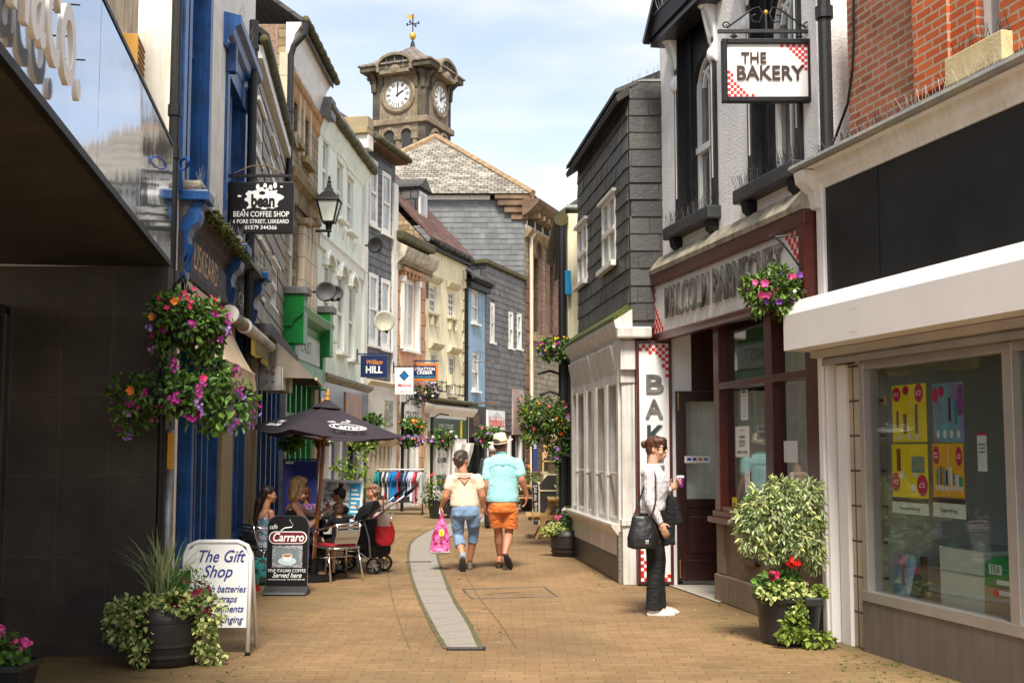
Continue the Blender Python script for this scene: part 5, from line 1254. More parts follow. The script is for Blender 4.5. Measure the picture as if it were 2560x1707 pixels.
# ================= S: the bakery
sU1=at(1652,400,14.1); 
FS=Fac((sU1.x,sU1.y),(rp1.x-.02,rp1.y+.02),'bakery_building','white roughcast bakery building with black framed arched windows and a maroon shopfront')
RC=mat('white_roughcast',(.86,.85,.84),.85,var=.06,scale=3,bump=.55,bscale=38,streak=.06)
zbeam=FS.uz(1835,640,.1)[1]
z_l0=FS.uz(1660,668,.1)[1]
hS=[]
def wpx(x0,y0,x1,y1): return hole(FS,x0,y0,x1,y1)
w1=(FS.uz(1697,560)[0],FS.uz(1797,500)[0],FS.uz(1740,543)[1],FS.uz(1740,40)[1])
w2=(FS.uz(1880,480)[0],FS.uz(2012,440)[0],FS.uz(1950,462)[1],FS.uz(1740,40)[1])
w2=(w2[0],w2[1],w1[2],w1[3])
body(FS,7.8,[w1,w2],RC,z0=z_l0+.16,rev=.28,depth=5,name='upper_wall')
BW=mat('black_window_paint',(.012,.012,.013),.35,var=.4,scale=9)
for i,h in enumerate((w1,w2)):
    a,b,c,d=h; m_=(a+b)/2; W=b-a
    mb=MB()
    mb.box(a,a+.11,-.04,.2,c,d); mb.box(b-.11,b,-.04,.2,c,d); mb.box(a+.11,a+.26,.06,.24,c,d); mb.box(b-.26,b-.11,.06,.24,c,d)
    # spandrels with pointed arch head
    r=(W-.52)/2; k=8; za=FS.uz(1755,195)[1]; hA=FS.uz(1765,108)[1]-za
    for sgn in(-1,1):
        for q in range(k):
            t0=q/k; t1=(q+1)/k
            x0=r*math.cos(t0*math.pi/2); x1=r*math.cos(t1*math.pi/2); z0_=hA*math.sin(t0*math.pi/2); z1_=hA*math.sin(t1*math.pi/2)
            pts=[(m_+sgn*x0,.1,za+z0_),(m_+sgn*x1,.1,za+z1_),(m_+sgn*x1,.1,d),(m_+sgn*x0,.1,d)]
            mb.prism(pts,(0,.12,0))
    mb.box(a-.02,b+.02,-.06,.2,d,d+.18)
    f=mb.build('window',BW,FS.root,bevel=.006,label='arched window with deep black surround')
    for x in (a+.045,b-.065): B(x,x+.022,-.046,-.041,c+.3,d-.5).build('white_inlay',WHITE2,f)
    # white sash
    ms=MB(); zi=FS.uz(1750,355)[1]
    xa,xb=m_-r+.0,m_+r
    ms.box(xa,xa+.05,.14,.19,c,za+.1); ms.box(xb-.05,xb,.14,.19,c,za+.1); ms.box(xa,xb,.13,.19,c,c+.08); ms.box(xa,xb,.12,.2,zi-.035,zi+.035); ms.box(m_-.018,m_+.018,.15,.18,c,za)
    for sgn in (-1,1):
        for (x0,x1) in ((r,0.),(r*.5,.0)):
            pts=[]
            for q in range(9):
                t=q/8*math.pi/2; pts.append((m_+sgn*(x1+(x0-x1)*math.cos(t)),.165,za+.0+hA*.96*math.sin(t)*(1 if x0==r else .55)))
            for q in range(8): ms.bar(pts[q],pts[q+1],.05,.035,up=(0,1,0))
        pts=[(m_+sgn*r*.52*(1-math.cos(q/6*math.pi/2)),.165,za+hA*.55*math.sin(q/6*math.pi/2)) for q in range(7)]
        for q in range(6): ms.bar(pts[q],pts[q+1],.028,.03,up=(0,1,0))
    sf=ms.build('sash',WHITE2,f)
    B(xa-.02,xb+.02,.18,.2,c,d).build('pane',mat('sash_glass_curtained',(.16,.155,.145),.12,var=.5,scale=1.6,spec=.8,lo=.3,hi=.7,streak=.4),sf)
    # sill slab
    MB().box(a-.14,b+.06,-.15,.1,c-.15,c-.01).build('sill',mat('dark_slate_sill',(.035,.037,.04),.5,var=.3,scale=12,bump=.2),FS.root,bevel=.015)
    for xx in (a-.02,b-.14): MB().prism([(xx,-.0,c-.15),(xx,-.12,c-.15),(xx,-.1,c-.25),(xx,-.06,c-.28),(xx,-.04,c-.38),(xx,0,c-.38)],(.14,0,0)).build('sill_bracket',BLACK,FS.root,bevel=.01)
    spikes(FS,a-.12,b+.05,.12,c-.01,44,.15,m=IRON); spikes(FS,a-.12,b+.05,.05,c-.01,44,.15,m=IRON)
    # carved white corbels
    for xx in (a-.05,b-.12):
        s=MB(); s.prism([(xx,0,d-.72),(xx,-.05,d-.68),(xx,-.06,d-.58),(xx,-.035,d-.48),(xx,-.05,d-.35),(xx,-.09,d-.2),(xx,-.15,d-.08),(xx,-.16,d+.02),(xx,0,d+.02)],(.15,0,0))
        cb_=s.build('corbel',WHITE2,FS.root,bevel=.02)
        s=MB(); s.ell((xx+.075,-.15,d-.08),(.06,.035,.05),8,6); s.ell((xx+.075,-.06,d-.62),(.06,.03,.07),8,6); s.bar((xx+.075,-.13,d-.14),(xx+.075,-.05,d-.5),.04,.02,up=(1,0,0)); s.build('scroll',WHITE2,cb_,smooth=True)
        B(xx+.06,xx+.11,-.335,-.12,d-.45,d-.17).build('black_inlay',BLACK,cb_) if False else None
    # little gabled roof hood
    zr=d+.10; mh=MB(); e=.42
    mh.add([(a-.22,-.28,zr-.12),(m_,-.28,zr+.75),(b+.22,-.28,zr-.12),(a-.22,.0,zr-.12),(m_,.0,zr+.75),(b+.22,.0,zr-.12)],[(0,3,4,1),(1,4,5,2),(0,2,5,3),(3,5,4),(0,1,2)])
    hd_=mh.build('window_canopy',BLACK,FS.root); MB().bar((a-.24,-.29,zr-.14),(m_,-.29,zr+.73),.06,.08,up=(0,1,0)).bar((m_,-.29,zr+.73),(b+.24,-.29,zr-.14),.06,.08,up=(0,1,0)).box(a-.2,b+.2,-.25,0,zr-.2,zr-.12).build('bargeboard',BW,hd_)
    spikes(FS,a-.2,m_,.28,zr+.1,20,.2,root=hd_)
# render ledge, beam, sign board
profile(FS,-.16,FS.L,[(0,z_l0-.05),(.16,z_l0-.05),(.17,z_l0+.0),(.05,z_l0+.16),(0,z_l0+.17)],mat('dirty_ledge',(.33,.29,.22),.85,var=.35,scale=4,bump=.4,streak=.3),'ledge')
zB1=z_l0-.051; zB0=FS.uz(1640,712,.14)[1]
B(-.12,FS.L-.0,-.15,0,zB0,zB1).build('maroon_beam',MAROON,FS.root,bevel=.006)
zF0=FS.uz(1647,832,.1)[1]
us0=-.06; us1=FS.L-.10
B(us0,us1,-.10,0,zF0,zB0-.002).build('sign_board',mat('sign_board_white',(.74,.73,.70),.4,var=.04,scale=2,streak=.10),FS.root)
profile(FS,us0,us1,[(0,zF0-.09),(.10,zF0-.09),(.13,zF0-.06),(.13,zF0-.02),(.11,zF0-.001),(0,zF0-.001)],MAROON,'sign_moulding')
MB().box(-.14,-.061,-.16,0,zF0-.15,zB0).build('end_bracket',MAROON,FS.root)
MB().box(us1,FS.L+.0,-.16,0,zF0-.2,zB0-.002).build('end_bracket',MAROON,FS.root)
def checks(F_,cells,s,u0,z0,off,m,name='red_checks',root=None,sz=1):
    mb=MB()
    for i,j in cells: mb.box(u0+i*s,u0+(i+1)*s,-off-.003,-off-.0005,z0+j*sz*s,z0+(j+1)*sz*s)
    return mb.build(name,m,root or F_.root)
H_=zB0-zF0; s_=.052
nrow=int(H_/s_)
cel=[(i,j) for j in range(nrow) for i in range(9) if (i+j)%2==0 and i<=max(1.,(8.5-j)*.75) ]
checks(FS,cel,s_,us0+.01,zF0+.01,.10,LETR)
cel=[(-i,-j) for j in range(nrow) for i in range(9) if (i+j)%2==0 and i<=max(1.,(8.5-j)*.75)]
checks(FS,cel,s_,us1-s_-.01,zB0-s_-.01,.10,LETR)
STEEL=mat('steel_lettering',(.22,.21,.19),.3,metal=.6,var=.5,scale=4,lo=.35,hi=.65)
tm_=textmesh('MALCOLM BARNECUTT',.50,STEEL,FS.root,(us0+.45,-.125,zF0+H_*.52),(math.pi/2,0,0),ext=.010,bold=.010,wid=(FS.uz(1851,650,.12)[0]-FS.uz(1663,760,.12)[0])*1.42,align='LEFT',space=1.12)
tm_.location.x=FS.uz(1663,760,.12)[0]
# downpipe and bracket for hanging sign
mb=MB(); pu=FS.uz(2067,200,.08)[0]; zlo=FS.uz(2067,395,.08)[1]
mb.tube([(pu,-.09,zlo),(pu,-.09,7.8)],.055,12)
zc_=FS.uz(2065,35,.08)[1]; mb.tube([(pu,-.09,zc_-.04),(pu,-.09,zc_+.06)],.075,12); mb.tube([(pu,-.09,zc_+2),(pu,-.09,zc_+2.1)],.075,12)
mb.build('downpipe',IRON,FS.root)
hs_=thing('hanging_sign','white hanging sign with red checks reading THE BAKERY in a black frame','sign')
ys_=10.25; a0=at(1803,100,ys_); a1=at(2033,257,ys_); b_=at(1815,110,ys_)
W=a1.x-a0.x; Hs=a0.z-a1.z; hs_.location=((a0.x+a1.x)/2,ys_,(a0.z+a1.z)/2)
fw=.045
MB().box(-W/2,-W/2+fw,-.04,.04,-Hs/2,Hs/2).box(W/2-fw,W/2,-.04,.04,-Hs/2,Hs/2).box(-W/2+fw,W/2-fw,-.04,.04,Hs/2-fw,Hs/2).box(-W/2+fw,W/2-fw,-.04,.04,-Hs/2,-Hs/2+fw).build('frame',BLACK,hs_,bevel=.006)
B(-W/2+fw,W/2-fw,-.015,.015,-Hs/2+fw,Hs/2-fw).build('sign_face',WHITE2,hs_)
BRN=mat('brown_lettering',(.05,.025,.015),.4,var=.1)
textmesh('THE',.135,BRN,hs_,(-W*.15,-.024,Hs*.19),(math.pi/2,0,0),ext=.006,bold=.012,wid=.22)
textmesh('BAKERY',.175,BRN,hs_,(W*.02,-.024,-Hs*.05),(math.pi/2,0,0),ext=.006,bold=.015,wid=.585)
s=.0258; m_=MB()
cc=[(0,0),(2,0),(4,0),(6,0),(8,0),(1,1),(3,1),(5,1),(0,2),(2,2),(4,2),(1,3),(3,3),(0,4),(2,4),(1,5),(0,6),(1,7),(0,8)]
for i,j in cc:
    x=-W/2+fw+i*s+.003; z=-Hs/2+fw+j*s+.003; m_.box(x,x+s,-.018,-.0155,z,z+s)
    m_.box(-x-s,-x,-.018,-.0155,-z-s,-z)
m_.build('red_checks',LETR,hs_)
br=thing('sign_bracket','black scrolled iron bracket holding the bakery sign out from the downpipe','bracket',hs_.location)
zt=Hs/2+.075; mb=MB(); mb.bar((-W/2-.03,0,zt),(W/2+.09,0,zt),.03); mb.box(W/2+.075,W/2+.095,-.03,.03,zt-.22,zt+.14)
for sg in(-1,1):
    x=sg*W*.36; mb.tube([(x,0,zt),(x,0,Hs/2)],.014,6); mb.ell((x,0,zt-.045),(.035,.02,.012),8,5)
    mb.tube([(sg*(W/2-.05),0,zt+.03),(sg*.12,0,zt+.20),(sg*.06,0,zt+.22),(sg*.03,0,zt+.16),(sg*.06,0,zt+.08),(sg*.12,0,zt+.09),(sg*.13,0,zt+.14),(sg*.09,0,zt+.15)],.008,6)
    sp=[(sg*(W/2-.04)+.035*math.cos(t)*(1-t/9),0,zt+.055+.035*math.sin(t)*(1-t/9)) for t in np.linspace(0,7,18)]; mb.tube(sp,.007,5)
mb.tube([(0,0,zt),(0,0,zt+.16)],.012,6); 
mb.build('ironwork',IRON,br,smooth=False); MB().ell((0,0,zt+.17),(.02,.02,.025),8,6).build('ball',GLD,br)
# ---- shopfront below (recessed)
yD=14.06
x0=at(1594,1455,yD).x; x1=at(1684,1455,yD).x; zt=at(1640,852,yD).z
brd=thing('vertical_sign','tall white vertical sign reading BAKERY in steel letters with red checks','sign',((x0+x1)/2,yD-.02,0))
W=x1-x0; fr=MB(); fw=.035; fr.box(-W/2,-W/2+fw,-.03,.03,.02,zt); fr.box(W/2-fw,W/2,-.03,.03,.02,zt); fr.box(-W/2+fw,W/2-fw,-.03,.03,zt-fw,zt); fr.box(-W/2+fw,W/2-fw,-.03,.03,.02,.05); fr.build('frame',MAROON,brd)
B(-W/2+fw,W/2-fw,-.01,.02,.05,zt-fw).build('sign_face',WHITE2,brd)
for ch,yy,m_ in (('B',962,STEEL),('A',1024,STEEL),('K',1088,mat('dark_steel_lettering',(.07,.10,.10),.25,metal=.7,var=.3)),('E',1150,STEEL),('R',1212,STEEL),('Y',1274,STEEL)):
    z=at(1640,yy,yD).z; textmesh(ch,.30,m_,brd,(.0,-.025,z),(math.pi/2,0,0),ext=.008,bold=.02,wid=.205)
textmesh('and pasties',.07,LETB,brd,(0,-.013,at(1640,1358,yD).z),(math.pi/2,0,0),ext=.001,wid=.3,bold=.02)
s=(W-2*fw)/9; mb=MB()
cc=[(1,0),(3,0),(5,0),(7,0),(0,1),(2,1),(4,1),(6,1),(8,1),(3,2),(5,2),(7,2),(6,3),(8,3),(7,4),(8,5),(7,6),(8,7),(8,9)]
for i,j in cc: x=-W/2+fw+i*s; z=zt-fw-(j+1)*s-.01; mb.box(x,x+s,-.014,-.0105,z,z+s)
for i,j in ((1,0),(3,0),(5,0),(7,0),(0,1),(2,1),(4,1),(6,1),(8,1),(0,2),(0,4),(0,8),(0,6),(1,3),(1,5)): x=-W/2+fw+i*s; z=.055+j*s; mb.box(x,x+s,-.014,-.0105,z,z+s)
mb.build('red_checks',LETR,brd)
# entrance recess
xd0=at(1693,1450,yD).x; xd1=at(1801,1450,yD).x; 
bk_=MB(); 
zD=at(1740,978,yD).z; ztr=at(1740,832,yD).z
ivs=Matrix.Rotation(-FS.a,4,'Z')@Matrix.Translation((-FS.p1.x,-FS.p1.y,0))
def wbox(name,m,*bx,**k):
    mb=MB()
    for b in bx: mb.box(*b)
    o=mb.build(name,m,k.get('root') or FS.root,bevel=k.get('bevel',0)); 
    if not k.get('root'): o.matrix_local=ivs
    return o
wbox('recess_wall',WHITE2,(x1+.002,xd0,yD,yD+.1,0,ztr+.3),(xd0,at(1728,900,yD).x,yD+.01,yD+.1,zD,ztr+.3))
xt=at(1728,900,yD).x
wbox('transom_panel',MAROOND,(xt+.002,xd1+.6,yD+.04,yD+.1,zD+.01,ztr+.3))
o=MB().prism([(x1,yD+.3,ztr+.301),(x1+.02,yD-.1,ztr+.301),(2.3,12.4,ztr+.301),(3.4,12.4,ztr+.301),(3.4,yD+.3,ztr+.301)],(0,0,.05)).build('recess_ceiling',WHITE,FS.root); o.matrix_local=ivs
dr_=thing('shop_door','open dark maroon half glazed bakery door with brass hinges','door',(xd0,yD-.05,0))
Wd=xd1-xd0+.16; zg=at(1740,1246,yD).z
mb=MB(); st=.115
mb.box(0,st,0,.045,.06,zD); mb.box(Wd-st,Wd,0,.045,.06,zD); mb.box(st,Wd-st,0,.045,zD-.12,zD); mb.box(st,Wd-st,0,.045,zg-.10,zg); mb.box(st,Wd-st,0,.045,.06,.30); mb.box(st,Wd-st,.012,.035,.30,zg-.1)
df=mb.build('leaf',MAROOND,dr_,bevel=.004)
MB().box(st+.04,Wd-st-.04,-.004,.012,.38,zg-.2).build('raised_panel',MAROOND,dr_,bevel=.012)
B(st,Wd-st,.018,.026,zg,zD-.12).build('glass',CGLASS,dr_)
BRASS=mat('brass',(.6,.4,.1),.3,metal=1,var=.1)
for z in (.12,zD-.20): MB().tube([(.03,-.02,z),(.03,-.02,z+.16)],.012,8).ell((.03,-.02,z-.01),(.014,.014,.014),8,6).ell((.03,-.02,z+.17),(.014,.014,.014),8,6).build('hinge',BRASS,dr_)
cz=at(1740,1148,yD).z; B(st-.02,st+.27,-.006,-.001,cz-.04,cz+.04).build('card_sticker',WHITE2,dr_)
for k,c in enumerate(((.02,.04,.3),(.02,.04,.3),(.6,.15,.02),(.02,.2,.5))): B(st+.01+k*.065,st+.055+k*.065,-.0085,-.0065,cz-.012,cz+.018).build('card_logo',mat('card_logo_%s'%('abcd'[k]),c,.5),dr_)
wbox('door_interior',IN,(xd0,xd1+1.2,yD+1.5,yD+1.6,0,3))
# granite step
stp=MB(); q=[G3(x,y,0) for x,y in ((1665,1462),(1800,1452),(1800,1500),(1797,1508))]
stp.add([(q[0].x,q[0].y,.012),(q[1].x,q[1].y+.4,.012),(q[2].x+.1,q[2].y,.012),(q[3].x,q[3].y,.012)],[(0,3,2,1)]); tag(stp.build('doorstep',mat('granite_step',(.42,.38,.32),.75,var=.15,scale=20)),kind='structure')
# shop window line
pS2a=(gp(1800,1500).x,gp(1800,1500).y); pS2b=(rp1.x-.02,rp1.y+.03)
F2=Fac(pS2a,pS2b,'x','x',root=FS.root)
iv2=ivs@Matrix.Translation((F2.p1.x,F2.p1.y,0))@Matrix.Rotation(F2.a,4,'Z')
def sb(name,m,*bx,bevel=0,parent=None):
    mb=MB()
    for b in bx: mb.box(*b)
    o=mb.build(name,m,FS.root,bevel=bevel); o.matrix_local=iv2; return o
zsl2=F2.uz(1830,1280)[1]; zrail=F2.uz(1811,956)[1]; ztp=F2.uz(1811,800)[1]
GR=mat('brown_granite',(.25,.185,.125),.85,var=.25,scale=70,bump=.25,bscale=150,streak=.2)
sb('granite_plinth',GR,(-.03,F2.L,-.05,.3,0,.28),bevel=.012)
sb('granite_pier',GR,(-.0,.22,-.03,.3,.28,zsl2-.12),bevel=.02)
sb('stall_riser',mat('brown_render',(.22,.155,.105),.85,var=.2,scale=6,bump=.2),(.22,F2.L,.0,.3,.28,zsl2-.12))
sb('letter_slot',MAROOND,(.75,1.15,-.06,.0,zsl2-.48,zsl2-.42),bevel=.01)
sb('window_sill',MAROON,(-.08,F2.L,-.10,.2,zsl2-.12,zsl2-.06),(-.05,F2.L,-.05,.2,zsl2-.06,zsl2),bevel=.008)
fr=[]; L2=F2.L
xs=[F2.uz(1803,1100)[0],F2.uz(1936,1100)[0],F2.uz(1998,1100)[0] if False else None]
sm=F2.uz(1918,1100)[0]; sm2=F2.uz(1937,1100)[0]; se2=F2.uz(2030,1100)[0]
sb('window_frame',MAROON,(-.02,.14,-.03,.14,zsl2,ztp+.5),(sm,sm2,-.02,.12,zsl2,ztp+.5),(se2,L2+.05,-.05,.14,zsl2,ztp+.5),(.14,se2,-.02,.12,zsl2,zsl2+.05),(.14,se2,-.03,.12,zrail-.07,zrail),(.0,L2,-.05,.2,ztp+.3,ztp+.6),bevel=.006)
sb('window_glass',CGLASS,(.14,se2,.06,.066,zsl2,ztp+.4))
sb('corner_post',MAROON,(-.13,-.05,.02,.12,.0,ztp+.4))
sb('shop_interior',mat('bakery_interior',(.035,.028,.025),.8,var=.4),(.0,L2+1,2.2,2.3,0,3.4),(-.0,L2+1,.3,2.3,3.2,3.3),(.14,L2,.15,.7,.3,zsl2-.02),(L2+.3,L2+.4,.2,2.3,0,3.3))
sb('interior_counter',mat('blue_counter',(.02,.05,.15),.5,var=.5,scale=3),(.5,2.0,1.2,1.8,.0,1.05))
sb('interior_panel',mat('cream_panel_inside',(.3,.26,.2),.7,var=.5,scale=4),(.9,2.1,2.1,2.19,1.2,2.0))
def notice(x0,y0,x1,y1,col,label,txts,name='notice_sheet'):
    a=F2.uz(x0,y0,-.045)[0]; b=F2.uz(x1,y1,-.045)[0]; zt=F2.uz(x0,y0,-.045)[1]; zb=F2.uz(x0,y1,-.045)[1]
    o=thing(name,label,'notice',F2.world(a,.05,0),F2.a); B(0,b-a,0,.003,zb,zt).build('sheet',col,o)
    for (t,cx,cz,w_,h,m_) in txts: textmesh(t,h,m_,o,(cx*(b-a),-.002,zt-(zt-zb)*cz),(math.pi/2,0,0),ext=.0005,wid=w_*(b-a))
    return o
NW=mat('notice_paper',(.62,.62,.6),.6,var=.05)
notice(1850,975,1869,1050,NW,'tall narrow white price list in the bakery window, upper left pane',[('MENU',.5,.08,.6,.05,LETB)]+[('------',.5,.2+.11*k,.7,.04,LETB) for k in range(7)])
notice(1837,1066,1872,1142,NW,'white OPEN hours notice with small logo in the bakery window',[('OPEN',.5,.35,.4,.04,LETB),('MON',.5,.5,.4,.04,LETB),('SAT',.5,.62,.4,.04,LETB),('SUNDAY CLOSED',.5,.84,.75,.035,LETB),('~',.5,.12,.3,.06,LETR)])
notice(1861,1175,1873,1230,NW,'thin white slip low in the bakery window',[('--',.5,.2,.6,.03,LETB),('--',.5,.5,.6,.03,LETB)])
notice(1958,1102,1993,1155,NW,'plain cream paper square in the right bakery pane',[])
notice(1890,1063,1922,1100,mat('dim_card',(.25,.25,.25),.6),'small dark card reading OPEN hanging in the bakery door pane',[('WE ARE',.5,.25,.7,.05,LETB),('OPEN',.5,.7,.7,.07,LETB)])
n_=notice(1829,1284,1863,1325,mat('sticker_green',(.03,.30,.12),.5),'green and blue fire exit keep clear sticker at the foot of the bakery window',[('Fire exit',.5,.25,.7,.05,LETW)],'safety_sticker')
n_.location=F2.world(.14,.045,0)+Vector((0,0,0))
zq1=F2.uz(1829,1308,-.03)[1]; zq0=F2.uz(1829,1327,-.03)[1]; B(.0,.21,-.004,-.0006,zq0,zq1).build('blue_half',mat('sticker_blue',(.01,.12,.42),.5),n_); textmesh('Keep clear',.05,LETW,n_,(.11,-.006,(zq0+zq1)/2),(math.pi/2,0,0),ext=.0005,wid=.16)
n_=notice(1829,1242,1841,1280,mat('sticker_yellow',(.6,.45,.02),.5),'small yellow and black sticker on the left edge of the bakery window',[('!',.5,.5,.3,.07,LETB)],'safety_sticker')

# ================= T: slate hung building
tc2=at(1575,700,14.1); tf=at(1447,700,17.9)
FT=Fac((tf.x,tf.y),(tc2.x,tc2.y),'slate_corner_building','dark slate hung corner building over an old white shopfront beside the bakery')
SLT2=brick('large_slate_hanging',(.062,.057,.050),(.105,.095,.082),(.006,.006,.006),bw=.17,bh=.33,ms=.016,rough=.5,bump=.9,var=.4,nscale=2.2,distort=.012,stain=((.13,.11,.075),1.5,.55,.75,.5),spec=.5)
SLT3=brick('wide_slate_hanging',(.055,.053,.050),(.085,.080,.074),(.006,.006,.006),bw=.48,bh=.33,ms=.018,rough=.5,bump=.9,var=.4,nscale=2.2,distort=.012,stain=((.12,.10,.07),1.5,.6,.8,.4),offset=.3)
zTe=FT.uz(1575,235)[1]; zTb=FT.uz(1572,812)[1]-.05
zTf=FT.uz(1440,430)[1]
ht=[(FT.uz(1509,504)[0],FT.uz(1542,480)[0],FT.uz(1543,652)[1],FT.uz(1541,480)[1]),(FT.uz(1447,568)[0],FT.uz(1471,548)[0],FT.uz(1471,698)[1],FT.uz(1471,548)[1])]
body(FT,zTe,ht,SLT2,z0=zTb,rev=.06,depth=4.2,name='slate_side')
for h in ht:
    a,b,c,d=h; window(FT.root,a,b,c,d,y=-.03,fw=.05,nx=2,nz=2,bar=.07,rail=True,sill=.10,sillm=WHITE,pane=mat('pale_window_glass',(.30,.33,.31),.08,var=.35,scale=3,spec=.9))
    B(a-.1,b+.05,-.07,0,d,d+.04).build('drip_board',WHITE,FT.root)
STD=slatem('corner_slates',(.026,.025,.024),(.080,.075,.068),stain=(.15,.13,.095))
courses(FT.root,0,FT.L,zTb+.1,zTe,ht,.205,.15,STD,seed=8)
# frontal end face with wide slates
xe0=tc2.x; xe1=at(1656,500,14.1).x
ivt=Matrix.Rotation(-FT.a,4,'Z')@Matrix.Translation((-FT.p1.x,-FT.p1.y,0))
o=MB().prism([(0,0,zTb),(xe1-xe0,0,zTb),(xe1-xe0,0,at(1650,183,14.1).z),(0,0,at(1572,222,14.1).z)],(0,.25,0)).build('slate_end',SLT3,FT.root); o.matrix_local=ivt@Matrix.Translation((xe0,14.09-.012,0))
courses(FT.root,0,xe1-xe0,zTb+.1,at(1650,183,14.1).z,[],.205,.40,STD,seed=9,top=lambda u:at(1572,224,14.1).z+(at(1650,185,14.1).z-at(1572,224,14.1).z)*u/(xe1-xe0),ml=ivt@Matrix.Translation((xe0,14.075,0)))
# eaves
profile(FT,-.15,FT.L+.1,[(0,zTe-.0),(.15,zTe-.10),(.17,zTe-.04),(.15,zTe+.0),(0,zTe+.10)],mat('dark_eaves',(.03,.025,.02),.7,var=.4),'eaves')
roofslab(FT,0,FT.L,zTe+.02,.17,24,2,ROOFD,ua=.1,ub=.05,th=.05)
mb=MB(); 
rn=random.Random(3)
for i in range(16): x=xe0+(xe1-xe0)*i/15+.02; zz_=at(1572+80*i/15,222-39*i/15,14.1).z; mb.tube([(x,14.1,zz_),(x+rn.uniform(-.04,.04),14.1,zz_+.13)],.002,3,cap=False)
o=mb.build('bird_spikes',GALV,FT.root); o.matrix_local=ivt
# lower: white old shopfront, projecting
off=.15
zco=FT.uz(1423,891,.3)[1]; zcn=FT.uz(1562,822,.3)[1]; zC=(zco+zcn)/2
OW=mat('old_white_gloss',(.66,.63,.60),.4,var=.1,scale=5,bump=.1,streak=.22)
profile(FT,-.03,FT.L+.12,[(0,zC-.02),(.10,zC-.02),(.14,zC+.05),(.20,zC+.12),(.22,zC+.20),(.0,zC+.34)],OW,'cornice')
profile(FT,-.03,FT.L+.1,[(.1,zC+.22),(.22,zC+.205),(.22,zC+.25),(.05,zC+.40),(0,zC+.36)],MOSS,'cornice_moss')
zfb=FT.uz(1560,945,.2)[1]
us=[0,FT.L*.5,FT.L*.94]
for i in range(2):
    MB().prism([(us[i]+.12,-.10,zfb),(us[i]+.12,-.19,zC-.06),(us[i]+.12,-.05,zC-.03),(us[i]+.12,-.02,zfb)],(us[i+1]-us[i]-.2,0,0)).build('blind_box',OW,FT.root,bevel=.01)
zsl3=FT.uz(1560,1318,.15)[1]
g_=MB(); g2=MB()
for i,x in enumerate((0,FT.L*.30,FT.L*.47,FT.L*.50,FT.L*.72,FT.L*.93)): g_.box(x,x+(.12 if i not in(1,4) else .06),-.13,.05,zsl3,zC)
g_.box(0,FT.L,-.12,.05,zsl3,zsl3+.07); g_.box(0,FT.L,-.12,.05,zfb-.02,zC)
g_.build('window_frame',OW,FT.root,bevel=.006)
for i,x in enumerate((.18,.40,.6,.8)): g2.tube([(FT.L*x,-.14,zsl3),(FT.L*x,-.14,zfb)],.018,8); g2.tube([(FT.L*x-.0,-.14,1.25),(FT.L*x,-.14,1.29)],.035,8)
g2.tube([(.1,-.07,1.27),(FT.L*.93,-.07,1.27)],.018,8)
g2.build('colonnettes',OW,FT.root)
B(.05,FT.L,.0,.02,zsl3,zfb).build('shop_glass',CGLASS,FT.root)
B(.05,FT.L,.5,.55,zsl3-.2,zC).build('display_back',mat('beige_display_back',(.30,.26,.19),.8,var=.2),FT.root)
MB().box(.05,FT.L,.03,.5,zsl3-.2,zsl3-.1).build('display_floor',WHITE,FT.root)
profile(FT,-.05,FT.L-.12,[(0,zsl3-.12),(.14,zsl3-.12),(.22,zsl3-.02),(.22,zsl3+.01),(0,zsl3+.02)],OW,'window_sill')
B(0,FT.L-.25,-.12,.0,.30,zsl3-.121).build('stall_riser',OW,FT.root,bevel=.01)
B(0,FT.L-.25,-.13,.0,0,.299).build('black_plinth',mat('black_plinth_paint',(.02,.02,.02),.4,var=.5,scale=8),FT.root,bevel=.01)
B(0,FT.L,.02,4,0,zC).build('ground_floor',RENDERW,FT.root) if False else B(0,FT.L,.6,4,0,zC).build('ground_floor',RENDERW,FT.root)
# corner pilaster facing the camera side
o=MB().box(at(1556,1400,14.2).x,x0-.004,14.12,14.5,0,at(1580,790,14.1).z).build('corner_pilaster',OW,FT.root,bevel=.008); o.matrix_local=ivt
o=MB().box(at(1552,1400,14.2).x,x0-.004,14.03,14.5,at(1580,925,14.1).z,at(1580,852,14.1).z).build('blind_box_end',OW,FT.root,bevel=.008); o.matrix_local=ivt
o=MB().box(at(1562,830,14.0).x-.1,at(1628,830,14.0).x,13.90,14.09,at(1580,846,14).z,at(1580,818,14).z).build('cornice_return',OW,FT.root,bevel=.02); o.matrix_local=ivt
o=MB().box(at(1542,1340,14.4).x,at(1581,1340,14.4).x,14.2,14.6,0,at(1560,1325,14.4).z).build('stone_base',mat('old_granite',(.2,.17,.13),.85,var=.4,scale=30,bump=.2),FT.root,bevel=.01); o.matrix_local=ivt
# small hanging board on the old shopfront
hb_=thing('price_board','faded white hanging board with worn lettering on the old white shopfront','sign')
yb_=16.3; a0=at(1479,895,yb_); a1=at(1504,992,yb_); hb_.location=((a0.x+a1.x)/2,yb_,(a0.z+a1.z)/2); W=(a1.x-a0.x); Hh=a0.z-a1.z
B(-W/2,W/2,-.02,.02,-Hh/2,Hh/2).build('board',mat('faded_board',(.5,.5,.48),.5,var=.3,scale=6),hb_,bevel=.005); textmesh('SALE',.11,mat('grey_faded_ink',(.2,.2,.22),.6),hb_,(0,-.022,.02),(math.pi/2,-math.pi/2,0),ext=.001,wid=Hh*.6)

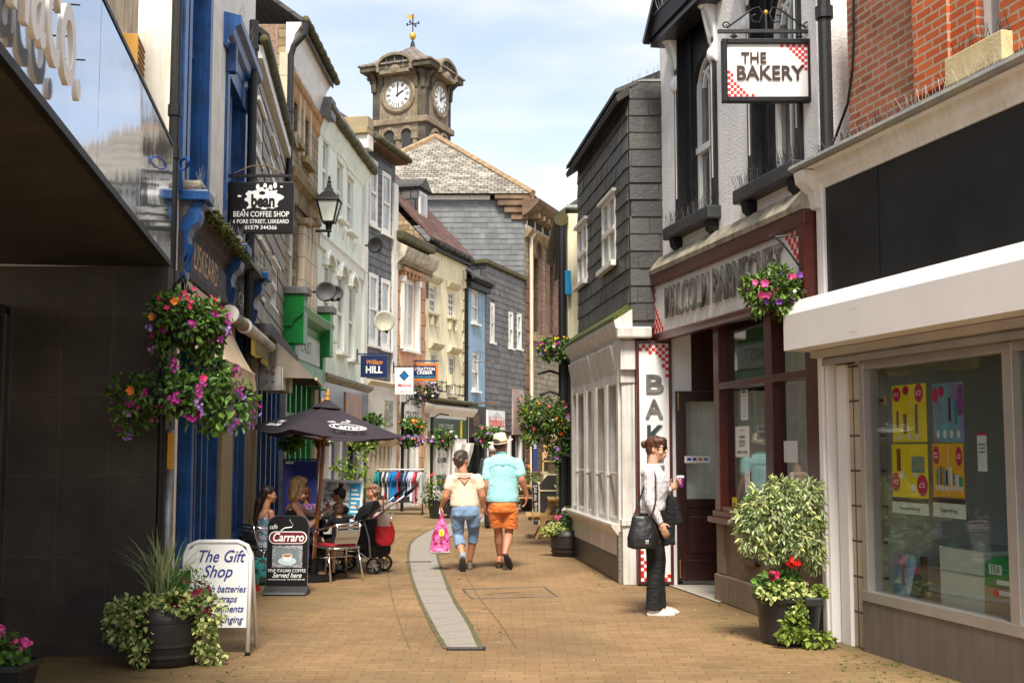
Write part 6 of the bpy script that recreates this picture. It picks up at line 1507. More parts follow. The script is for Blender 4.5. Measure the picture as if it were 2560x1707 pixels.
# ================= U: yellow house beyond
uA=at(1418,700,19.2); uB=at(1398,700,27)
FU=Fac((uB.x,uB.y),(uA.x,uA.y),'narrow_yellow_house','sliver of a yellow rendered house with black gutter behind the lamp post on the right')
zU=FU.uz(1415,560)[1]
hU=[(FU.L-3.4,FU.L-2.6,3.2,4.5)]
body(FU,zU,hU,YELL,depth=3); window(FU.root,*hU[0],y=.04,fw=.06)
o=B(0,1.2,0,.2,0,zU).build('end_wall',YELL,FU.root); o.matrix_local=Matrix.Rotation(-FU.a,4,'Z')@Matrix.Translation((-FU.p1.x,-FU.p1.y,0))@Matrix.Translation((uA.x,uA.y-.21,0))
MB().tube([(0,-.18,zU+.5),(FU.L*.5,-.16,zU+.2),(FU.L+.3,-.1,zU-.1)],.12,10).build('gutter',MOSSY,FU.root); MB().tube([(FU.L+.22,-.08,.0),(FU.L+.22,-.08,zU-.1)],.07,10).build('downpipe',IRON,FU.root)
roofslab(FU,0,FU.L,zU,.12,35,1.5,ROOFD)
zc5=FU.uz(1424,515)[1]; zc4=FU.uz(1424,458)[1]
MB().box(FU.L-.9,FU.L+.2,-.02,.3,zU+.1,zc4).build('slate_cheek',mat('pale_slate_cheek',(.33,.34,.34),.6,var=.3,scale=4),FU.root)
MB().tube([(FU.L-1.2,-.04,zU-.2),(FU.L-1.2,-.04,zc4)],.06,8).build('vent_pipe',CREAM,FU.root)
B(FU.L-1.3,FU.L-1.05,-.12,.05,zc4,zc4+.07).build('pipe_cap',mat('orange_lichen_cap',(.6,.25,.03),.8),FU.root)
ba=thing('blue_alarm_box','bright blue alarm box on the corner beside the black gutter','alarm box',at(1417,708,18.95)); 
MB().prism([(-.035,-.12,.19),(.06,-.10,.19),(.06,-.12,-.2),(-.03,-.12,-.2)],(0,.08,0)).build('housing',mat('alarm_blue',(.0,.22,.45),.4,var=.1),ba,bevel=.01)
B(-.03,.06,-.125,-.121,-.19,.18).build('cover_plate',mat('alarm_blue',(.0,.22,.45),.4,var=.1),ba)
# ================= plants
LEAF=leafm('leaf_green',(.03,.09,.012),(.16,.30,.045))
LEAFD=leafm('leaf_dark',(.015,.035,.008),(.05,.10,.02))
LEAFY=leafm('leaf_yellow_green',(.10,.17,.02),(.36,.46,.07))
LEAFV=leafm('leaf_variegated',(.16,.24,.05),(.80,.80,.32))
LEAFS=leafm('leaf_pale_shrub',(.15,.21,.07),(.62,.68,.40))
BLADE=leafm('grass_blade',(.14,.22,.06),(.55,.62,.35))
def fl(name,a,b): return leafm(name,a,b,.15,.6)
FMAG=fl('magenta_petals',(.28,.004,.16),(.5,.03,.33)); FLIL=fl('lilac_petals',(.35,.16,.6),(.6,.36,.8)); FRED=fl('crimson_petals',(.45,.004,.06),(.72,.01,.14)); FORA=fl('orange_petals',(.8,.14,.01),(.95,.30,.04))
FPNK=fl('pink_petals',(.75,.05,.28),(.85,.12,.4)); FDRD=fl('dark_red_petals',(.10,.002,.012),(.22,.004,.03)); FWHT=fl('white_petals',(.75,.73,.7),(.85,.83,.8)); FYEL=fl('yellow_petals',(.75,.45,.01),(.85,.6,.03)); FPUR=fl('purple_petals',(.07,.01,.16),(.22,.05,.4)); FSCA=fl('scarlet_petals',(.75,.005,.003),(.85,.02,.01))
def rv(r): 
    while True:
        v=Vector((r.uniform(-1,1),r.uniform(-1,1),r.uniform(-1,1)))
        if .01<v.length<=1: return v
def leafshape(mb,p,d,nrm,L_,W_,fold=.25):
    d=d.normalized(); s=d.cross(nrm); 
    if s.length<1e-3: s=d.orthogonal()
    s.normalize(); n=s.cross(d)
    a=p+d*L_*.28; b=p+d*L_*.68
    mb.add([p,a+s*W_*.42+n*W_*fold,b+s*W_*.36+n*W_*fold*.6,p+d*L_-n*L_*.12,b-s*W_*.36+n*W_*fold*.6,a-s*W_*.42+n*W_*fold],[(0,1,2,3),(0,3,4,5)])
def cloud(blobs,n,L_,ratio,seed,lo=.35,droop=.2,clip=None,mb=None):
    r=random.Random(seed); mb=mb or MB(); ws=[b[1][0]*b[1][1]+b[1][1]*b[1][2]+b[1][0]*b[1][2] for b in blobs]
    k=0
    while k<n:
        c,rr=r.choices(blobs,ws)[0]; v=rv(r).normalized(); q=lo+(1-lo)*r.random()**.5*1.08
        p=Vector(c)+Vector((v.x*rr[0],v.y*rr[1],v.z*rr[2]))*q
        k+=1
        if clip and not clip(p): continue
        d=(v*.8+rv(r)*.9+Vector((0,0,-droop))); nn=(v+Vector((0,0,.6))+rv(r)*.5)
        l=L_*r.uniform(.6,1.25); leafshape(mb,p,d,nn,l,l*ratio*r.uniform(.8,1.2))
    return mb
def blooms(blobs,n,size,seed,cluster=1,cr_=.03,zmax=1,zmin=-1,clip=None,mb=None,fwd=None):
    r=random.Random(seed); mb=mb or MB(); ws=[b[1][0]*b[1][2] for b in blobs]; k=0
    while k<n:
        c,rr=r.choices(blobs,ws)[0]; v=rv(r).normalized()
        if v.z>zmax or v.z<zmin: continue
        if fwd is not None and v.y>fwd: continue
        k+=1; q=r.uniform(1.04,1.25)
        p0=Vector(c)+Vector((v.x*rr[0],v.y*rr[1],v.z*rr[2]))*q
        if clip and not clip(p0): continue
        for j in range(cluster):
            p=p0+rv(r)*cr_*(1 if cluster>1 else 0); nn=(v+rv(r)*.6+Vector((0,-.3,.1))).normalized(); a=nn.orthogonal().normalized(); b=nn.cross(a); s=size*r.uniform(.75,1.2); ph=r.random()*6
            vs=[p-nn*s*.12]
            for i in range(10):
                t=ph+i*math.pi/5; rad=s*(.5 if i%2==0 else .36); vs.append(p+(a*math.cos(t)+b*math.sin(t))*rad+nn*s*(.10 if i%2==0 else .0))
            mb.add(vs,[(0,i+1,(i+1)%10+1) for i in range(10)])
    return mb
WICK=mat('dark_basket',(.02,.017,.012),.9,var=.5,scale=40,bump=.6)
def basket(label,c,r,h,n,seed,cols,L_=.055,ratio=.6,group=None,bowl=True,extra=(),green=None,chains=True,top=.35,name='hanging_basket',trail=True,clip=None,fs=1.):
    c=Vector(c); t=thing(name,label,'flower basket',c,0,group)
    if bowl:
        MB().lathe([(.01,-h*.62),(r*.35,-h*.55),(r*.6,-h*.25),(r*.66,.0),(r*.6,.0),(.02,-.03)],18).build('basket',WICK,t,smooth=True)
    bl=[((0,0,0),(r,r*.95,h*.62))]
    rn=random.Random(seed)
    for k in range(7):
        a=k*2*math.pi/7+rn.random()*.6; bl.append(((math.cos(a)*r*.62,math.sin(a)*r*.6,rn.uniform(-.25,.3)*h),(r*.42,r*.42,h*rn.uniform(.35,.5))))
    if trail:
        for k in range(5): a=rn.random()*6.28; bl.append(((math.cos(a)*r*.7,math.sin(a)*r*.7,-h*.5),(r*.22,r*.22,h*.4)))
    bl+=list(extra)
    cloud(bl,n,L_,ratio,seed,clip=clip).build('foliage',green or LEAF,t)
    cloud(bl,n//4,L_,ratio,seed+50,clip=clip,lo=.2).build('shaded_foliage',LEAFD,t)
    for i,(m_,k,s,cl,z0,z1) in enumerate(cols):
        blooms(bl,int(k*fs*2.2),s*1.12,seed+100+i,cl,s*1.3,z1,z0,clip=clip).build('flowers',m_,t)
    if chains:
        mb=MB()
        for k in range(3): a=k*2.1+.4; mb.tube([(math.cos(a)*r*.6,math.sin(a)*r*.6,0),(0,0,h+top)],.005,4)
        mb.build('chain',IRON,t)
    return t
# -- large two tier basket on the left, on its post
yb=9.0; s_=F/yb
pst=thing('basket_post','black post with curved arm rising from the left barrel carrying two flower baskets','post',(at(401,1200,yb).x,yb,0))
aT=at(472,730,yb)-pst.location
mb=MB(); mb.tube([(0,0,.2),(0,0,2.62)],.028,10); mb.tube([(0,0,2.45),(.02,0,2.66),(.07,0,2.80),(.14,0,2.88),(aT.x,0,aT.z),(aT.x+.02,0,aT.z+.005)],[.018,.017,.016,.015,.014,.02],8)
mb.tube([(0,0,1.85),(.22,0,2.05)],.014,6)
mb.build('pole',BLACK,pst)
cu=at(470,805,yb); basket('upper of two lush baskets by the dark wall, crimson and orange on top',cu,.27,.30,1500,11,[(FRED,16,.042,2,.2,.9),(FMAG,20,.034,4,-.5,.2),(FLIL,10,.028,9,-.7,-.1),(FORA,2,.055,1,-.1,.6),(FYEL,2,.03,1,-.3,.4)],L_=.058,top=.05,fs=.8)
clw=at(455,985,yb)
basket('lower and wider basket by the dark wall with trailing lilac, magenta and orange flowers',clw,.37,.25,1500,12,[(FLIL,16,.028,9,-.95,-.05),(FMAG,20,.032,6,-.6,.3),(FORA,2,.075,1,-.1,.7),(FRED,3,.05,1,-.1,.6),(FPNK,8,.035,3,-.8,.0),(FYEL,3,.03,1,-.4,.4)],L_=.062,fs=.75,chains=False,extra=[((-.42,0,-.02),(.13,.2,.17)),((.42,0,-.06),(.13,.2,.17)),((-.35,0,-.2),(.13,.15,.10)),((.05,.05,.16),(.3,.2,.14)),((.3,0,-.18),(.2,.2,.12)),((.28,0,.18),(.1,.1,.12))])
# -- barrel planter
def barrel(label,c,r,h,m_=None):
    t=thing('barrel_planter',label,'planter',c)
    BAR=m_ or mat('black_barrel',(.022,.018,.017),.5,var=.35,scale=6,bump=.15,bscale=20,streak=.2)
    MB().lathe([(r*.86,0),(r*.93,.03),(r*1.0,h*.45),(r*1.02,h*.7),(r*.99,h),(r*.93,h),(r*.93,h-.06),(.01,h-.06)],28).build('tub',BAR,t,smooth=True)
    f=MB()
    for z in(.16,.34,.74): rr=r*(.935+.17*min(z/.6,.5))*1.005; f.lathe([(rr,h*z),(rr+.006,h*z+.004),(rr+.006,h*z+.022),(rr,h*z+.026)],28)
    f.build('hoops',BAR,t,smooth=False)
    MB().lathe([(r*.92,h-.05),(.01,h-.045)],18).build('soil',SOIL,t)
    return t
def blades(n,L_,seed,spread,cx=0,cy=0,z=0,wd=.012,lean=(0,0)):
    r=random.Random(seed); mb=MB()
    for k in range(n):
        a=r.uniform(0,6.28); l=L_*r.uniform(.5,1.1); out=spread*r.uniform(.2,1.1); p=Vector((cx+r.uniform(-.05,.05),cy+r.uniform(-.05,.05),z)); dx,dy=math.cos(a),math.sin(a); pts=[]
        for i in range(6):
            t=i/5; pts.append(p+Vector((dx*out*t**1.6*l+lean[0]*t,dy*out*t**1.6*l+lean[1]*t,l*(t-.35*out*t**3))))
        s=Vector((-dy,dx,0)); w0=wd*r.uniform(.7,1.2); vs=[]
        for i,q in enumerate(pts): ww=w0*(1-(i/5)**2*.92)/2; vs+= [q-s*ww,q+s*ww]
        mb.add(vs,[(2*i,2*i+1,2*i+3,2*i+2) for i in range(5)])
    return mb
def bigleaf(mb,p,d,L_,W_,n=8,bend=.3):
    d=Vector(d).normalized(); s=d.cross(Vector((0,1,.1))).normalized(); vs=[]
    for i in range(n+1):
        t=i/n; c=Vector(p)+d*L_*t+Vector((0,-bend*t*t*L_*.3,-bend*t*t*L_)); w_=W_*math.sin(math.pi*min(.98,max(.04,t))**.8)/2
        vs+=[c-s*w_+Vector((0,-.01,0)),c,c+s*w_+Vector((0,-.01,0))]
    mb.add(vs,[(3*i,3*i+1,3*i+4,3*i+3) for i in range(n)]+[(3*i+1,3*i+2,3*i+5,3*i+4) for i in range(n)])
b1=Vector((at(418,1500,9.02).x,9.02,0)); bt=barrel('black barrel planter by the dark wall with striped grass, variegated ivy and dark red petunias',b1,.255,.43)
blades(130,.62,3,.75,-.04,0,.40,wd=.016).build('striped_grass',BLADE,bt)
mb=MB(); bigleaf(mb,(.04,0,.42),(.35,0,1),.42,.13); bigleaf(mb,(-.04,-.05,.42),(-.8,-.2,.55),.28,.10,bend=.5); bigleaf(mb,(.02,0,.42),(-.1,-.1,1),.3,.08); mb.build('canna_leaves',leafm('canna_leaf',(.05,.14,.03),(.07,.17,.04)),bt)
iv=[((-.18,-.12,.40),(.22,.16,.10)),((-.28,-.1,.30),(.16,.14,.14)),((-.14,-.22,.26),(.12,.07,.18)),((.1,-.12,.45),(.2,.15,.08)),((.27,-.05,.38),(.17,.14,.14)),((.30,-.08,.20),(.09,.09,.18)),((-.1,-.27,.10),(.05,.03,.10)),((.36,-.05,.05),(.08,.06,.06))]
cloud(iv,1500,.042,.85,21,lo=.5).build('variegated_ivy',LEAFV,bt); cloud(iv,500,.04,.8,22,lo=.3).build('ivy_shade',LEAF,bt)
cloud([((.16,-.02,.56),(.15,.12,.14))],500,.03,.4,23).build('feathery_foliage',LEAF,bt)
blooms([((.2,-.1,.50),(.14,.1,.10)),((.33,-.12,.42),(.06,.05,.04))],16,.062,24,1,fwd=.2).build('petunias',FDRD,bt)
# -- gift shop board
def aboard(name,label,c,rz,w_,h,tilt,face,frame,fr_=.02,foot=0,cat='sign',inset=0):
    t=thing(name,label,cat,c,rz); t.rotation_euler=(0,0,rz); R_=Matrix.Rotation(-tilt,4,'X'); return t,R_
gy=9.36; gx0=at(455,1500,gy).x; gx1=at(621,1500,gy).x
gb=thing('pavement_sign','white tubular pavement sign with handwritten blue lettering for The Gift Shop','sign',((gx0+gx1)/2,gy,0)); gb.rotation_euler=(R(-4),0,0)
W=gx1-gx0; Hh=.86
mb=MB(); k=[(-W/2,0,0),(-W/2,0,Hh-.10),(-W/2+.03,0,Hh-.03),(-W/2+.10,0,Hh),(W/2-.10,0,Hh),(W/2-.03,0,Hh-.03),(W/2,0,Hh-.10),(W/2,0,0)]
mb.tube(k,.017,10); mb.tube([(p[0],.35*(1-p[2]/Hh),p[2]) for p in k],.015,8); mb.build('frame',WHITE2,gb,smooth=True)
MB().prism([(-W/2+.012,-.004,.21),(W/2-.012,-.004,.21),(W/2-.012,-.004,Hh-.09),(W/2-.09,-.004,Hh-.012),(-W/2+.09,-.004,Hh-.012),(-W/2+.012,-.004,Hh-.09)],(0,.008,0)).build('panel',WHITE2,gb)
INK=mat('blue_ink',(.03,.04,.22),.5)
for tx,x,z,w_,s in (('The Gift',.02,.745,.36,.13),('Shop',-.0,.63,.23,.13),('Watch batteries',.02,.50,.40,.075),('Watch straps',-.01,.425,.33,.075),('Ornaments',.06,.35,.30,.075),('Key hanging',.05,.27,.32,.075)):
    textmesh(tx,s,INK,gb,(x,-.008,z),(math.pi/2,0,0),ext=.001,shear=.35,wid=w_,bold=.008)
for x in (-W/2,W/2): MB().tube([(x,0,-.0),(x,0,.025)],.021,8).build('rubber_foot',BLACK,gb)
# -- geranium pot far left
gp_=thing('square_pot','black square pot of pink geraniums at the bottom left corner of the street','planter',(at(8,1660,7.5).x,7.5,0))
MB().prism([(-.13,-.13,0),(.13,-.13,0),(.13,.13,0),(-.13,.13,0)],(0,0,.01)).add([(-.12,-.12,0),(.12,-.12,0),(.12,.12,0),(-.12,.12,0),(-.16,-.16,.24),(.16,-.16,.24),(.16,.16,.24),(-.16,.16,.24)],[(0,1,5,4),(1,2,6,5),(2,3,7,6),(3,0,4,7)]).box(-.18,.18,-.18,-.15,.24,.28).box(-.18,.18,.15,.18,.24,.28).box(-.18,-.15,-.15,.15,.24,.28).box(.15,.18,-.15,.15,.24,.28).build('pot',mat('black_plastic',(.015,.016,.017),.35,var=.3),gp_,bevel=.005)
B(-.15,.15,-.15,.15,.22,.25).build('soil',SOIL,gp_)
cloud([((-.03,0,.33),(.16,.14,.10))],420,.05,.85,31).build('foliage',LEAF,gp_)
mb=blooms([((-.05,-.05,.47),(.055,.05,.03))],26,.034,32,2,.015); blooms([((.12,-.04,.40),(.045,.04,.025))],22,.03,33,2,.012,mb=mb); mb.build('pink_flowers',FPNK,gp_)
blooms([((-.09,-.06,.41),(.04,.03,.02))],14,.034,34,2,.012).build('red_flowers',FSCA,gp_)
mb=MB(); mb.tube([(0,0,.28),(-.05,-.04,.45)],.003,4); mb.tube([(.02,0,.28),(.12,-.04,.39)],.003,4); mb.build('stems',LEAF,gp_)
# -- big shrub in pot on the right
sx=2.265; sy=9.98
sp_=thing('shrub_planter','large black pot with a pale variegated shrub, red geraniums and trailing ivy outside the bakery','planter',(sx,sy,0))
PB=mat('black_plastic_tub',(.017,.018,.019),.4,var=.25,scale=3,bump=.05)
MB().lathe([(.21,0),(.225,.02),(.265,.34),(.275,.345),(.295,.35),(.30,.40),(.27,.40),(.26,.33),(.01,.32)],30).build('pot',PB,sp_,smooth=False,bevel=.004)
MB().lathe([(.262,.345),(.01,.35)],20).build('soil',SOIL,sp_)
MB().box(.06,.2,-.33,-.27,.33,.40).build('handle',PB,sp_,bevel=.01)
mb=MB(); rn=random.Random(8)
for k in range(9):
    a=rn.uniform(0,6.28); e=Vector((math.cos(a)*rn.uniform(.08,.3)-.07,math.sin(a)*rn.uniform(.05,.2)-.03,rn.uniform(.75,1.15))); mb.tube([(rn.uniform(-.0,.09),.02,.33),(e.x*.25+.03,e.y*.3,.55),(e.x,e.y,e.z)],[.012,.009,.003],6)
mb.build('stems',mat('bark_grey_brown',(.10,.075,.05),.9,var=.3,scale=30,bump=.4),sp_)
sb_=[((-.14,-.05,1.02),(.25,.22,.22)),((.10,-.05,1.08),(.22,.2,.2)),((-.26,-.05,.86),(.15,.16,.15)),((.02,-.08,.84),(.20,.18,.14)),((.17,-.08,.86),(.13,.16,.2)),((-.05,-.05,1.24),(.15,.14,.10)),((.17,-.05,1.22),(.10,.12,.10)),((-.15,-.1,.72),(.10,.10,.07)),((.2,-.1,.68),(.07,.08,.10)),((-.36,-.03,1.0),(.08,.1,.09)),((-.22,-.05,1.2),(.08,.1,.07))]
cl_=lambda p: p.x<.27
cloud(sb_,2700,.058,.36,41,lo=.45,droop=.5,clip=cl_).build('leaves',LEAFS,sp_); cloud(sb_,700,.055,.38,42,lo=.1,droop=.4,clip=cl_).build('inner_leaves',LEAF,sp_)
cloud(sb_,1000,.06,.34,46,lo=.8,droop=.5,clip=cl_).build('pale_leaves',LEAFV,sp_)
ib=[((-.12,-.18,.43),(.18,.12,.08)),((.05,-.24,.44),(.1,.06,.06)),((.02,-.27,.30),(.06,.04,.10)),((-.02,-.30,.17),(.10,.05,.09)),((.14,-.32,.07),(.14,.05,.06)),((.2,-.2,.42),(.06,.06,.05)),((-.1,-.31,.12),(.06,.04,.05))]
cloud(ib[:3]+ib[5:6],420,.04,.85,43,lo=.4).build('ivy',LEAFV,sp_); cloud(ib[2:],420,.048,.9,44,lo=.4).build('trailing_ivy',LEAFY,sp_)
cloud([((-.1,-.1,.48),(.2,.12,.1))],300,.05,.9,45).build('geranium_leaves',LEAF,sp_)
mb=blooms([((.0,-.18,.665),(.045,.04,.03))],26,.034,47,2,.012); mb.build('red_flowers',FSCA,sp_); blooms([((-.16,-.2,.56),(.035,.03,.028))],16,.034,48,2,.01).build('dark_red_flowers',FRED,sp_)
mb=MB(); mb.tube([(0,-.1,.4),(.0,-.17,.65)],.003,4); mb.tube([(-.1,-.1,.4),(-.16,-.19,.55)],.003,4); mb.build('flower_stems',LEAF,sp_)
# -- right hanging basket
hb=at(1935,722,10.25); basket('hanging basket of pink and purple petunias before the steel lettered fascia',hb,.27,.27,1500,51,[(FPNK,14,.06,1,-.6,.3),(FPUR,12,.065,1,-.3,.7),(FORA,6,.045,1,-.2,.6),(FRED,6,.045,1,-.3,.6),(FWHT,5,.035,1,-.8,-.1)],L_=.05,top=.1,green=leafm('leaf_fresh',(.03,.09,.01),(.22,.34,.05)),clip=lambda p:p.x<.30,fs=.9)
hk=at(1928,592,10.25); mb=MB(); wx=2.59; mb.tube([(hk.x-.01,10.25,hk.z),(hk.x+.015,10.25,hk.z+.02),(hk.x+.03,10.25,hk.z),(hk.x+.1,10.25,hk.z-.06),(wx-.08,10.25,hk.z-.3)],.009,6); mb.tube([(hk.x+.03,10.25,hk.z+.0),(wx-.09,10.25,hk.z+.02)],.007,5); mb.box(wx-.1,wx-.08,10.23,10.27,hk.z-.36,hk.z+.06)
tag(mb.build('basket_bracket',IRON),'thin black iron bracket above the basket on the steel lettered fascia','bracket')

# -- lamp post with baskets on the right
px_=Vector((at(1423,1100,19).x,19,0)); lp=thing('basket_post','tall black post with two curved arms and a pyramid of baskets beside the white shopfront','post',px_)
mb=MB(); mb.tube([(0,0,0),(0,0,.9),(0,0,3.3)],[.075,.06,.05],12)
z1=at(1350,930,19).z; z0_=at(1350,985,19).z
for z,l in ((z1,.45),(z0_+.02,.42)): mb.tube([(0,0,z-.45),(-.05,0,z-.2),(-.16,0,z-.03),(-.3,0,z+.02),(-l-.05,0,z-.03)],.02,7)
for z in (2.1,2.9): mb.tube([(0,0,z),(0,0,z+.05)],.075,12)
mb.build('pole',BLACK,lp)
MB().tube([(.05,0,1.68),(.18,0,1.63),(.36,0,1.72)],.02,5).build('chain',mat('rusty_chain',(.15,.10,.05),.7,metal=.5,var=.4),lp)
c=at(1393,868,18.9); basket('upper basket on the right post with purple, white and yellow petunias',c,.30,.26,650,61,[(FMAG,10,.06,1,-.1,.5),(FLIL,20,.05,1,-.8,.3),(FWHT,16,.05,1,-.9,.1),(FYEL,14,.05,1,.0,.8)],L_=.07,chains=False)
c=at(1362,1040,18.9); basket('huge overflowing middle basket on the right post dotted with yellow, pink and orange',c,.42,.50,1900,62,[(FYEL,46,.035,1,-.8,.3),(FPNK,12,.06,1,.1,.8),(FORA,12,.055,1,-.2,.8),(FLIL,10,.06,1,-.8,.2),(FWHT,10,.045,1,-.6,.3),(FRED,8,.05,1,.2,.9)],L_=.06,chains=False,fs=.55,green=leafm('leaf_fresh',(.03,.09,.01),(.22,.34,.05)))
c=at(1402,1120,18.9); basket('lowest trailing basket on the right post with lilac petunias',c,.26,.22,380,63,[(FLIL,22,.05,1,-.9,.2),(FYEL,4,.04,1,-.5,.2)],L_=.06,chains=False,bowl=False)
c=at(1412,1148,19.6); basket('leafy green basket low behind the right post with a white bloom',c,.2,.26,300,64,[(FWHT,5,.07,1,.1,.8)],L_=.07,chains=False,green=leafm('leaf_bright',(.05,.18,.01),(.25,.42,.04)))
# -- barrel on the right
b2=gp(1419,1393); b2.y+=.25; b2=Vector((at(1419,1380,b2.y).x,b2.y,0)); bt2=barrel('dark ribbed barrel planter beside the white shopfront with white daisies and a pink bloom',b2,.245,.38)
cloud([((-.18,-.08,.40),(.16,.14,.08)),((-.3,-.08,.36),(.1,.1,.05))],420,.05,.7,71,lo=.4).build('variegated_foliage',LEAFV,bt2)
cloud([((.08,0,.55),(.18,.14,.17)),((.2,0,.5),(.08,.1,.15))],800,.04,.3,72).build('feathery_foliage',LEAF,bt2)
blooms([((.08,0,.66),(.14,.1,.06))],16,.06,73,1,fwd=.2).build('white_daisies',FWHT,bt2); blooms([((-.14,-.05,.56),(.05,.04,.03))],10,.045,74,1).build('pink_flowers',FPNK,bt2); blooms([((.24,-.05,.5),(.03,.05,.16))],16,.05,75,1).build('white_petunias',FWHT,bt2)
# -- baskets down the left side
PLN=leafm('leaf_green',(.018,.05,.008),(.10,.20,.025))
BG='flower baskets hanging along the left side of the street'
def post(x,D,label,tall,arm,y=1100):
    p=Vector((at(x,y,D).x,D,0)); t=thing('basket_post',label,'post',p,0); z=tall; mb=MB(); mb.tube([(0,0,0),(0,0,z)],.04,8); mb.tube([(0,0,z-.25),(.05*arm,0,z-.02),(.22*arm,0,z+.08),(.45*arm,0,z+.04)],.018,6); mb.build('pole',BLACK,t); return t
post(877,21,'slim black basket post behind the parasol in front of the blue bookmaker panel',2.0,1)
basket('yellow and lilac basket peeping out under the right side of the parasol',at(908,1096,21),.30,.24,420,81,[(FYEL,16,.05,1,-.5,.6),(FLIL,10,.05,1,-.9,.0),(FWHT,6,.05,1,-.5,.5)],L_=.08,chains=False,group=BG,green=LEAFY)
basket('green basket rising behind the upper right edge of the parasol',at(932,1055,21),.16,.2,220,82,[(FMAG,3,.05,1,-.9,.0)],L_=.08,chains=False,group=BG,trail=False)
basket('small bright green plant in a hanging pot on the green shopfront',at(727,1103,17.2),.16,.2,200,83,[],L_=.08,chains=False,group=BG,trail=False,green=leafm('leaf_bright',(.05,.18,.01),(.25,.42,.04)))
basket('pale leafy hanging pot between the two parasol poles',at(808,1096,18.2),.16,.2,200,84,[(FWHT,5,.05,1,-.2,.6)],L_=.07,chains=False,group=BG,trail=False)
fx=thing('window_flower_box','purple flower trough above the peach shop sign','flower box',at(1064,978,33)); bl=[((0,0,0),(.34,.2,.22)),((-.25,0,-.2),(.2,.15,.2)),((.2,0,.05),(.2,.15,.15))]
B(-.3,.35,-.12,.12,-.2,-.12).build('trough',BLACK,fx); cloud(bl,420,.09,.6,85).build('foliage',LEAFD,fx); blooms(bl,26,.09,86,1).build('purple_flowers',FLIL,fx); blooms(bl,12,.08,87,1,zmax=.0).build('white_flowers',FWHT,fx); blooms(bl,5,.09,88,1,zmin=.3).build('magenta_flowers',FMAG,fx)
post(1006,30.5,'black double basket post in front of the peach house',2.75,1)
basket('orange flowered upper basket before the peach house',at(1030,1062,30.5),.31,.26,420,91,[(FORA,16,.08,1,-.3,.7),(FWHT,6,.07,1,-.2,.8)],L_=.09,chains=False,group=BG,trail=False)
basket('lilac and pink lower basket before the peach house',at(1026,1100,30.5),.31,.28,420,92,[(FLIL,22,.08,1,-.7,.6),(FPNK,10,.08,1,-.2,.6),(FORA,3,.08,1,-.2,.6)],L_=.09,chains=False,group=BG,trail=False)
post(1079,31.5,'black basket post in front of the estate agent',2.4,1)
basket('round basket before the estate agent topped with magenta',at(1103,1092,31.5),.36,.36,560,93,[(FMAG,7,.11,1,.2,.9),(FPNK,10,.07,1,-.6,.5),(FLIL,12,.08,1,-.9,-.1),(FWHT,7,.08,1,-.4,.6)],L_=.09,chains=False,group=BG)
basket('dark leafy basket left of the straw hat with pink and lilac blooms',at(1222,1088,34),.38,.38,520,94,[(FPNK,9,.08,1,-.5,.6),(FLIL,9,.08,1,-.8,.3)],L_=.1,chains=False,group=BG)
# climbing shrub behind the group and bushes further on
sh=thing('tall_shrub','loose light green shrub behind the bun haired girl','shrub',(at(880,1280,19.5).x,19.5,0))
bl=[((-.05,0,1.25),(.28,.2,.16)),((.15,0,1.5),(.22,.15,.10)),((-.1,0,.95),(.2,.2,.2)),((.2,0,1.0),(.15,.15,.25)),((.05,0,1.75),(.1,.1,.14)),((-.25,0,1.3),(.14,.1,.08)),((0,0,.6),(.15,.15,.2))]
mb=MB(); rn=random.Random(2)
for b in bl: mb.tube([(0,0,0),(b[0][0]*.5,0,b[0][2]*.6),b[0]],[.012,.008,.003],5)
mb.build('stems',mat('bark_grey_brown',(.10,.075,.05),.9),sh); cloud(bl,480,.07,.6,101,lo=.1).build('leaves',leafm('leaf_fresh2',(.08,.17,.01),(.30,.42,.05)),sh)
bs=thing('geranium_tub','tub of red geraniums and pale foliage at the foot of the estate agent','planter',(at(1103,1240,27.5).x,27.5,0)); MB().lathe([(.25,0),(.32,.4),(.02,.38)],16).build('tub',PB,bs)
bl=[((0,0,.55),(.42,.3,.38)),((.25,0,.3),(.2,.2,.2))]; cloud(bl,520,.09,.7,102).build('foliage',leafm('leaf_mid',(.04,.09,.015),(.24,.30,.08)),bs); blooms(bl,10,.09,103,2,.05,zmin=.4).build('red_flowers',FSCA,bs)
bs=thing('geranium_tub','dark tub with an orange topped geranium right of the man in the straw hat','planter',(at(1324,1200,31).x,31,0)); MB().lathe([(.22,0),(.28,.5),(.02,.48)],16).build('tub',PB,bs)
bl=[((-.1,0,.7),(.34,.25,.35)),((-.15,0,.35),(.25,.2,.3))]; cloud(bl,420,.09,.7,104).build('foliage',leafm('leaf_mid',(.04,.09,.015),(.24,.30,.08)),bs); blooms(bl,6,.10,105,2,.05,zmin=.7).build('orange_flowers',FORA,bs)
bs=thing('climbing_shrub','white flowered climber between grey bollard and black post','shrub',(at(1412,1250,22).x,22,0))
bl=[((0,0,.5),(.12,.15,.35)),((0,0,1.0),(.12,.15,.4))]; cloud(bl,420,.07,.6,106).build('foliage',LEAF,bs); blooms(bl,26,.06,107,1).build('white_flowers',FWHT,bs)

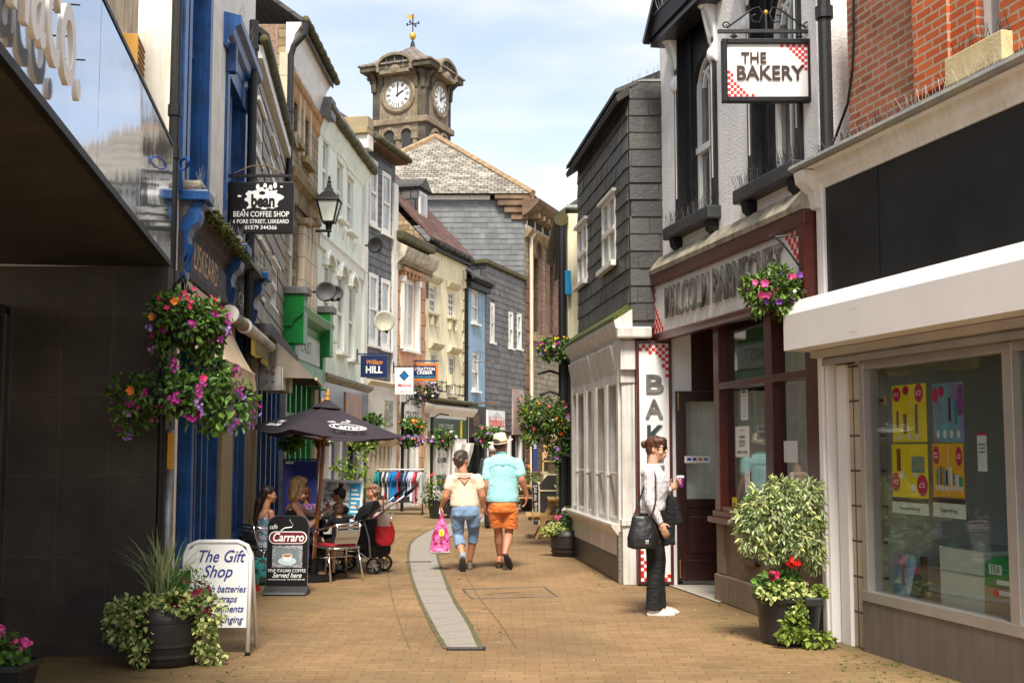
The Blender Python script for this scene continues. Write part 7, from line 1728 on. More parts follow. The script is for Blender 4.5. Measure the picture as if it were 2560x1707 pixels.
# ================= hanging signs
def hangsign(name,label,x0,y0,x1,y1,D,face,border=None,bw=.02,arm=True,armx=None,army=None,cat='sign',armm=IRON,th=.04):
    a=at(x0,y0,D); b=at(x1,y1,D); W=b.x-a.x; Hh=a.z-b.z
    t=thing(name,label,cat,((a.x+b.x)/2,D,(a.z+b.z)/2))
    MB().box(-W/2,W/2,-th/2,th/2,-Hh/2,Hh/2).build('panel',border or face,t,bevel=.004)
    B(-W/2+bw,W/2-bw,-th/2-.004,-th/2-.0005,-Hh/2+bw,Hh/2-bw).build('sign_face',face,t)
    if arm:
        xa=at(armx[0],army,D).x-t.location.x; xb=at(armx[1],army,D).x-t.location.x; z=at(x0,army,D).z-t.location.z
        mb=MB(); mb.bar((xa,0,z),(xb,0,z),.03); mb.box(xa-.015,xa+.015,-.02,.02,z-.18,z+.12)
        for q in(-.35,.35): mb.tube([(q*W,0,z),(q*W,0,Hh/2)],.008,5)
        mb.build('bracket',armm,t)
    return t,W,Hh
BSG=mat('black_sign_face',(.008,.008,.009),.35,var=.2)
t,W,Hh=hangsign('hanging_sign','black Bean Coffee Shop sign with white splash logo hanging over the blue shop',570,456,734,585,13,BSG,armx=(557,728),army=440,bw=.008)
cx,cz=W*.04,Hh*.17; r=random.Random(3); mb=MB()
pts=[]; n=96
for i in range(n):
    a=2*math.pi*i/n; lobes=.80+.16*max(0,math.sin(5*a+.6))**1.5+.16*max(0,math.sin(8*a+1.2))**2
    ex=abs(math.cos(a))**.75*(1 if math.cos(a)>0 else -1); ez=abs(math.sin(a))**.75*(1 if math.sin(a)>0 else -1)
    pts.append((cx+.215*lobes*ex,-.0265,cz+.125*lobes*ez))
mb.prism(pts,(0,.002,0))
for (dx,dz,rr) in ((-.26,.03,.017),(-.21,-.125,.012),(.20,.135,.013)): mb.lathe([(rr,0),(rr,.002)],14,(cx+dx,-.0245,cz+dz),Matrix.Rotation(math.pi/2,3,'X')@Matrix.Diagonal((1.3,.8,1)))
for dx,dz in ((-.06,.13),(.02,.14),(.13,.15),(.08,.12)): mb.lathe([(.026,0),(.026,.002)],14,(cx+dx,-.0245,cz+dz),Matrix.Rotation(math.pi/2,3,'X')@Matrix.Diagonal((.8,1.4,1)))
mb.build('splash_logo',LETW,t)
textmesh('bean',.19,BSG,t,(cx,-.0285,cz-.03),(math.pi/2,0,0),ext=.001,bold=.045,wid=.26)
mb=MB(); mb.lathe([(.035,0),(.035,.002)],14,(cx-.01,-.0275,cz+.065),Matrix.Rotation(math.pi/2,3,'X')@Matrix.Diagonal((1,.55,1))); mb.build('bean_mark',BSG,t)
for tx,z,w_,s in (('BEAN COFFEE SHOP',-.075,.61,.085),('6 FORE STREET, LISKEARD',-.155,.61,.062),('01579 344366',-.222,.35,.062)): textmesh(tx,s,LETW,t,(W*.0+.01,-.026,z),(math.pi/2,0,0),ext=.0008,bold=.012,wid=w_)
MB().tube([(-.30,0,Hh/2+.10),(-.12,0,Hh/2+.18),(.05,0,Hh/2+.19),(.25,0,Hh/2+.10)],.008,5).build('dry_vine',mat('dry_vine',(.2,.15,.09),.9),t)
NAVY=mat('navy_sign',(.004,.018,.085),.4,var=.05)
t,W,Hh=hangsign('hanging_sign','navy bookmaker sign reading William Hill in orange and white',902,888,968,943,27.5,NAVY,armx=(893,972),army=885,armm=NAVY)
textmesh('William',.15,mat('orange_lettering',(.8,.28,.01),.5),t,(0,-.026,Hh*.18),(math.pi/2,0,0),ext=.001,shear=.3,wid=W*.6,bold=.01); textmesh('HILL',.22,LETW,t,(0,-.026,-Hh*.17),(math.pi/2,0,0),ext=.001,wid=W*.62,bold=.03)
t,W,Hh=hangsign('hanging_sign','white lifestyle shop sign with a blue diamond badge',988,919,1033,986,31,WHITE2,armx=(984,1030),army=916)
MB().prism([(-.13,-.025,Hh*.2),(0,-.025,Hh*.2-.14),(.13,-.025,Hh*.2),(0,-.025,Hh*.2+.14)],(0,.002,0)).build('badge_border',LETB,t,bevel=.0)
MB().prism([(-.10,-.027,Hh*.2),(0,-.027,Hh*.2-.11),(.10,-.027,Hh*.2),(0,-.027,Hh*.2+.11)],(0,.002,0)).build('blue_badge',mat('badge_blue',(.0,.13,.36),.4),t)
textmesh('Malvina',.12,LETR,t,(0,-.028,-Hh*.16),(math.pi/2,0,0),ext=.001,shear=.3,wid=W*.72,bold=.01); textmesh('LIFESTYLE',.06,mat('grey_lettering',(.3,.3,.3),.5),t,(0,-.028,-Hh*.40),(math.pi/2,0,0),ext=.001,wid=W*.75)
ORG=mat('orange_sign',(.85,.17,.01),.4,var=.05)
t,W,Hh=hangsign('hanging_sign','navy and orange estate agents sign reading Stratton Creber',1028,909,1095,951,33,NAVY,border=ORG,bw=.055,armx=(1020,1097),army=902,armm=NAVY)
textmesh('STRATTON',.12,LETW,t,(.0,-.026,Hh*.17),(math.pi/2,0,0),ext=.001,wid=W*.76,bold=.02); textmesh('CREBER',.12,LETW,t,(.0,-.026,-Hh*.04),(math.pi/2,0,0),ext=.001,wid=W*.58,bold=.02); textmesh('ESTATE AGENTS',.08,mat('cyan_lettering',(.02,.35,.5),.5),t,(0,-.026,-Hh*.30),(math.pi/2,0,0),ext=.001,wid=W*.78,bold=.01)
a=at(1178,905,38.5); t=thing('sign_bracket','empty scrolled iron sign bracket on the pale blue bay','bracket',a)
mb=MB(); mb.tube([(0,0,0),(.75,0,0)],.015,5); mb.tube([(0,0,-.1),(0,0,.5)],.015,5); mb.tube([(.02+.2+.15*math.cos(q)*(1-q/14),0,.2+.15*math.sin(q)*(1-q/14)) for q in np.linspace(0,11,30)],.01,4); mb.tube([(.15,0,0),(.2,0,-1.3),(.75,0,-1.3),(.7,0,0)],.012,4); mb.bar((.1,0,-1.32),(.95,0,-1.30),.06); mb.tube([(.02,0,.45),(.4,0,.3),(.72,0,.02)],.01,4); mb.build('ironwork',mat('rusty_iron',(.12,.08,.06),.7,var=.4),t)
# ================= wall lantern
a=at(822,556,22.3); sL=F/22.3
ln=thing('street_lantern','black four sided wall lantern with white glass on the stone building','street lamp',a)
w0=.13; w1=.20; h0=.0; h1=.40
fr=MB()
for i in(-1,1):
    for j in(-1,1): fr.bar((i*w0*.8,j*w0*.8,h0),(i*w1,j*w1,h1),.025)
for i in(-1,1): fr.bar((i*w1,-w1,h1),(i*w1,w1,h1),.03); fr.bar((-w1,i*w1,h1),(w1,i*w1,h1),.03); fr.bar((-w0*.8,i*w0*.8,0),(w0*.8,i*w0*.8,0),.03); fr.bar((i*w0*.8,-w0*.8,0),(i*w0*.8,w0*.8,0),.03)
fr.build('frame',BLACK,ln)
w0*=.8
MB().add([(-w0,-w0,h0),(w0,-w0,h0),(w0,w0,h0),(-w0,w0,h0),(-w1,-w1,h1),(w1,-w1,h1),(w1,w1,h1),(-w1,w1,h1)],[(0,1,5,4),(1,2,6,5),(2,3,7,6),(3,0,4,7)]).build('glass',mat('lantern_glass',(.55,.57,.52),.15,var=.25,scale=3,spec=.7),ln)
MB().lathe([(w1*1.62,h1),(w1*1.5,h1+.03),(w1*.85,h1+.15),(w1*.6,h1+.17),(w1*.5,h1+.24),(w1*.3,h1+.27),(w1*.28,h1+.31),(.04,h1+.34),(.05,h1+.38),(.025,h1+.42),(.035,h1+.45),(.01,h1+.5)],4,rot=Matrix.Rotation(math.pi/4,3,'Z')).build('roof',BLACK,ln,bevel=.006)
mb=MB(); mb.lathe([(.09,-.0),(.07,-.04),(.05,-.14),(.06,-.18),(.02,-.2),(.03,-.25),(.005,-.3)],8); mb.tube([(0,0,-.16),(-.25,0,-.16)],.03,8); mb.build('stem',BLACK,ln)
# ================= satellite dishes
def dish(label,x,y,D,r,m_,ax,sx=1,mount=-.25,lnb=(.12,-.25,-.16)):
    t=thing('satellite_dish',label,'satellite dish',at(x,y,D),0); rot=Matrix.Rotation(R(ax[2]),3,'Z')@Matrix.Rotation(R(90+ax[0]),3,'X')
    MB().lathe([(.02,-.05*r/.3),(r*.5,-.035*r/.3),(r*.85,0),(r,.02),(r,.03),(r*.8,.012),(r*.4,-.02),(.02,-.03)],24,rot=rot,sx=sx).build('reflector',m_,t,smooth=True)
    mb=MB(); mb.tube([(0,0,-r*.9),(lnb[0]*.6,lnb[1]*.7,-r*.95),lnb],.012,6); mb.ell(lnb,(.04,.05,.04),8,6); mb.tube([(0,.06,0),(mount,.1,.0)],.02,6); mb.build('arm',BLACK,t)
    return t
GD=mat('grey_mesh_dish',(.10,.10,.10),.6,var=.15); BKD=mat('black_mesh_dish',(.03,.03,.03),.6,var=.2)
dish('dark grey satellite dish beside the stone quoins, nearest of the dishes',814,728,21.3,.185,GD,(12,0,18),sx=1.0,lnb=(.16,-.25,-.18))
dish('second grey satellite dish overlapping the first on the mint house',838,733,22.1,.15,GD,(12,0,28),lnb=(.10,-.25,-.14))
dish('black satellite dish high between the windows of the dark slate house',937,612,28.2,.20,BKD,(15,0,35),lnb=(.15,-.25,-.16))
dish('pale round satellite dish low on the dark slate house',960,803,28.4,.26,mat('pale_dish',(.55,.52,.42),.6,var=.15,streak=.2),(5,0,25),lnb=(.1,-.3,-.28))
# ================= parasols
FAB=mat('aubergine_canvas',(.028,.020,.028),.85,var=.12,scale=3,bump=.1,bscale=60)
V3=lambda c,f,z:Vector((c.x*f,c.y*f,z))
def parasol(label,x,D,yrim,R_,rise,tilt,yaw,base,txt,lean=0):
    p=at(x,yrim,D); t=thing('parasol',label,'parasol',(p.x,p.y,0)); t.rotation_euler=(0,R(tilt),0)
    z=p.z; off=-math.sin(R(tilt))*z; t.location.x=p.x+off
    mb=MB(); n=4; cs=[]
    for k in range(4):
        a=yaw+k*math.pi/2; cs.append(Vector((R_*math.cos(a),R_*math.sin(a),z)))
    ap=Vector((0,0,z+rise)); m_=8; 
    for k in range(4):
        a,b=cs[k],cs[(k+1)%4]; base_=len(mb.v)
        vs=[];idx={}
        for i in range(m_+1):
            f=i/m_
            for j in range(m_+1):
                e=a.lerp(b,j/m_); e=e+Vector((0,0,-.008*math.sin(math.pi*j/m_))); mid=Vector((0,0,0))-((a+b)/2); e=e+mid*.03*math.sin(math.pi*j/m_)
                q=ap.lerp(e,f); q.z-=.015*math.sin(math.pi*f); vs.append(q)
        mb.add(vs,[(i*(m_+1)+j,(i+1)*(m_+1)+j,(i+1)*(m_+1)+j+1,i*(m_+1)+j+1) for i in range(m_) for j in range(m_)])
    cn=mb.build('canopy',FAB,t,smooth=False); cn.modifiers.new('s','SOLIDIFY').thickness=.004
    v=MB()
    rt=.20
    ring=[Vector((R_*rt*math.cos(yaw+k*math.pi/2),R_*rt*math.sin(yaw+k*math.pi/2),z+rise*.84)) for k in range(4)]
    v.add(ring+[Vector((0,0,z+rise+.05))],[(0,1,4),(1,2,4),(2,3,4),(3,0,4)]); o=v.build('vent_cap',FAB,cn); o.modifiers.new('s','SOLIDIFY').thickness=.004
    mb=MB(); mb.tube([(0,0,.05),(0,0,z+rise+.03)],.022,10); mb.build('pole',WOOD,t,smooth=True)
    for k in range(4): MB().bar((0,0,z+rise-.13),V3(cs[k],.9,z-.02+rise*.1),.018,.025).bar((0,0,z-.08),cs[k].lerp(ap,.5)-Vector((0,0,.10)),.015,.02).build('rib',WOOD,t)
    MB().lathe([(.035,0),(.045,.02),(.02,.04),(.03,.06),(.035,.08),(.015,.11),(.02,.125),(.004,.15)],12,(0,0,z+rise+.03)).build('finial',mat('light_turned_wood',(.55,.28,.08),.4,var=.1),t,smooth=True)
    if base: MB().lathe([(.28,0),(.28,.04),(.2,.07),(.04,.08),(.04,.25),(.02,.26)],20).build('base',BLACK,t)
    if txt:
        # front right and front left panels
        for (i,j,lines) in ((3,0,'R'),(2,3,'L')):
            a,b=cs[i],cs[j]; e=(b-a); 
            if e.x<0: a,b=b,a; e=-e
            mid=(a+b)/2; up=(ap-mid); n_=e.normalized().cross(up.normalized()); rot=Matrix((e.normalized(),up.normalized(),n_)).transposed().to_euler()
            fr_=.17 if lines=='R' else .17
            c=mid.lerp(ap,fr_)+n_*.012
            if lines=='R':
                c=c+e*.02; textmesh('Carraro',.17,LETW,t,c,rot,ext=.001,shear=.25,bold=.02,wid=.40); textmesh('caffe',.07,LETW,t,c+up.normalized()*.12-e.normalized()*.17,rot,ext=.001,shear=.3,wid=.10)
                mb=MB(); u_=up.normalized(); en=e.normalized(); base_=c+u_*.10+n_*.001
                ring=[c+en*.235*math.cos(q)*(1)+u_*.075*math.sin(q)+n_*.002 for q in np.linspace(0,2*math.pi,40)]; mb.tube(ring,.006,4)
                mb.tube([base_-en*.05,base_-en*.02+u_*.03,base_+en*.06+u_*.03,base_+en*.09+u_*.06,base_+en*.04+u_*.08],.008,4)
                mb.build('logo_outline',LETW,t)
            else:
                textmesh('Finest',.10,LETW,t,c+up.normalized()*.05,rot,ext=.001,shear=.35,bold=.01,wid=.20); textmesh('Italian Coffee',.11,LETW,t,c-up.normalized()*.055,rot,ext=.001,shear=.35,bold=.01,wid=.42)
    return t
parasol('aubergine parasol with white Carraro lettering on its front panels, turned wood finial',812,14.6,1078,1.02,.345,4.0,math.radians(-13),True,True)
parasol('second aubergine parasol just behind the lettered one, only its finial and pole showing',800,16.8,1088,.86,.345,3.5,math.radians(-13),True,False)
# ================= Carraro board
cy_=13.2; a=at(664,1400,cy_); b=at(769,1400,cy_); ztop=at(716,1288,cy_-.0).z
cb=thing('advertising_board','black Carraro coffee board with cup picture standing before the seated group','sign',((a.x+b.x)/2,cy_,0)); cb.rotation_euler=(R(-5),0,R(-2)); W=b.x-a.x
pts=[(-W/2,0,.10),(W/2,0,.10),(W/2,0,ztop-.10),(W/2-.03,0,ztop-.03),(W/2-.09,0,ztop),(-W/2+.09,0,ztop),(-W/2+.03,0,ztop-.03),(-W/2,0,ztop-.10)]
MB().prism(pts,(0,.02,0)).build('board_edge',CHROME,cb); MB().prism([(x*.975,-.003,.102+(z-.1)*.988) for x,y,z in pts],(0,.002,0)).build('board_face',BSG,cb)
MB().prism([(-W/2-.01,-.14,0),(-W/2-.01,.16,0),(-W/2-.01,.14,.04),(-W/2-.01,.04,.10),(-W/2-.01,.02,.10),(-W/2-.01,-.03,.06),(-W/2-.01,-.12,.03)],(W+.02,0,0)).build('base',mat('dark_grey_plastic',(.04,.04,.042),.45,var=.2),cb,bevel=.01)
CAR=mat('burgundy_logo',(.16,.005,.02),.5); 
zc_=ztop-.24; mb=MB(); 
def pill(mb,cx,cz,w_,h_,y,n=10):
    pts=[]
    for s in(1,-1):
        for k in range(n+1): a=-math.pi/2+math.pi*k/n; pts.append((cx+s*(w_/2-h_/2)+s*h_/2*math.cos(a),y,cz+s*h_/2*math.sin(a)))
    mb.prism(pts,(0,.0015,0))
m2=MB(); pill(m2,0,zc_,.42,.135,-.006); m2.build('logo_border',LETW,cb); m2=MB(); pill(m2,0,zc_,.40,.115,-.008); m2.build('logo_ground',CAR,cb)
textmesh('Carraro',.13,LETW,cb,(0,-.010,zc_),(math.pi/2,0,0),ext=.0008,shear=.25,bold=.02,wid=.34)
textmesh('caffe',.07,LETW,cb,(-W*.36,-.006,zc_+.115),(math.pi/2,0,0),ext=.0008,shear=.3,wid=.085)
MB().tube([(-.08,-.006,zc_+.075),(-.04,-.006,zc_+.105),(.04,-.006,zc_+.115),(.05,-.006,zc_+.145),(.02,-.006,zc_+.175),(.015,-.006,zc_+.20)],.009,5,flat=.2).build('steam_swirl',LETW,cb)
FRM=mat('ornate_silver_frame',(.30,.30,.32),.5,var=.55,scale=45,bump=.8,bscale=90,lo=.4,hi=.6)
zp1=zc_-.085; zp0=zp1-.235; x_=.165
MB().box(-x_,x_,-.006,-.0035,zp1-.03,zp1).box(-x_,x_,-.006,-.0035,zp0,zp0+.03).box(-x_,-x_+.03,-.006,-.0035,zp0+.03,zp1-.03).box(x_-.03,x_,-.006,-.0035,zp0+.03,zp1-.03).build('picture_frame',FRM,cb)
B(-x_+.03,x_-.03,-.005,-.0035,zp0+.03,zp1-.03).build('picture',mat('picture_grey',(.16,.19,.21),.5,var=.3,scale=5),cb)
zq_=(zp0+zp1)/2-.02; RX=Matrix.Rotation(math.pi/2,3,'X')
MB().lathe([(1,0),(1,.001)],24,(0,-.0055,zq_-.03),RX@Matrix.Diagonal((.10,.045,1))).build('saucer',mat('cup_blue_white',(.5,.6,.65),.4),cb)
MB().add([(-.058,-.0075,zq_+.03),(.058,-.0075,zq_+.03),(.04,-.0075,zq_-.03),(-.04,-.0075,zq_-.03)],[(0,3,2,1)]).build('cup',mat('cup_white',(.7,.75,.76),.4),cb)
MB().lathe([(1,0),(1,.001)],20,(0,-.008,zq_+.03),RX@Matrix.Diagonal((.058,.02,1))).build('cup_rim',mat('cup_white',(.7,.75,.76),.4),cb); MB().lathe([(1,0),(1,.001)],20,(0,-.0095,zq_+.03),RX@Matrix.Diagonal((.048,.014,1))).build('coffee',mat('coffee_orange',(.5,.16,.03),.4),cb)
textmesh('FINE ITALIAN COFFEE',.05,LETW,cb,(0,-.005,zp0-.035),(math.pi/2,0,0),ext=.0005,wid=W*.9); textmesh('Served here',.075,LETW,cb,(0,-.005,zp0-.085),(math.pi/2,0,0),ext=.0005,shear=.35,wid=W*.7,bold=.008); textmesh('www.carraro.co.uk  Tel: 01637 800 345',.02,LETW,cb,(0,-.005,zp0-.128),(math.pi/2,0,0),ext=.0005,wid=W*.88,bold=.01)
# ================= aluminium bistro chairs and table
def chair(label,x,y,rz,group='aluminium chairs around the coffee table'):
    t=thing('bistro_chair',label,'chair',(x,y,0),rz,group); t.scale=(.93,.93,.93)
    # local +y is forward
    for sx in(-1,1):
        MB().tube([(sx*.26,.22,0),(sx*.245,.18,.43),(sx*.255,.15,.62),(sx*.26,.08,.655)],.0125,8).build('leg',ALU,t,smooth=True)
        MB().tube([(sx*.24,-.27,0),(sx*.215,-.16,.42)],.0125,8).build('leg',ALU,t,smooth=True)
    MB().tube([(-.26,.08,.655),(-.27,-.05,.665),(-.25,-.2,.70),(-.16,-.29,.73),(0,-.32,.74),(.16,-.29,.73),(.25,-.2,.70),(.27,-.05,.665),(.26,.08,.655)],.0135,8).build('arm_rail',ALU,t,smooth=True)
    mb=MB(); mb.tube([(-.24,.2,.435),(.24,.2,.435)],.011,8); mb.tube([(-.24,.2,.435),(-.215,-.2,.425)],.011,8); mb.tube([(.24,.2,.435),(.215,-.2,.425)],.011,8); mb.tube([(-.215,-.2,.425),(.215,-.2,.425)],.011,8)
    mb.tube([(-.25,.2,.30),(-.22,-.2,.30)],.008,6); mb.tube([(.25,.2,.30),(.22,-.2,.30)],.008,6); mb.tube([(-.235,0,.30),(.235,0,.30)],.008,6); mb.build('seat_frame',ALU,t,smooth=True)
    mb=MB()
    for k in range(7): y0=-.19+k*.056; mb.box(-.22,.22,y0,y0+.046,.437,.447)
    mb.build('seat_slats',CHROME,t,bevel=.003)
    for sx in(-1,1): MB().tube([(sx*.155,-.19,.43),(sx*.165,-.27,.60),(sx*.165,-.295,.735)],.011,8).build('back_upright',ALU,t,smooth=True)
    for z,hh,y0 in ((.52,.075,-.235),(.61,.10,-.27),(.695,.03,-.29)): MB().obox((0,y0,z),(.31,.008,hh),Matrix.Rotation(R(12),3,'X')).build('back_slat',mat('satin_metal_slat',(.52,.49,.44),.35,metal=.8,var=.08),t,bevel=.003)
    return t
cx0=at(838,1420,14.55)
ch1=chair('nearest aluminium chair with the boy in black sitting on it',at(842,1420,14.6).x,14.6,R(38))
B(-.2,.2,-.18,.2,.449,.475).build('red_cushion',mat('red_cushion',(.45,.01,.02),.7,var=.15),ch1,bevel=.012)
chair('aluminium chair behind the Carraro board under the dark haired woman',at(660,1420,14.2).x,14.35,R(-48))
chair('aluminium chair under the blonde woman, mostly behind the Carraro board',at(712,1420,14.5).x,14.75,R(-80))
chair('aluminium chair under the girl with the hair bun',at(872,1400,15.5).x,15.65,R(75))
chair('aluminium chair behind the pushchair under the curly haired woman',at(925,1400,16.4).x,16.45,R(100))
tb=thing('cafe_table','round dark cafe table with a bottle, cups and plates','table',(at(800,1350,15.15).x,15.15,0))
MB().lathe([(.42,.715),(.42,.74),(.40,.745),(.01,.745)],28).build('tabletop',mat('dark_table_top',(.03,.03,.032),.3,var=.2),tb); mb=MB(); mb.tube([(0,.08,.03),(0,.08,.71)],.03,10); mb.build('pedestal',BLACK,tb)
for k in range(4): a=k*math.pi/2+.5; MB().tube([(0,.08,.10),(math.cos(a)*.2,.08+math.sin(a)*.2,.05),(math.cos(a)*.34,.08+math.sin(a)*.34,.015)],.018,6).build('foot',BLACK,tb)
T=tb.location
def onT(x,D,y=0): return Vector((at(x,1285,D).x,D,.746))
t=thing('sauce_bottle','red sauce bottle standing on the cafe table','bottle',onT(820,15.1)); MB().lathe([(.028,0),(.03,.02),(.03,.11),(.012,.15),(.012,.17)],12).build('bottle',mat('red_bottle',(.4,.01,.02),.3),t,smooth=True); MB().lathe([(.014,.171),(.014,.195)],10).build('cap',WHITE2,t)
t=thing('water_bottle','clear green bottle on the cafe table left of the red one','bottle',onT(795,15.05)); MB().lathe([(.03,0),(.032,.13),(.013,.18),(.013,.22)],12).build('bottle',mat('green_bottle',(.05,.2,.08),.15,var=.2),t,smooth=True); MB().lathe([(.015,.221),(.015,.24)],10).build('cap',mat('green_cap',(.01,.2,.05),.4),t)
for i,(x,D,l) in enumerate(((775,15.0,'white coffee cup by the blonde woman wrist'),(808,14.95,'white bowl near the boy on the cafe table'),(822,15.0,'tall white mug beside the boy'))):
    t=thing('coffee_cup',l,'cup',onT(x,D)); MB().lathe([(.03,0),(.045,.03),(.05,.075),(.045,.075),(.04,.03),(.01,.012)],16).build('cup',WHITE2,t,smooth=True); MB().tube([(.048,0,.06),(.075,0,.05),(.045,0,.02)],.006,6).build('handle',WHITE2,t)
t=thing('table_napkin','folded white paper on the cafe table edge','napkin',onT(800,14.85)); MB().obox((0,0,.006),(.18,.12,.008),Matrix.Rotation(.4,3,'Z')).build('paper',WHITE2,t)
# blue screen panel
a=at(711,1148,16.6); b=at(792,1148,16.6)
t=thing('wind_screen','plain deep blue fabric wind screen behind the blonde woman','screen',(a.x,16.6,0)); W=b.x-a.x
B(0,W,-.01,.01,.08,a.z-.02).build('fabric',mat('royal_blue_fabric',(.018,.02,.16),.7,var=.08,scale=2),t); MB().bar((0,0,a.z),(W,0,a.z),.025).bar((0,0,0),(0,0,a.z),.03).bar((W,0,0),(W,0,a.z),.03).box(-.03,.03,-.2,.2,0,.02).box(W-.03,W+.03,-.2,.2,0,.02).build('frame',mat('navy_frame',(.02,.03,.12),.5),t)
B(.02,.13,-.014,-.0105,a.z-.06,a.z-.03).build('label',WHITE2,t)
# menu board with pictures
yb=16.9; a=at(792,1198,yb); b=at(897,1200,yb); t=thing('picture_board','white framed board of food photographs beside the parasol pole','sign',((a.x+b.x)/2,yb,0)); t.rotation_euler=(R(-6),R(3),0); W=b.x-a.x; z1=a.z
MB().box(-W/2,W/2,-.02,.02,z1-.04,z1).box(-W/2,-W/2+.035,-.02,.02,.0,z1-.04).box(W/2-.035,W/2,-.02,.02,.0,z1-.04).box(-W/2+.035,W/2-.035,-.02,.02,.25,.29).build('frame',WHITE2,t,bevel=.008)
B(-W/2+.035,W*.18,-.01,.01,.29,z1-.04).build('photo_panel',mat('food_photos',(.12,.11,.10),.5,var=.9,scale=9,col2=(.55,.52,.48),lo=.42,hi=.55),t); B(W*.181,W/2-.035,-.01,.01,.29,z1-.04).build('blue_panel',mat('cyan_panel',(.03,.30,.50),.5,var=.1),t)
mb=MB()
for k in range(9): mb.box(W*.22,W*.22+.08+.03*(k%3),-.0125,-.0105,z1-.15-k*.06,z1-.125-k*.06)
mb.build('text_lines',LETW,t)
mb=MB()
for k in range(3): mb.box(-W/2+.04,W*.17,-.0125,-.0105,z1-.20-k*.14,z1-.185-k*.14)
mb.box(-W*.12,-W*.10,-.0125,-.0105,.3,z1-.05); mb.build('photo_borders',WHITE2,t)
# red bowl
p=gp(633,1475); t=thing('dog_bowl','small red plastic bowl on the paving behind the gift shop sign','bowl',p); MB().lathe([(.075,0),(.065,.045),(.058,.045),(.065,.01),(.01,.008)],20).build('bowl',mat('red_plastic',(.5,.01,.02),.35),t,smooth=False)
# bags under the table
t=thing('beach_bag','teal patterned bag under the dark haired woman chair','bag',(at(650,1440,14.1).x,14.12,0)); MB().lathe([(.12,0),(.15,.05),(.15,.22),(.11,.32),(.09,.30)],14,sx=1,sy=.6).build('bag_body',mat('teal_pattern',(.02,.30,.27),.7,var=.3,scale=12,col2=(.03,.03,.03),lo=.5,hi=.56),t,smooth=True); MB().tube([(-.09,0,.28),(-.05,0,.42),(.05,0,.42),(.09,0,.28)],.008,5).build('handle',BLACK,t)
t=thing('pink_bag','crumpled pale pink bag beside the chair leg of the dark haired woman','bag',(at(628,1440,14.2).x,14.3,0)); MB().lathe([(.08,0),(.11,.08),(.09,.25),(.05,.33)],12,sy=.6).build('bag_body',mat('dusty_pink',(.5,.25,.25),.8,var=.15,bump=.3,bscale=12),t,smooth=True)
# ================= clothes rail
yr=28.9; x0=at(944,1284,yr).x; x1=at(1056,1284,yr).x; zt=at(1000,1173,yr).z
rl=thing('clothes_rail','wheeled clothes rail with a white top bar standing in the street','clothes rail',((x0+x1)/2,yr,0)); W=x1-x0
MB().tube([(-W/2,0,.06),(-W/2,0,zt)],.014,8).build('upright',BLACK,rl); MB().tube([(W/2,0,.06),(W/2,0,zt)],.014,8).build('upright',BLACK,rl); MB().tube([(-W/2-.02,0,zt),(W/2+.02,0,zt)],.014,8).build('hanging_bar',WHITE2,rl); MB().tube([(-W/2,0,.12),(W/2,0,.12)],.014,8).tube([(-W/2,-.22,.07),(-W/2,.22,.07)],.016,8).tube([(W/2,-.22,.07),(W/2,.22,.07)],.016,8).build('base_bar',BLACK,rl)
for sx_ in(-1,1):
    for sy_ in(-1,1): MB().tube([(sx_*W/2-.012,sy_*.2,.035),(sx_*W/2+.012,sy_*.2,.035)],.035,10).build('castor',BLACK,rl)
def mk(n,c): return mat('cloth_'+n,c,.85,var=.15,scale=6,bump=.3,bscale=12)
CL=[('teal',(.0,.30,.29)),('teal',(.0,.30,.29)),('charcoal',(.03,.03,.035)),('white',(.6,.6,.62)),('charcoal',(.03,.03,.035)),('white',(.6,.6,.62)),('denim blue',(.08,.16,.36)),('bright blue',(.0,.18,.45)),('bright blue',(.0,.22,.50)),('cobalt',(.01,.12,.38)),('crimson',(.35,.01,.03)),('charcoal',(.05,.05,.06)),('navy',(.02,.02,.06)),('sky blue',(.16,.30,.48)),('black',(.02,.02,.025)),('pale blue',(.35,.42,.62)),('white striped',(.6,.6,.66)),('pink',(.6,.25,.3)),('red',(.45,.01,.04)),('pale grey',(.4,.39,.37)),('pale grey',(.42,.41,.39))]
rn=random.Random(6); seen={}
pos_word=['leftmost','second','third','fourth','fifth','sixth','seventh','eighth','ninth','tenth','eleventh','twelfth','thirteenth','fourteenth','fifteenth','sixteenth','seventeenth','eighteenth','nineteenth','twentieth','rightmost']
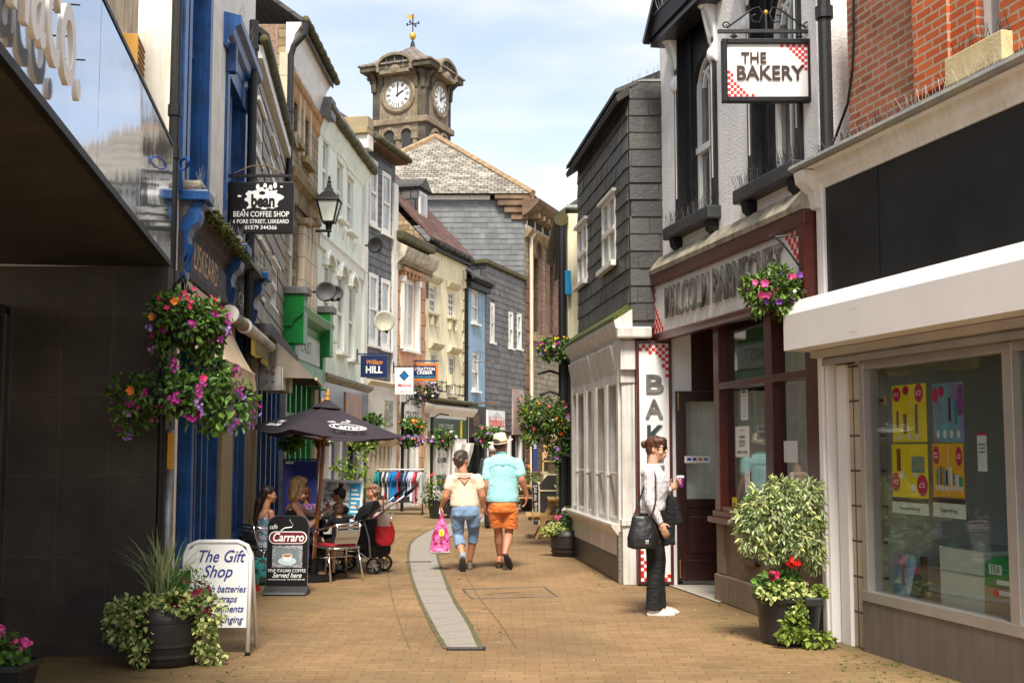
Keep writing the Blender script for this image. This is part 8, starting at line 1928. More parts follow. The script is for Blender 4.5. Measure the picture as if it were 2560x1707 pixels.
for i,(cn,cc) in enumerate(CL):
    xx=-W/2+.03+(W-.02)*i/(len(CL)-1); l=(.42 if cn=='teal' else rn.uniform(.62,.82)); 
    if i<2: xx-=.05
    t=thing('hanging_garment','%s garment on the clothes rail, %s from the left'%(cn,pos_word[i]) if i not in(0,20) else '%s garment, %s on the clothes rail'%(cn,pos_word[i]),'garment',((x0+x1)/2+xx,yr,zt),R(62 if i>2 else 80)+rn.uniform(-.15,.15),'garments on the clothes rail')
    mb=MB(); mb.tube([(0,0,.012),(.0,0,-.03),(-.11,0,-.08)],.004,4); mb.tube([(0,0,-.03),(.11,0,-.08)],.004,4); mb.build('hanger',BLACK,t)
    w_=.14; n=9; vs=[]
    prof=[(-.05,.05),(-.07,.12),(-.13,.155),(-.3,.14),(-l*.7,.145),(-l,.16)]
    for z,hw_ in prof:
        for k in range(n): u=k/(n-1)*2-1; vs.append((u*hw_,.028*math.sin(k*1.9+i)*(-z/.5)-.01,z+ (0 if z<-.06 else -abs(u)*.02)))
    for z,hw_ in prof:
        for k in range(n): u=k/(n-1)*2-1; vs.append((u*hw_,.028*math.sin(k*1.9+i)*(-z/.5)+.03,z))
    m=len(prof); fs=[]
    for o_ in(0,m*n):
        for a_ in range(m-1):
            for k in range(n-1): q=o_+a_*n+k; fs.append((q,q+1,q+n+1,q+n))
    for a_ in range(m-1):
        for k in(0,n-1): q=a_*n+k; fs.append((q,q+n,q+n+m*n,q+m*n))
    mb=MB(); mb.add(vs,fs); g=mb.build('cloth',mk(cn,cc),t,smooth=True)
    for sg in(-1,1): MB().tube([(sg*.13,.01,-.12),(sg*.20,.01,-.22),(sg*.20,.01,-.32)],[.035,.04,.045],7,flat=.5).build('sleeve',mk(cn,cc),t,smooth=True)
# ================= picnic tables, boards, bollard
def picnic(label,c,rz,s=1.0,L_=1.0):
    t=thing('picnic_table',label,'picnic table',c,rz); H=.70*s
    for k in range(4): B(-L_/2,L_/2,-.30*s+k*.155*s,-.30*s+k*.155*s+.14*s,H-.035,H).build('top_plank',PINE,t,bevel=.005)
    for sy_ in(-1,1):
        for k in range(2): y0=sy_*(.58*s)+(k-.5)*.13*s-.06*s; B(-L_/2,L_/2,y0,y0+.115*s,.42*s-.035,.42*s).build('seat_plank',PINE,t,bevel=.005)
    for sx_ in(-1,1):
        x=sx_*(L_/2-.18)
        for sy_ in(-1,1): MB().bar((x,sy_*.20*s,H-.035),(x,sy_*.52*s,0),.045,.10,up=(1,0,0)).build('leg',PINE,t)
        MB().bar((x+.03*sx_,-.66*s,.37*s),(x+.03*sx_,.66*s,.37*s),.035,.09,up=(0,0,1)).bar((x+.03*sx_,-.30*s,H-.08),(x+.03*sx_,.30*s,H-.08),.035,.09).build('cross_beam',PINE,t)
    return t
pt=gp(1372,1350); picnic('pine picnic table with splayed legs beside the right barrel planter',(at(1412,1300,21.6).x,21.6,0),R(90),1.0,1.05)
picnic('smaller pine picnic table beyond, right of the man in the hat',(at(1313,1225,30).x,30,0),R(0),.95,.8)
# chair back of wood beside the post
t=thing('wooden_chair','curved solid wooden chair back standing by the black post','chair',(at(1441,1300,20.2).x,20.2,0)); 
MB().prism([(-.07,0,.42),(.05,0,.42),(.085,0,.70),(.07,0,.88),(.02,0,.95),(-.05,0,.93),(-.07,0,.85)],(0,.04,0)).build('backrest',mat('golden_wood',(.42,.24,.08),.5,var=.25,scale=6),t,bevel=.01); B(-.2,.12,-.3,.05,.40,.43).build('seat',mat('golden_wood',(.42,.24,.08),.5),t)
for i in(-1,1):
    for j in (-.27,0): MB().bar((i*.12-.04,j,0),(i*.12-.04,j,.40),.035).build('leg',mat('golden_wood',(.42,.24,.08),.5),t)
# bench board at the post foot
t=thing('crate_bench','low brown wooden bench with a dark panel behind the black post','bench',(at(1442,1260,20.6).x,20.6,0)); MB().box(-.16,.16,-.12,.12,.62,.66).build('top',mat('reddish_wood',(.30,.12,.04),.6,var=.2),t,bevel=.004); B(-.15,.15,-.1,.1,.50,.619).build('panel',BLACK,t); B(-.15,-.11,-.1,.1,0,.5).build('leg',mat('reddish_wood',(.30,.12,.04),.6),t); B(.11,.15,-.1,.1,0,.5).build('leg',mat('reddish_wood',(.30,.12,.04),.6),t)
# chalk board sign (edge on) and A-frame back
yb=25.2; a=at(1335,1205,yb); b=at(1350,1292,yb)
t=thing('chalkboard_sign','narrow dark chalkboard with white handwriting, seen almost edge on','sign',((a.x+b.x)/2,yb,0)); W=(b.x-a.x); t.rotation_euler=(0,R(-3),0); z1=a.z
MB().prism([(-W/2,0,0),(W/2,0,0),(W/2,0,z1-.02),(W/2-.03,0,z1),(-W/2+.03,0,z1),(-W/2,0,z1-.03)],(0,.05,0)).build('board',mat('chalk_navy',(.02,.02,.04),.6,var=.2),t)
textmesh('All day Breakfast',.09,LETW,t,(.0,-.003,z1*.48),(math.pi/2,math.pi/2,0),ext=.001,wid=z1*.8); textmesh('All',.07,LETW,t,(0,-.004,z1-.08),(math.pi/2,0,0),ext=.001,wid=W*.7)
a=at(1346,1187,24.6); b=at(1392,1290,24.6)
t=thing('a_frame_board','dark backed folding board with clipped corner and pale rails','sign',((a.x+b.x)/2,24.6,0)); W=b.x-a.x; z1=a.z
MB().prism([(-W/2,0,.06),(W/2,0,.06),(W/2,0,z1),(0,0,z1),(-W/2,0,z1-.22)],(0,.03,0)).build('board',mat('dark_board_back',(.03,.028,.026),.6,var=.3),t)
MB().box(-W/2,W/2,-.02,-.001,z1-.33,z1-.30).box(-W/2,W/2,-.02,-.001,.17,.20).box(-W/2,-W/2+.03,-.01,.02,0,z1-.22).build('rails',CREAM,t)
MB().tube([(W/2+.02,0,0),(W/2+.02,0,z1-.3),(W/2-.05,0,z1-.2)],.012,6).build('wire_frame',WHITE2,t)
p=Vector((at(1396,1240,23.6).x,23.6,0)); t=thing('bollard','square grey post with a white reflector','bollard',p); zt=at(1396,1158,23.6).z; B(-.042,.042,-.042,.042,0,zt).build('post',GALV,t,bevel=.006); B(-.02,.02,-.047,-.0425,zt-.18,zt-.06).build('reflector',WHITE2,t)
a=at(1331,1104,36); b=at(1344,1180,36); t=thing('blue_banner','tall narrow navy feather banner near the stone terrace','banner',((a.x+b.x)/2,36,0)); W=b.x-a.x; B(-W/2,W/2,0,.03,b.z,a.z).build('cloth',mat('navy_banner',(.01,.02,.12),.6),t); MB().tube([(-W/2,.0,0),(-W/2,.0,a.z)],.02,6).build('pole',BLACK,t); textmesh('OPEN',.12,LETW,t,(0,-.005,(a.z+b.z)/2+.4),(math.pi/2,math.pi/2,0),ext=.001)
t=thing('garden_chair','pale wooden slatted chair on the stone terrace','chair',(at(1377,1150,41.3).x,41.3,.70))
for k in range(3): B(-.25,.25,.0,.03,.55+k*.16,.68+k*.16).build('back_slat',mat('pale_pine',(.5,.32,.18),.6),t)
B(-.3,.3,-.45,.0,.42,.46).build('seat',PINE,t); B(-.3,-.25,-.45,.05,0,.75).build('side_frame',PINE,t); B(.25,.3,-.45,.05,0,.75).build('side_frame',PINE,t)
# ================= people
SKIN=mat('skin_fair',(.62,.34,.22),.5,var=.08,scale=8,sub=.12)
SKINT=mat('skin_tanned',(.50,.22,.12),.5,var=.10,scale=8,sub=.12)
SKINR=mat('skin_ruddy',(.48,.20,.12),.55,var=.14,scale=9,sub=.12)
def hairm(name,a,b):
    if name in _mc: return _mc[name]
    m=mat(name,a,.45,var=.0,scale=1,col2=b,lo=.3,hi=.7,bump=.0)
    n=m.node_tree; X=n.nodes.new; K=n.links.new
    no=[q for q in n.nodes if q.type=='TEX_NOISE'][0]; tc=[q for q in n.nodes if q.type=='TEX_COORD'][0]; mp=X('ShaderNodeMapping'); mp.inputs['Scale'].default_value=(60,60,8)
    K(tc.outputs['Object'],mp.inputs['Vector']); K(mp.outputs[0],no.inputs['Vector'])
    p=[q for q in n.nodes if q.type=='BSDF_PRINCIPLED'][0]; bp=X('ShaderNodeBump'); bp.inputs['Strength'].default_value=.5; bp.inputs['Distance'].default_value=.01; K(no.outputs['Fac'],bp.inputs['Height']); K(bp.outputs[0],p.inputs['Normal'])
    return m
HBRN=hairm('hair_brown',(.035,.012,.006),(.12,.045,.018)); HDRK=hairm('hair_dark',(.008,.005,.004),(.03,.016,.010)); HBLD=hairm('hair_blonde',(.42,.25,.09),(.75,.54,.28)); HGRY=hairm('hair_dark_grey',(.018,.010,.008),(.10,.065,.05)); HCUR=hairm('hair_curly_brown',(.10,.05,.03),(.30,.17,.10)); HWHT=hairm('hair_white',(.45,.42,.38),(.65,.62,.58)); HSHT=hairm('hair_short_brown',(.06,.028,.014),(.16,.085,.045))
def clothm(name,col,scale=6,str_=.5,var=.12,rough=.85,stripes=None,col2=None,lo=.35,hi=.65,stretch=(1,1,2.2)):
    if name in _mc: return _mc[name]
    m=mat(name,col,rough,var=var,scale=scale if not col2 else 16,col2=col2,lo=lo,hi=hi)
    n=m.node_tree; X=n.nodes.new; K=n.links.new; p=[q for q in n.nodes if q.type=='BSDF_PRINCIPLED'][0]; tc=[q for q in n.nodes if q.type=='TEX_COORD'][0]
    mp=X('ShaderNodeMapping'); mp.inputs['Scale'].default_value=stretch; no=X('ShaderNodeTexNoise'); no.inputs['Scale'].default_value=scale; no.inputs['Detail'].default_value=3; no.inputs['Distortion'].default_value=1.2
    K(tc.outputs['Object'],mp.inputs['Vector']); K(mp.outputs[0],no.inputs['Vector'])
    bp=X('ShaderNodeBump'); bp.inputs['Strength'].default_value=str_; bp.inputs['Distance'].default_value=.06; K(no.outputs['Fac'],bp.inputs['Height']); K(bp.outputs[0],p.inputs['Normal'])
    p.inputs['Sheen Weight'].default_value=.12 if max(col)>.1 else 0
    if stripes:
        wv=X('ShaderNodeTexWave'); wv.inputs['Scale'].default_value=stripes[1]; wv.bands_direction='Y'; wv.inputs['Distortion'].default_value=.6; K(tc.outputs['Object'],wv.inputs['Vector'])
        cr=X('ShaderNodeValToRGB'); cr.color_ramp.elements[0].position=.10; cr.color_ramp.elements[1].position=.28; cr.color_ramp.elements[0].color=c4(stripes[0]); cr.color_ramp.elements[1].color=(1,1,1,1); K(wv.outputs['Fac'],cr.inputs['Fac'])
        src=p.inputs['Base Color'].links[0].from_socket; mu=X('ShaderNodeMix'); mu.data_type='RGBA'; mu.blend_type='MULTIPLY'; mu.inputs['Factor'].default_value=1; K(src,mu.inputs['A']); K(cr.outputs['Color'],mu.inputs['B']); K(mu.outputs['Result'],p.inputs['Base Color'])
    return m
V=Vector
def cap(mb,a,b,ra,rb,n=12):
    a=V(a); b=V(b); mb.tube([a,a.lerp(b,.25),a.lerp(b,.5),a.lerp(b,.75),b],[ra,ra*.8+rb*.2+.002,(ra+rb)/2+.002,ra*.2+rb*.8,rb],n); mb.ell(a,(ra,ra,ra),10,8); mb.ell(b,(rb,rb,rb),10,8)
def chain(mb,pts,rs,n=12):
    pts=[V(p) for p in pts]; mb.tube(pts,rs,n)
    for p,r in zip(pts,rs): mb.ell(p,(r,r,r),10,8)
def fuse(mb,voxel,name,m,parent,sm=4,amp=0,freq=9,fac=.5,seed=0,stretch=(1,1,1)):
    me=mb.mesh(name,m); o=bpy.data.objects.new(name,me); COL.objects.link(o)
    r=o.modifiers.new('r','REMESH'); r.mode='VOXEL'; r.voxel_size=voxel; r.use_smooth_shade=True
    s=o.modifiers.new('s','SMOOTH'); s.factor=fac; s.iterations=sm
    dg=bpy.context.evaluated_depsgraph_get(); dg.update(); nm=bpy.data.meshes.new_from_object(o.evaluated_get(dg)); bpy.data.objects.remove(o)
    if amp:
        for v in nm.vertices:
            c=v.co; q=V((c.x*stretch[0],c.y*stretch[1],c.z*stretch[2]))*freq+V((seed,seed,0)); v.co=c+v.normal*amp*(mnoise.noise(q)+.5*mnoise.noise(q*2.1))
    nm.materials.clear(); nm.materials.append(m)
    nm.polygons.foreach_set('use_smooth',[True]*len(nm.polygons)); nm.update()
    return link(name,nm,parent)
def hand(mb,w,d,pn,curl=.5,s=1.,thumb=1,spread=.15):
    """w wrist, d direction, pn palm normal (towards which fingers curl)"""
    w=V(w); d=V(d).normalized(); pn=V(pn); pn=(pn-d*pn.dot(d)).normalized(); ac=d.cross(pn)
    Rm=Matrix((ac,d,pn)).transposed()
    mb.ell(w+d*.05*s,(.040*s,.052*s,.017*s),10,8,rot=Rm); cap(mb,w-d*.02,w+d*.03*s,.024*s,.026*s,8)
    for k,(o,L_) in enumerate(((-.029,.066),(-.010,.080),(.010,.078),(.028,.060))):
        p=w+d*.088*s+ac*o*s; dd=(d+ac*o*spread*8).normalized(); ang=0; r=.0085*s
        for j,fr in enumerate((.45,.32,.25)):
            ang+=curl*(.55,.8,.6)[j]; q=p+(dd*math.cos(ang)+pn*math.sin(ang))*L_*fr*s*1.15; cap(mb,p,q,r,r*.9,7); p=q; r*=.92
    p=w+d*.025*s-ac*.030*s*thumb; q=p+(d*.6-ac*.65*thumb+pn*.35).normalized()*.042*s; cap(mb,p,q,.012*s,.010*s,7); cap(mb,q,q+(d*.85-ac*.2*thumb+pn*.45).normalized()*.032*s,.010*s,.0085*s,7)
def headparts(mb,c,yaw=0,pitch=0,s=1.,roll=0):
    c=V(c); Rm=Matrix.Rotation(yaw,3,'Z')@Matrix.Rotation(pitch,3,'X')@Matrix.Rotation(roll,3,'Y')
    P=lambda x,y,z: c+Rm@V((x*s,y*s,z*s))
    E=lambda x,y,z,a,b,d_: mb.ell(P(x,y,z),(a*s,b*s,d_*s),14,10,rot=Rm)
    E(0,-.012,.035,.074,.092,.082); E(0,.018,-.015,.064,.078,.085); E(0,.035,-.065,.046,.055,.045); E(0,.070,-.088,.020,.018,.018)
    cap(mb,P(0,.088,.008),P(0,.103,-.026),.009*s,.013*s,8); E(0,.098,-.030,.016,.011,.010)
    E(0,.086,-.060,.024,.014,.0065); E(0,.085,-.070,.021,.014,.007)
    for sx in(-1,1): E(sx*.072,-.005,-.012,.010,.020,.030); E(sx*.040,.062,-.035,.024,.022,.024); E(sx*.028,.082,.028,.022,.012,.007)
    return P,Rm
def facebits(P,Rm,par,s=1.,glasses=None,brow=HBRN):
    for sx in(-1,1):
        e=MB().ell(P(sx*.030,.083,.008),(.012*s,.007*s,.006*s),8,6,rot=Rm).build('eye',mat('eye_white',(.6,.56,.5),.3),par,smooth=True)
        MB().ell(P(sx*.030,.0895,.008),(.0055*s,.003*s,.0055*s),8,6,rot=Rm).build('iris',mat('iris',(.03,.02,.015),.2),e,smooth=True)
        MB().tube([P(sx*.014,.092,.030),P(sx*.030,.093,.036),P(sx*.046,.082,.031)],[.003*s,.004*s,.002*s],5).build('eyebrow',brow,par)
    mb=MB(); mb.ell(P(0,.0975,-.060),(.021*s,.006*s,.0045*s),10,6,rot=Rm); mb.ell(P(0,.096,-.070),(.018*s,.006*s,.0050*s),10,6,rot=Rm); mb.build('lips',mat('lips',(.40,.12,.09),.5),par,smooth=True)
    if glasses:
        mb=MB()
        for sx in(-1,1):
            pts=[P(sx*(.033+.027*math.cos(t)),.102-.012*abs(.033+.027*math.cos(t))/.06,.006+.021*math.sin(t)) for t in np.linspace(0,2*math.pi,17)[:-1]]; 
            pts=[p for p in pts]; mb.prism(pts,Rm@V((0,-.004,0)))
            mb.tube([P(sx*.06,.092,.016),P(sx*.074,.05,.016),P(sx*.078,-.005,.008)],.0038*s,5)
        mb.tube([P(-.008,.106,.010),P(.008,.106,.010)],.004*s,5); mb.build('sunglasses',glasses,par)
SHADES=mat('black_sunglasses',(.006,.006,.007),.12,spec=.9)
def shoe(mb,a,t,h=.05,w_=.042,r=.03):
    a=V(a); t=V(t); mid=a.lerp(t,.5); d=(t-a).normalized(); cap(mb,a-d*.02,mid,w_*.85,w_); cap(mb,mid,t,w_,w_*.7)

# ---- standing woman with coffee
o0=gp(1637,1536); PW_=thing('person','woman in sunglasses, white striped shirt and black trousers holding a purple takeaway cup','person',(o0.x,o0.y,0),-math.pi/2)
hc=V((.0,.035,1.575)); mb=MB()
P,Rm=headparts(mb,hc,yaw=-.5,pitch=-.05,s=.98)
cap(mb,(0,-.01,1.39),(0,.012,1.51),.052,.050); chain(mb,[(0,-.02,1.34),(0,-.01,1.25),(0,0,1.08)],[.06,.09,.09])
# right arm (towards the camera) hanging, left arm bent with the cup
shR,elR,wrR=V((.175,-.055,1.345)),V((.215,-.060,1.085)),V((.205,.035,.875)); shL,elL,wrL=V((-.165,-.03,1.345)),V((-.20,.02,1.09)),V((-.10,.185,1.185))
cap(mb,shR,elR,.045,.038); cap(mb,elR,wrR,.038,.026); cap(mb,shL,elL,.045,.038); cap(mb,elL,wrL,.038,.026)
hand(mb,wrR,(-.05,.45,-.85),(-1,.2,0),.45,.95,thumb=-1); hand(mb,wrL,(.35,.55,.55),(1,-.5,.1),.75,.95,thumb=1)
for sx,y0 in((-.08,.05),(.08,-.01)): chain(mb,[(sx,y0*.5-.01,.95),(sx,y0,.50),(sx,y0-.02,.12)],[.08,.055,.036]); cap(mb,(sx,y0-.01,.055),(sx,y0+.12,.035),.034,.028)
fuse(mb,.007,'body',SKIN,PW_,3)
facebits(P,Rm,PW_,.98,SHADES)
mb=MB(); mb.ell(P(0,-.022,.048),(.083,.098,.082),16,12,rot=Rm); mb.ell(P(0,-.05,.0),(.078,.062,.08),14,10,rot=Rm); mb.ell(P(0,.056,.078),(.062,.045,.040),12,8,rot=Rm); mb.ell(P(.0,.082,.052),(.050,.018,.030),10,8,rot=Rm); mb.ell(P(0,-.135,.035),(.034,.034,.040),12,8,rot=Rm); mb.ell(P(.03,.01,.07),(.056,.06,.05),12,8,rot=Rm)
for sx in(-1,1): cap(mb,P(sx*.068,.045,.03),P(sx*.07,.035,-.03),.008,.004,6)
hr=fuse(mb,.006,'hair',HBRN,PW_,3,amp=.003,freq=60,stretch=(1,1,.25))
SHIRT=clothm('striped_shirt',(.72,.70,.71),7,.55,.04,stripes=((.55,.5,.55),17),stretch=(1,1,.8))
mb=MB(); mb.loft([(0,-.01,.985,.150,.115),(0,-.01,1.0,.158,.120),(0,.0,1.08,.150,.118),(0,.012,1.18,.158,.135),(0,.018,1.27,.165,.137),(0,-.005,1.34,.172,.118),(0,-.015,1.385,.13,.095),(0,-.012,1.415,.075,.075),(0,-.005,1.432,.062,.065)],20)
chain(mb,[shR,shR.lerp(elR,.5),elR],[.062,.058,.052]); chain(mb,[elR,elR.lerp(wrR,.5),wrR+V((0,-.005,.02))],[.052,.048,.036]); chain(mb,[shL,shL.lerp(elL,.5),elL],[.062,.058,.052]); chain(mb,[elL,elL.lerp(wrL,.5),wrL.lerp(elL,.1)],[.052,.048,.036])
mb.loft([(0,-.02,.955,.145,.11),(0,-.03,.97,.15,.10),(0,-.0,1.02,.15,.118)],18)
fuse(mb,.009,'shirt',SHIRT,PW_,3,amp=.006,freq=11,stretch=(1,1,1.4))
mb=MB(); 
for sx in(-1,1): mb.prism([(sx*.01,.065,1.40),(sx*.055,.02,1.425),(sx*.06,.035,1.385),(sx*.035,.085,1.345)],(0,.008,.008))
mb.build('collar',SHIRT,PW_,bevel=.004)
BTR=clothm('black_trouser_cloth',(.006,.006,.007),6,.5,.3)
mb=MB(); mb.loft([(0,-.01,1.01,.135,.105),(0,-.012,.95,.155,.125),(0,-.02,.88,.165,.135),(0,-.01,.80,.16,.125),(0,.0,.74,.15,.11)],20)
for sx,y0 in((-.075,.045),(.078,-.008)): mb.loft([(sx,-.005,.84,.085,.105),(sx,y0*.4,.70,.082,.092),(sx,y0,.50,.070,.078),(sx,y0-.005,.30,.066,.072),(sx,y0-.008,.12,.070,.080),(sx,y0-.008,.055,.072,.086)],16)
fuse(mb,.010,'trousers',BTR,PW_,3,amp=.006,freq=7,stretch=(1,1,.6))
SHW=mat('white_leather',(.75,.73,.68),.35,var=.04)
for sx,y0 in((-.08,.05),(.08,-.01)):
    m2=MB(); m2.loft([(sx,y0+.06,.0,.036,.135),(sx,y0+.06,.02,.040,.140),(sx,y0+.045,.045,.036,.115),(sx,y0+.02,.065,.030,.07)],16); fuse(m2,.006,'shoe',SHW,PW_,2)
# things she carries
bgc=V((.275,-.135,.80)); bag=thing('handbag','slouchy black leather handbag on the shoulder of the standing woman','handbag',PW_.matrix_basis@bgc); bag.location=(o0.x+bgc.y,o0.y-bgc.x,bgc.z); bag.rotation_euler=(0,0,-math.pi/2)
LTH=mat('black_leather',(.012,.012,.013),.38,var=.3,scale=5,bump=.2,bscale=30,spec=.6)
mb=MB(); mb.loft([(0,0,-.155,.05,.10),(0,.0,-.14,.07,.145),(0,.0,-.06,.075,.150),(0,.0,.04,.06,.125),(0,-.01,.12,.04,.095),(0,-.01,.15,.028,.085)],20); fuse(mb,.009,'bag_body',LTH,bag,3,amp=.006,freq=10)
MB().tube([(-.02,-.085,.13),(-.075,.0,.35),(-.09,.075,.585),(-.08,.10,.60),(-.04,.13,.50),(-.0,.125,.30),(.0,.08,.13)],.011,8,flat=.45).build('strap',LTH,bag); MB().obox((.078,.03,-.09),(.006,.035,.035)).build('clasp',CHROME,bag,bevel=.003)
jc=V((-.11,.155,1.03)); jk=thing('jacket','black jacket draped over the left forearm of the standing woman','jacket',(o0.x+jc.y,o0.y-jc.x,jc.z),-math.pi/2)
mb=MB(); mb.loft([(0,.01,.10,.05,.035),(0,.01,.06,.055,.055),(0,.0,-.06,.05,.065),(0,-.01,-.20,.045,.07),(0,-.02,-.33,.05,.085),(0,-.02,-.38,.05,.09)],16); mb.loft([(.02,.05,.08,.035,.03),(.02,.07,-.05,.04,.04),(.02,.085,-.18,.035,.05)],12); fuse(mb,.009,'cloth',BTR,jk,3,amp=.010,freq=11,stretch=(1,1,.5))
hcup=wrL+V((.035,.055,.065)); cp=thing('takeaway_cup','purple takeaway coffee cup with white lid in the raised hand of the standing woman','cup',(o0.x+hcup.y+.028,o0.y-hcup.x,hcup.z-.045)); MB().lathe([(.027,0),(.036,.09)],16).build('paper_cup',mat('purple_card',(.22,.01,.22),.5,var=.05),cp,smooth=False); MB().lathe([(.039,.091),(.039,.10),(.034,.105),(.034,.112),(.02,.113)],16).build('lid',WHITE2,cp)
mb=MB()
for k in range(6): mb.obox((-.01+.008*(k%2),-.0345,.02+k*.011),(.012,.003,.005))
mb.build('printed_logo',LETW,cp)

# ---- couple walking away
ow=Vector((at(1163,1400,15.75).x,15.75,0)); W2=thing('person','woman in cream top and rolled jeans walking away with a pink bag','person',ow,0)
q=lambda x,y,dy=0: V(((x-1163)/190.5,dy,(1422-y)/190.5))
mb=MB(); hcW=q(1153,1150,.02); P,Rm=headparts(mb,hcW,yaw=-.55,s=1.03); cap(mb,q(1158,1190,-.02),q(1154,1164,0),.062,.056)
chain(mb,[q(1161,1203,-.02),q(1162,1225,0),q(1162,1262,0)],[.075,.09,.11])
shl,ell_,wrl=q(1128,1200,-.01),q(1114,1240,-.04),q(1103,1266,.03); shr,elr,wrr=q(1193,1198,-.01),q(1205,1237,-.03),q(1206,1268,.04)
for a,b,c in((shl,ell_,wrl),(shr,elr,wrr)): cap(mb,a,b,.052,.045); cap(mb,b,c,.046,.028)
hand(mb,wrl,(.05,.15,-1),(1,0,0),1.1,.95,thumb=-1); hand(mb,wrr,(.02,.15,-1),(-1,.1,0),.5,.95,thumb=-1)
kL,aL=q(1145,1338,.05),q(1158,1385,-.14); kR,aR=q(1183,1335,.10),q(1173,1398,.20)
chain(mb,[q(1148,1290),kL,kL.lerp(aL,.4),aL],[.05,.045,.058,.036]); chain(mb,[q(1182,1290),kR,kR.lerp(aR,.4),aR],[.05,.045,.056,.036])
cap(mb,aL,aL+V((-.0,.07,-.13)),.034,.03); cap(mb,aR,aR+V((.0,.12,-.05)),.034,.03)
fuse(mb,.0075,'body',SKINT,W2,3); 
mb=MB(); mb.ell(P(0,-.02,.045),(.088,.103,.088),16,12,rot=Rm); mb.ell(P(0,-.06,-.01),(.078,.06,.085),12,8,rot=Rm); mb.ell(P(0,-.105,.0),(.045,.045,.065),12,8,rot=Rm); mb.ell(P(.0,.05,.085),(.06,.04,.035),10,8,rot=Rm); cap(mb,P(.0,-.06,-.06),P(-.02,-.04,-.125),.03,.008)
fuse(mb,.007,'hair',HGRY,W2,2,amp=.007,freq=30); mb=MB(); mb.obox(P(-.02,-.15,.01),(.03,.012,.05)); mb.build('hair_clip',mat('burgundy_clip',(.12,.01,.02),.3),W2,bevel=.004)
facebits(P,Rm,W2,.98,None)
TEE=clothm('cream_tee',(.80,.63,.48),8,.22,.06,stretch=(.9,.9,1.3))
mb=MB(); z=lambda y: (1422-y)/190.5; X=lambda x:(x-1163)/190.5
mb.loft([(X(1161),.0,z(1264),.190,.145),(X(1161),0,z(1258),.192,.147),(X(1161),.0,z(1240),.178,.140),(X(1161),0,z(1222),.165,.125),(X(1161),0,z(1207),.172,.12),(X(1161),-.01,z(1195),.195,.115),(X(1160),-.015,z(1187),.155,.09),(X(1159),-.015,z(1183),.11,.075)],22)
chain(mb,[shl,shl.lerp(ell_,.45)],[.075,.070]); chain(mb,[shr,shr.lerp(elr,.45)],[.075,.070])
fuse(mb,.010,'tee_shirt',TEE,W2,3,amp=.004,freq=7,stretch=(.8,1,1.4))
MB().add([(X(1141),-.112,z(1186)),(X(1180),-.112,z(1185)),(X(1162),-.150,z(1208))],[(0,2,1)]).build('open_neck_back',SKINT,W2); MB().tube([(X(1143),-.130,z(1191)),(X(1162),-.146,z(1192.5)),(X(1179),-.130,z(1190))],.006,5).build('neck_strap',TEE,W2)
JEAN=clothm('faded_denim',(.17,.27,.42),7,.6,.30,stretch=(1.2,1.2,.8))
mb=MB(); mb.loft([(X(1163),.0,z(1255),.165,.13),(X(1163),-.01,z(1270),.183,.150),(X(1163),-.015,z(1286),.188,.155),(X(1163),0,z(1296),.16,.13)],20)
for (k,a,cx,hy) in ((kL,aL,1144,1362),(kR,aR,1183,1352)):
    t_=(hy-1338)/(1385-1338); e=k.lerp(a,t_); mb.tube([q(cx,1288,0),q(cx,1308,.02),k+V((0,.0,.05)),k,k.lerp(a,t_*.6),e],[.098,.090,.074,.070,.068,.070],16)
fuse(mb,.010,'jeans',JEAN,W2,3,amp=.004,freq=8)
SHOE=mat('taupe_trainer',(.13,.10,.08),.7,var=.3,scale=20); SOLE=mat('dark_sole',(.04,.035,.03),.8,var=.3,scale=30)
# left shoe: heel up, sole towards the camera
c=aL+V((0,.02,-.08)); rot=Matrix.Rotation(R(-62),3,'X')
mb=MB(); mb.ell(c+V((0,-.01,-.02)),(.045,.135,.038),14,10,rot=rot); mb.ell(c+V((0,-.015,.05)),(.04,.05,.05),10,8,rot=rot); fuse(mb,.007,'shoe',SHOE,W2,2); mb=MB(); mb.ell(c+V((0,-.035,-.035)),(.046,.138,.018),14,8,rot=rot); mb.build('sole',SOLE,W2,smooth=True)
mb=MB(); mb.loft([(aR.x,aR.y+.06,.0,.045,.13),(aR.x,aR.y+.06,.03,.045,.13),(aR.x,aR.y+.02,.09,.04,.07)],14); fuse(mb,.007,'shoe',SHOE,W2,2)
MB().lathe([(.038,0),(.04,.05),(.037,.08)],12,aL+V((0,.0,-.03))).build('sock',mat('pale_blue_sock',(.4,.48,.62),.8),W2)
MB().lathe([(.032,0),(.032,.02)],12,wrl+V((0,0,.03))).build('bracelet',BLACK,W2)
# carrier bag
bgp=ow+wrl+V((.0,.0,-.13)); cbg=thing('carrier_bag','pink and magenta patterned carrier bag hanging from the walking woman left hand','carrier bag',bgp)
BAGM=clothm('pink_bag_print',(.80,.16,.45),9,.5,.1,rough=.4,col2=(.42,.005,.10),lo=.50,hi=.545)
mb=MB(); mb.loft([(0,0,.06,.018,.018),(-.0,0,-.02,.03,.025),(-.005,0,-.10,.07,.045),(-.005,0,-.22,.105,.065),(-.01,0,-.36,.135,.08),(-.01,0,-.44,.14,.085),(-.01,0,-.46,.11,.07)],20); fuse(mb,.009,'bag_body',BAGM,cbg,3,amp=.012,freq=10,stretch=(1,1,.6))
MB().tube([(-.02,0,.04),(-.012,0,.13),(.012,0,.13),(.02,0,.04)],.014,6,flat=.4).build('handles',WHITE2,cbg); MB().lathe([(.035,0),(.035,.004)],20,(.01,-.075,-.20),Matrix.Rotation(R(80),3,'X')@Matrix.Diagonal((1,1.35,1))).build('yellow_badge',mat('badge_yellow',(.8,.6,.02),.5),cbg)
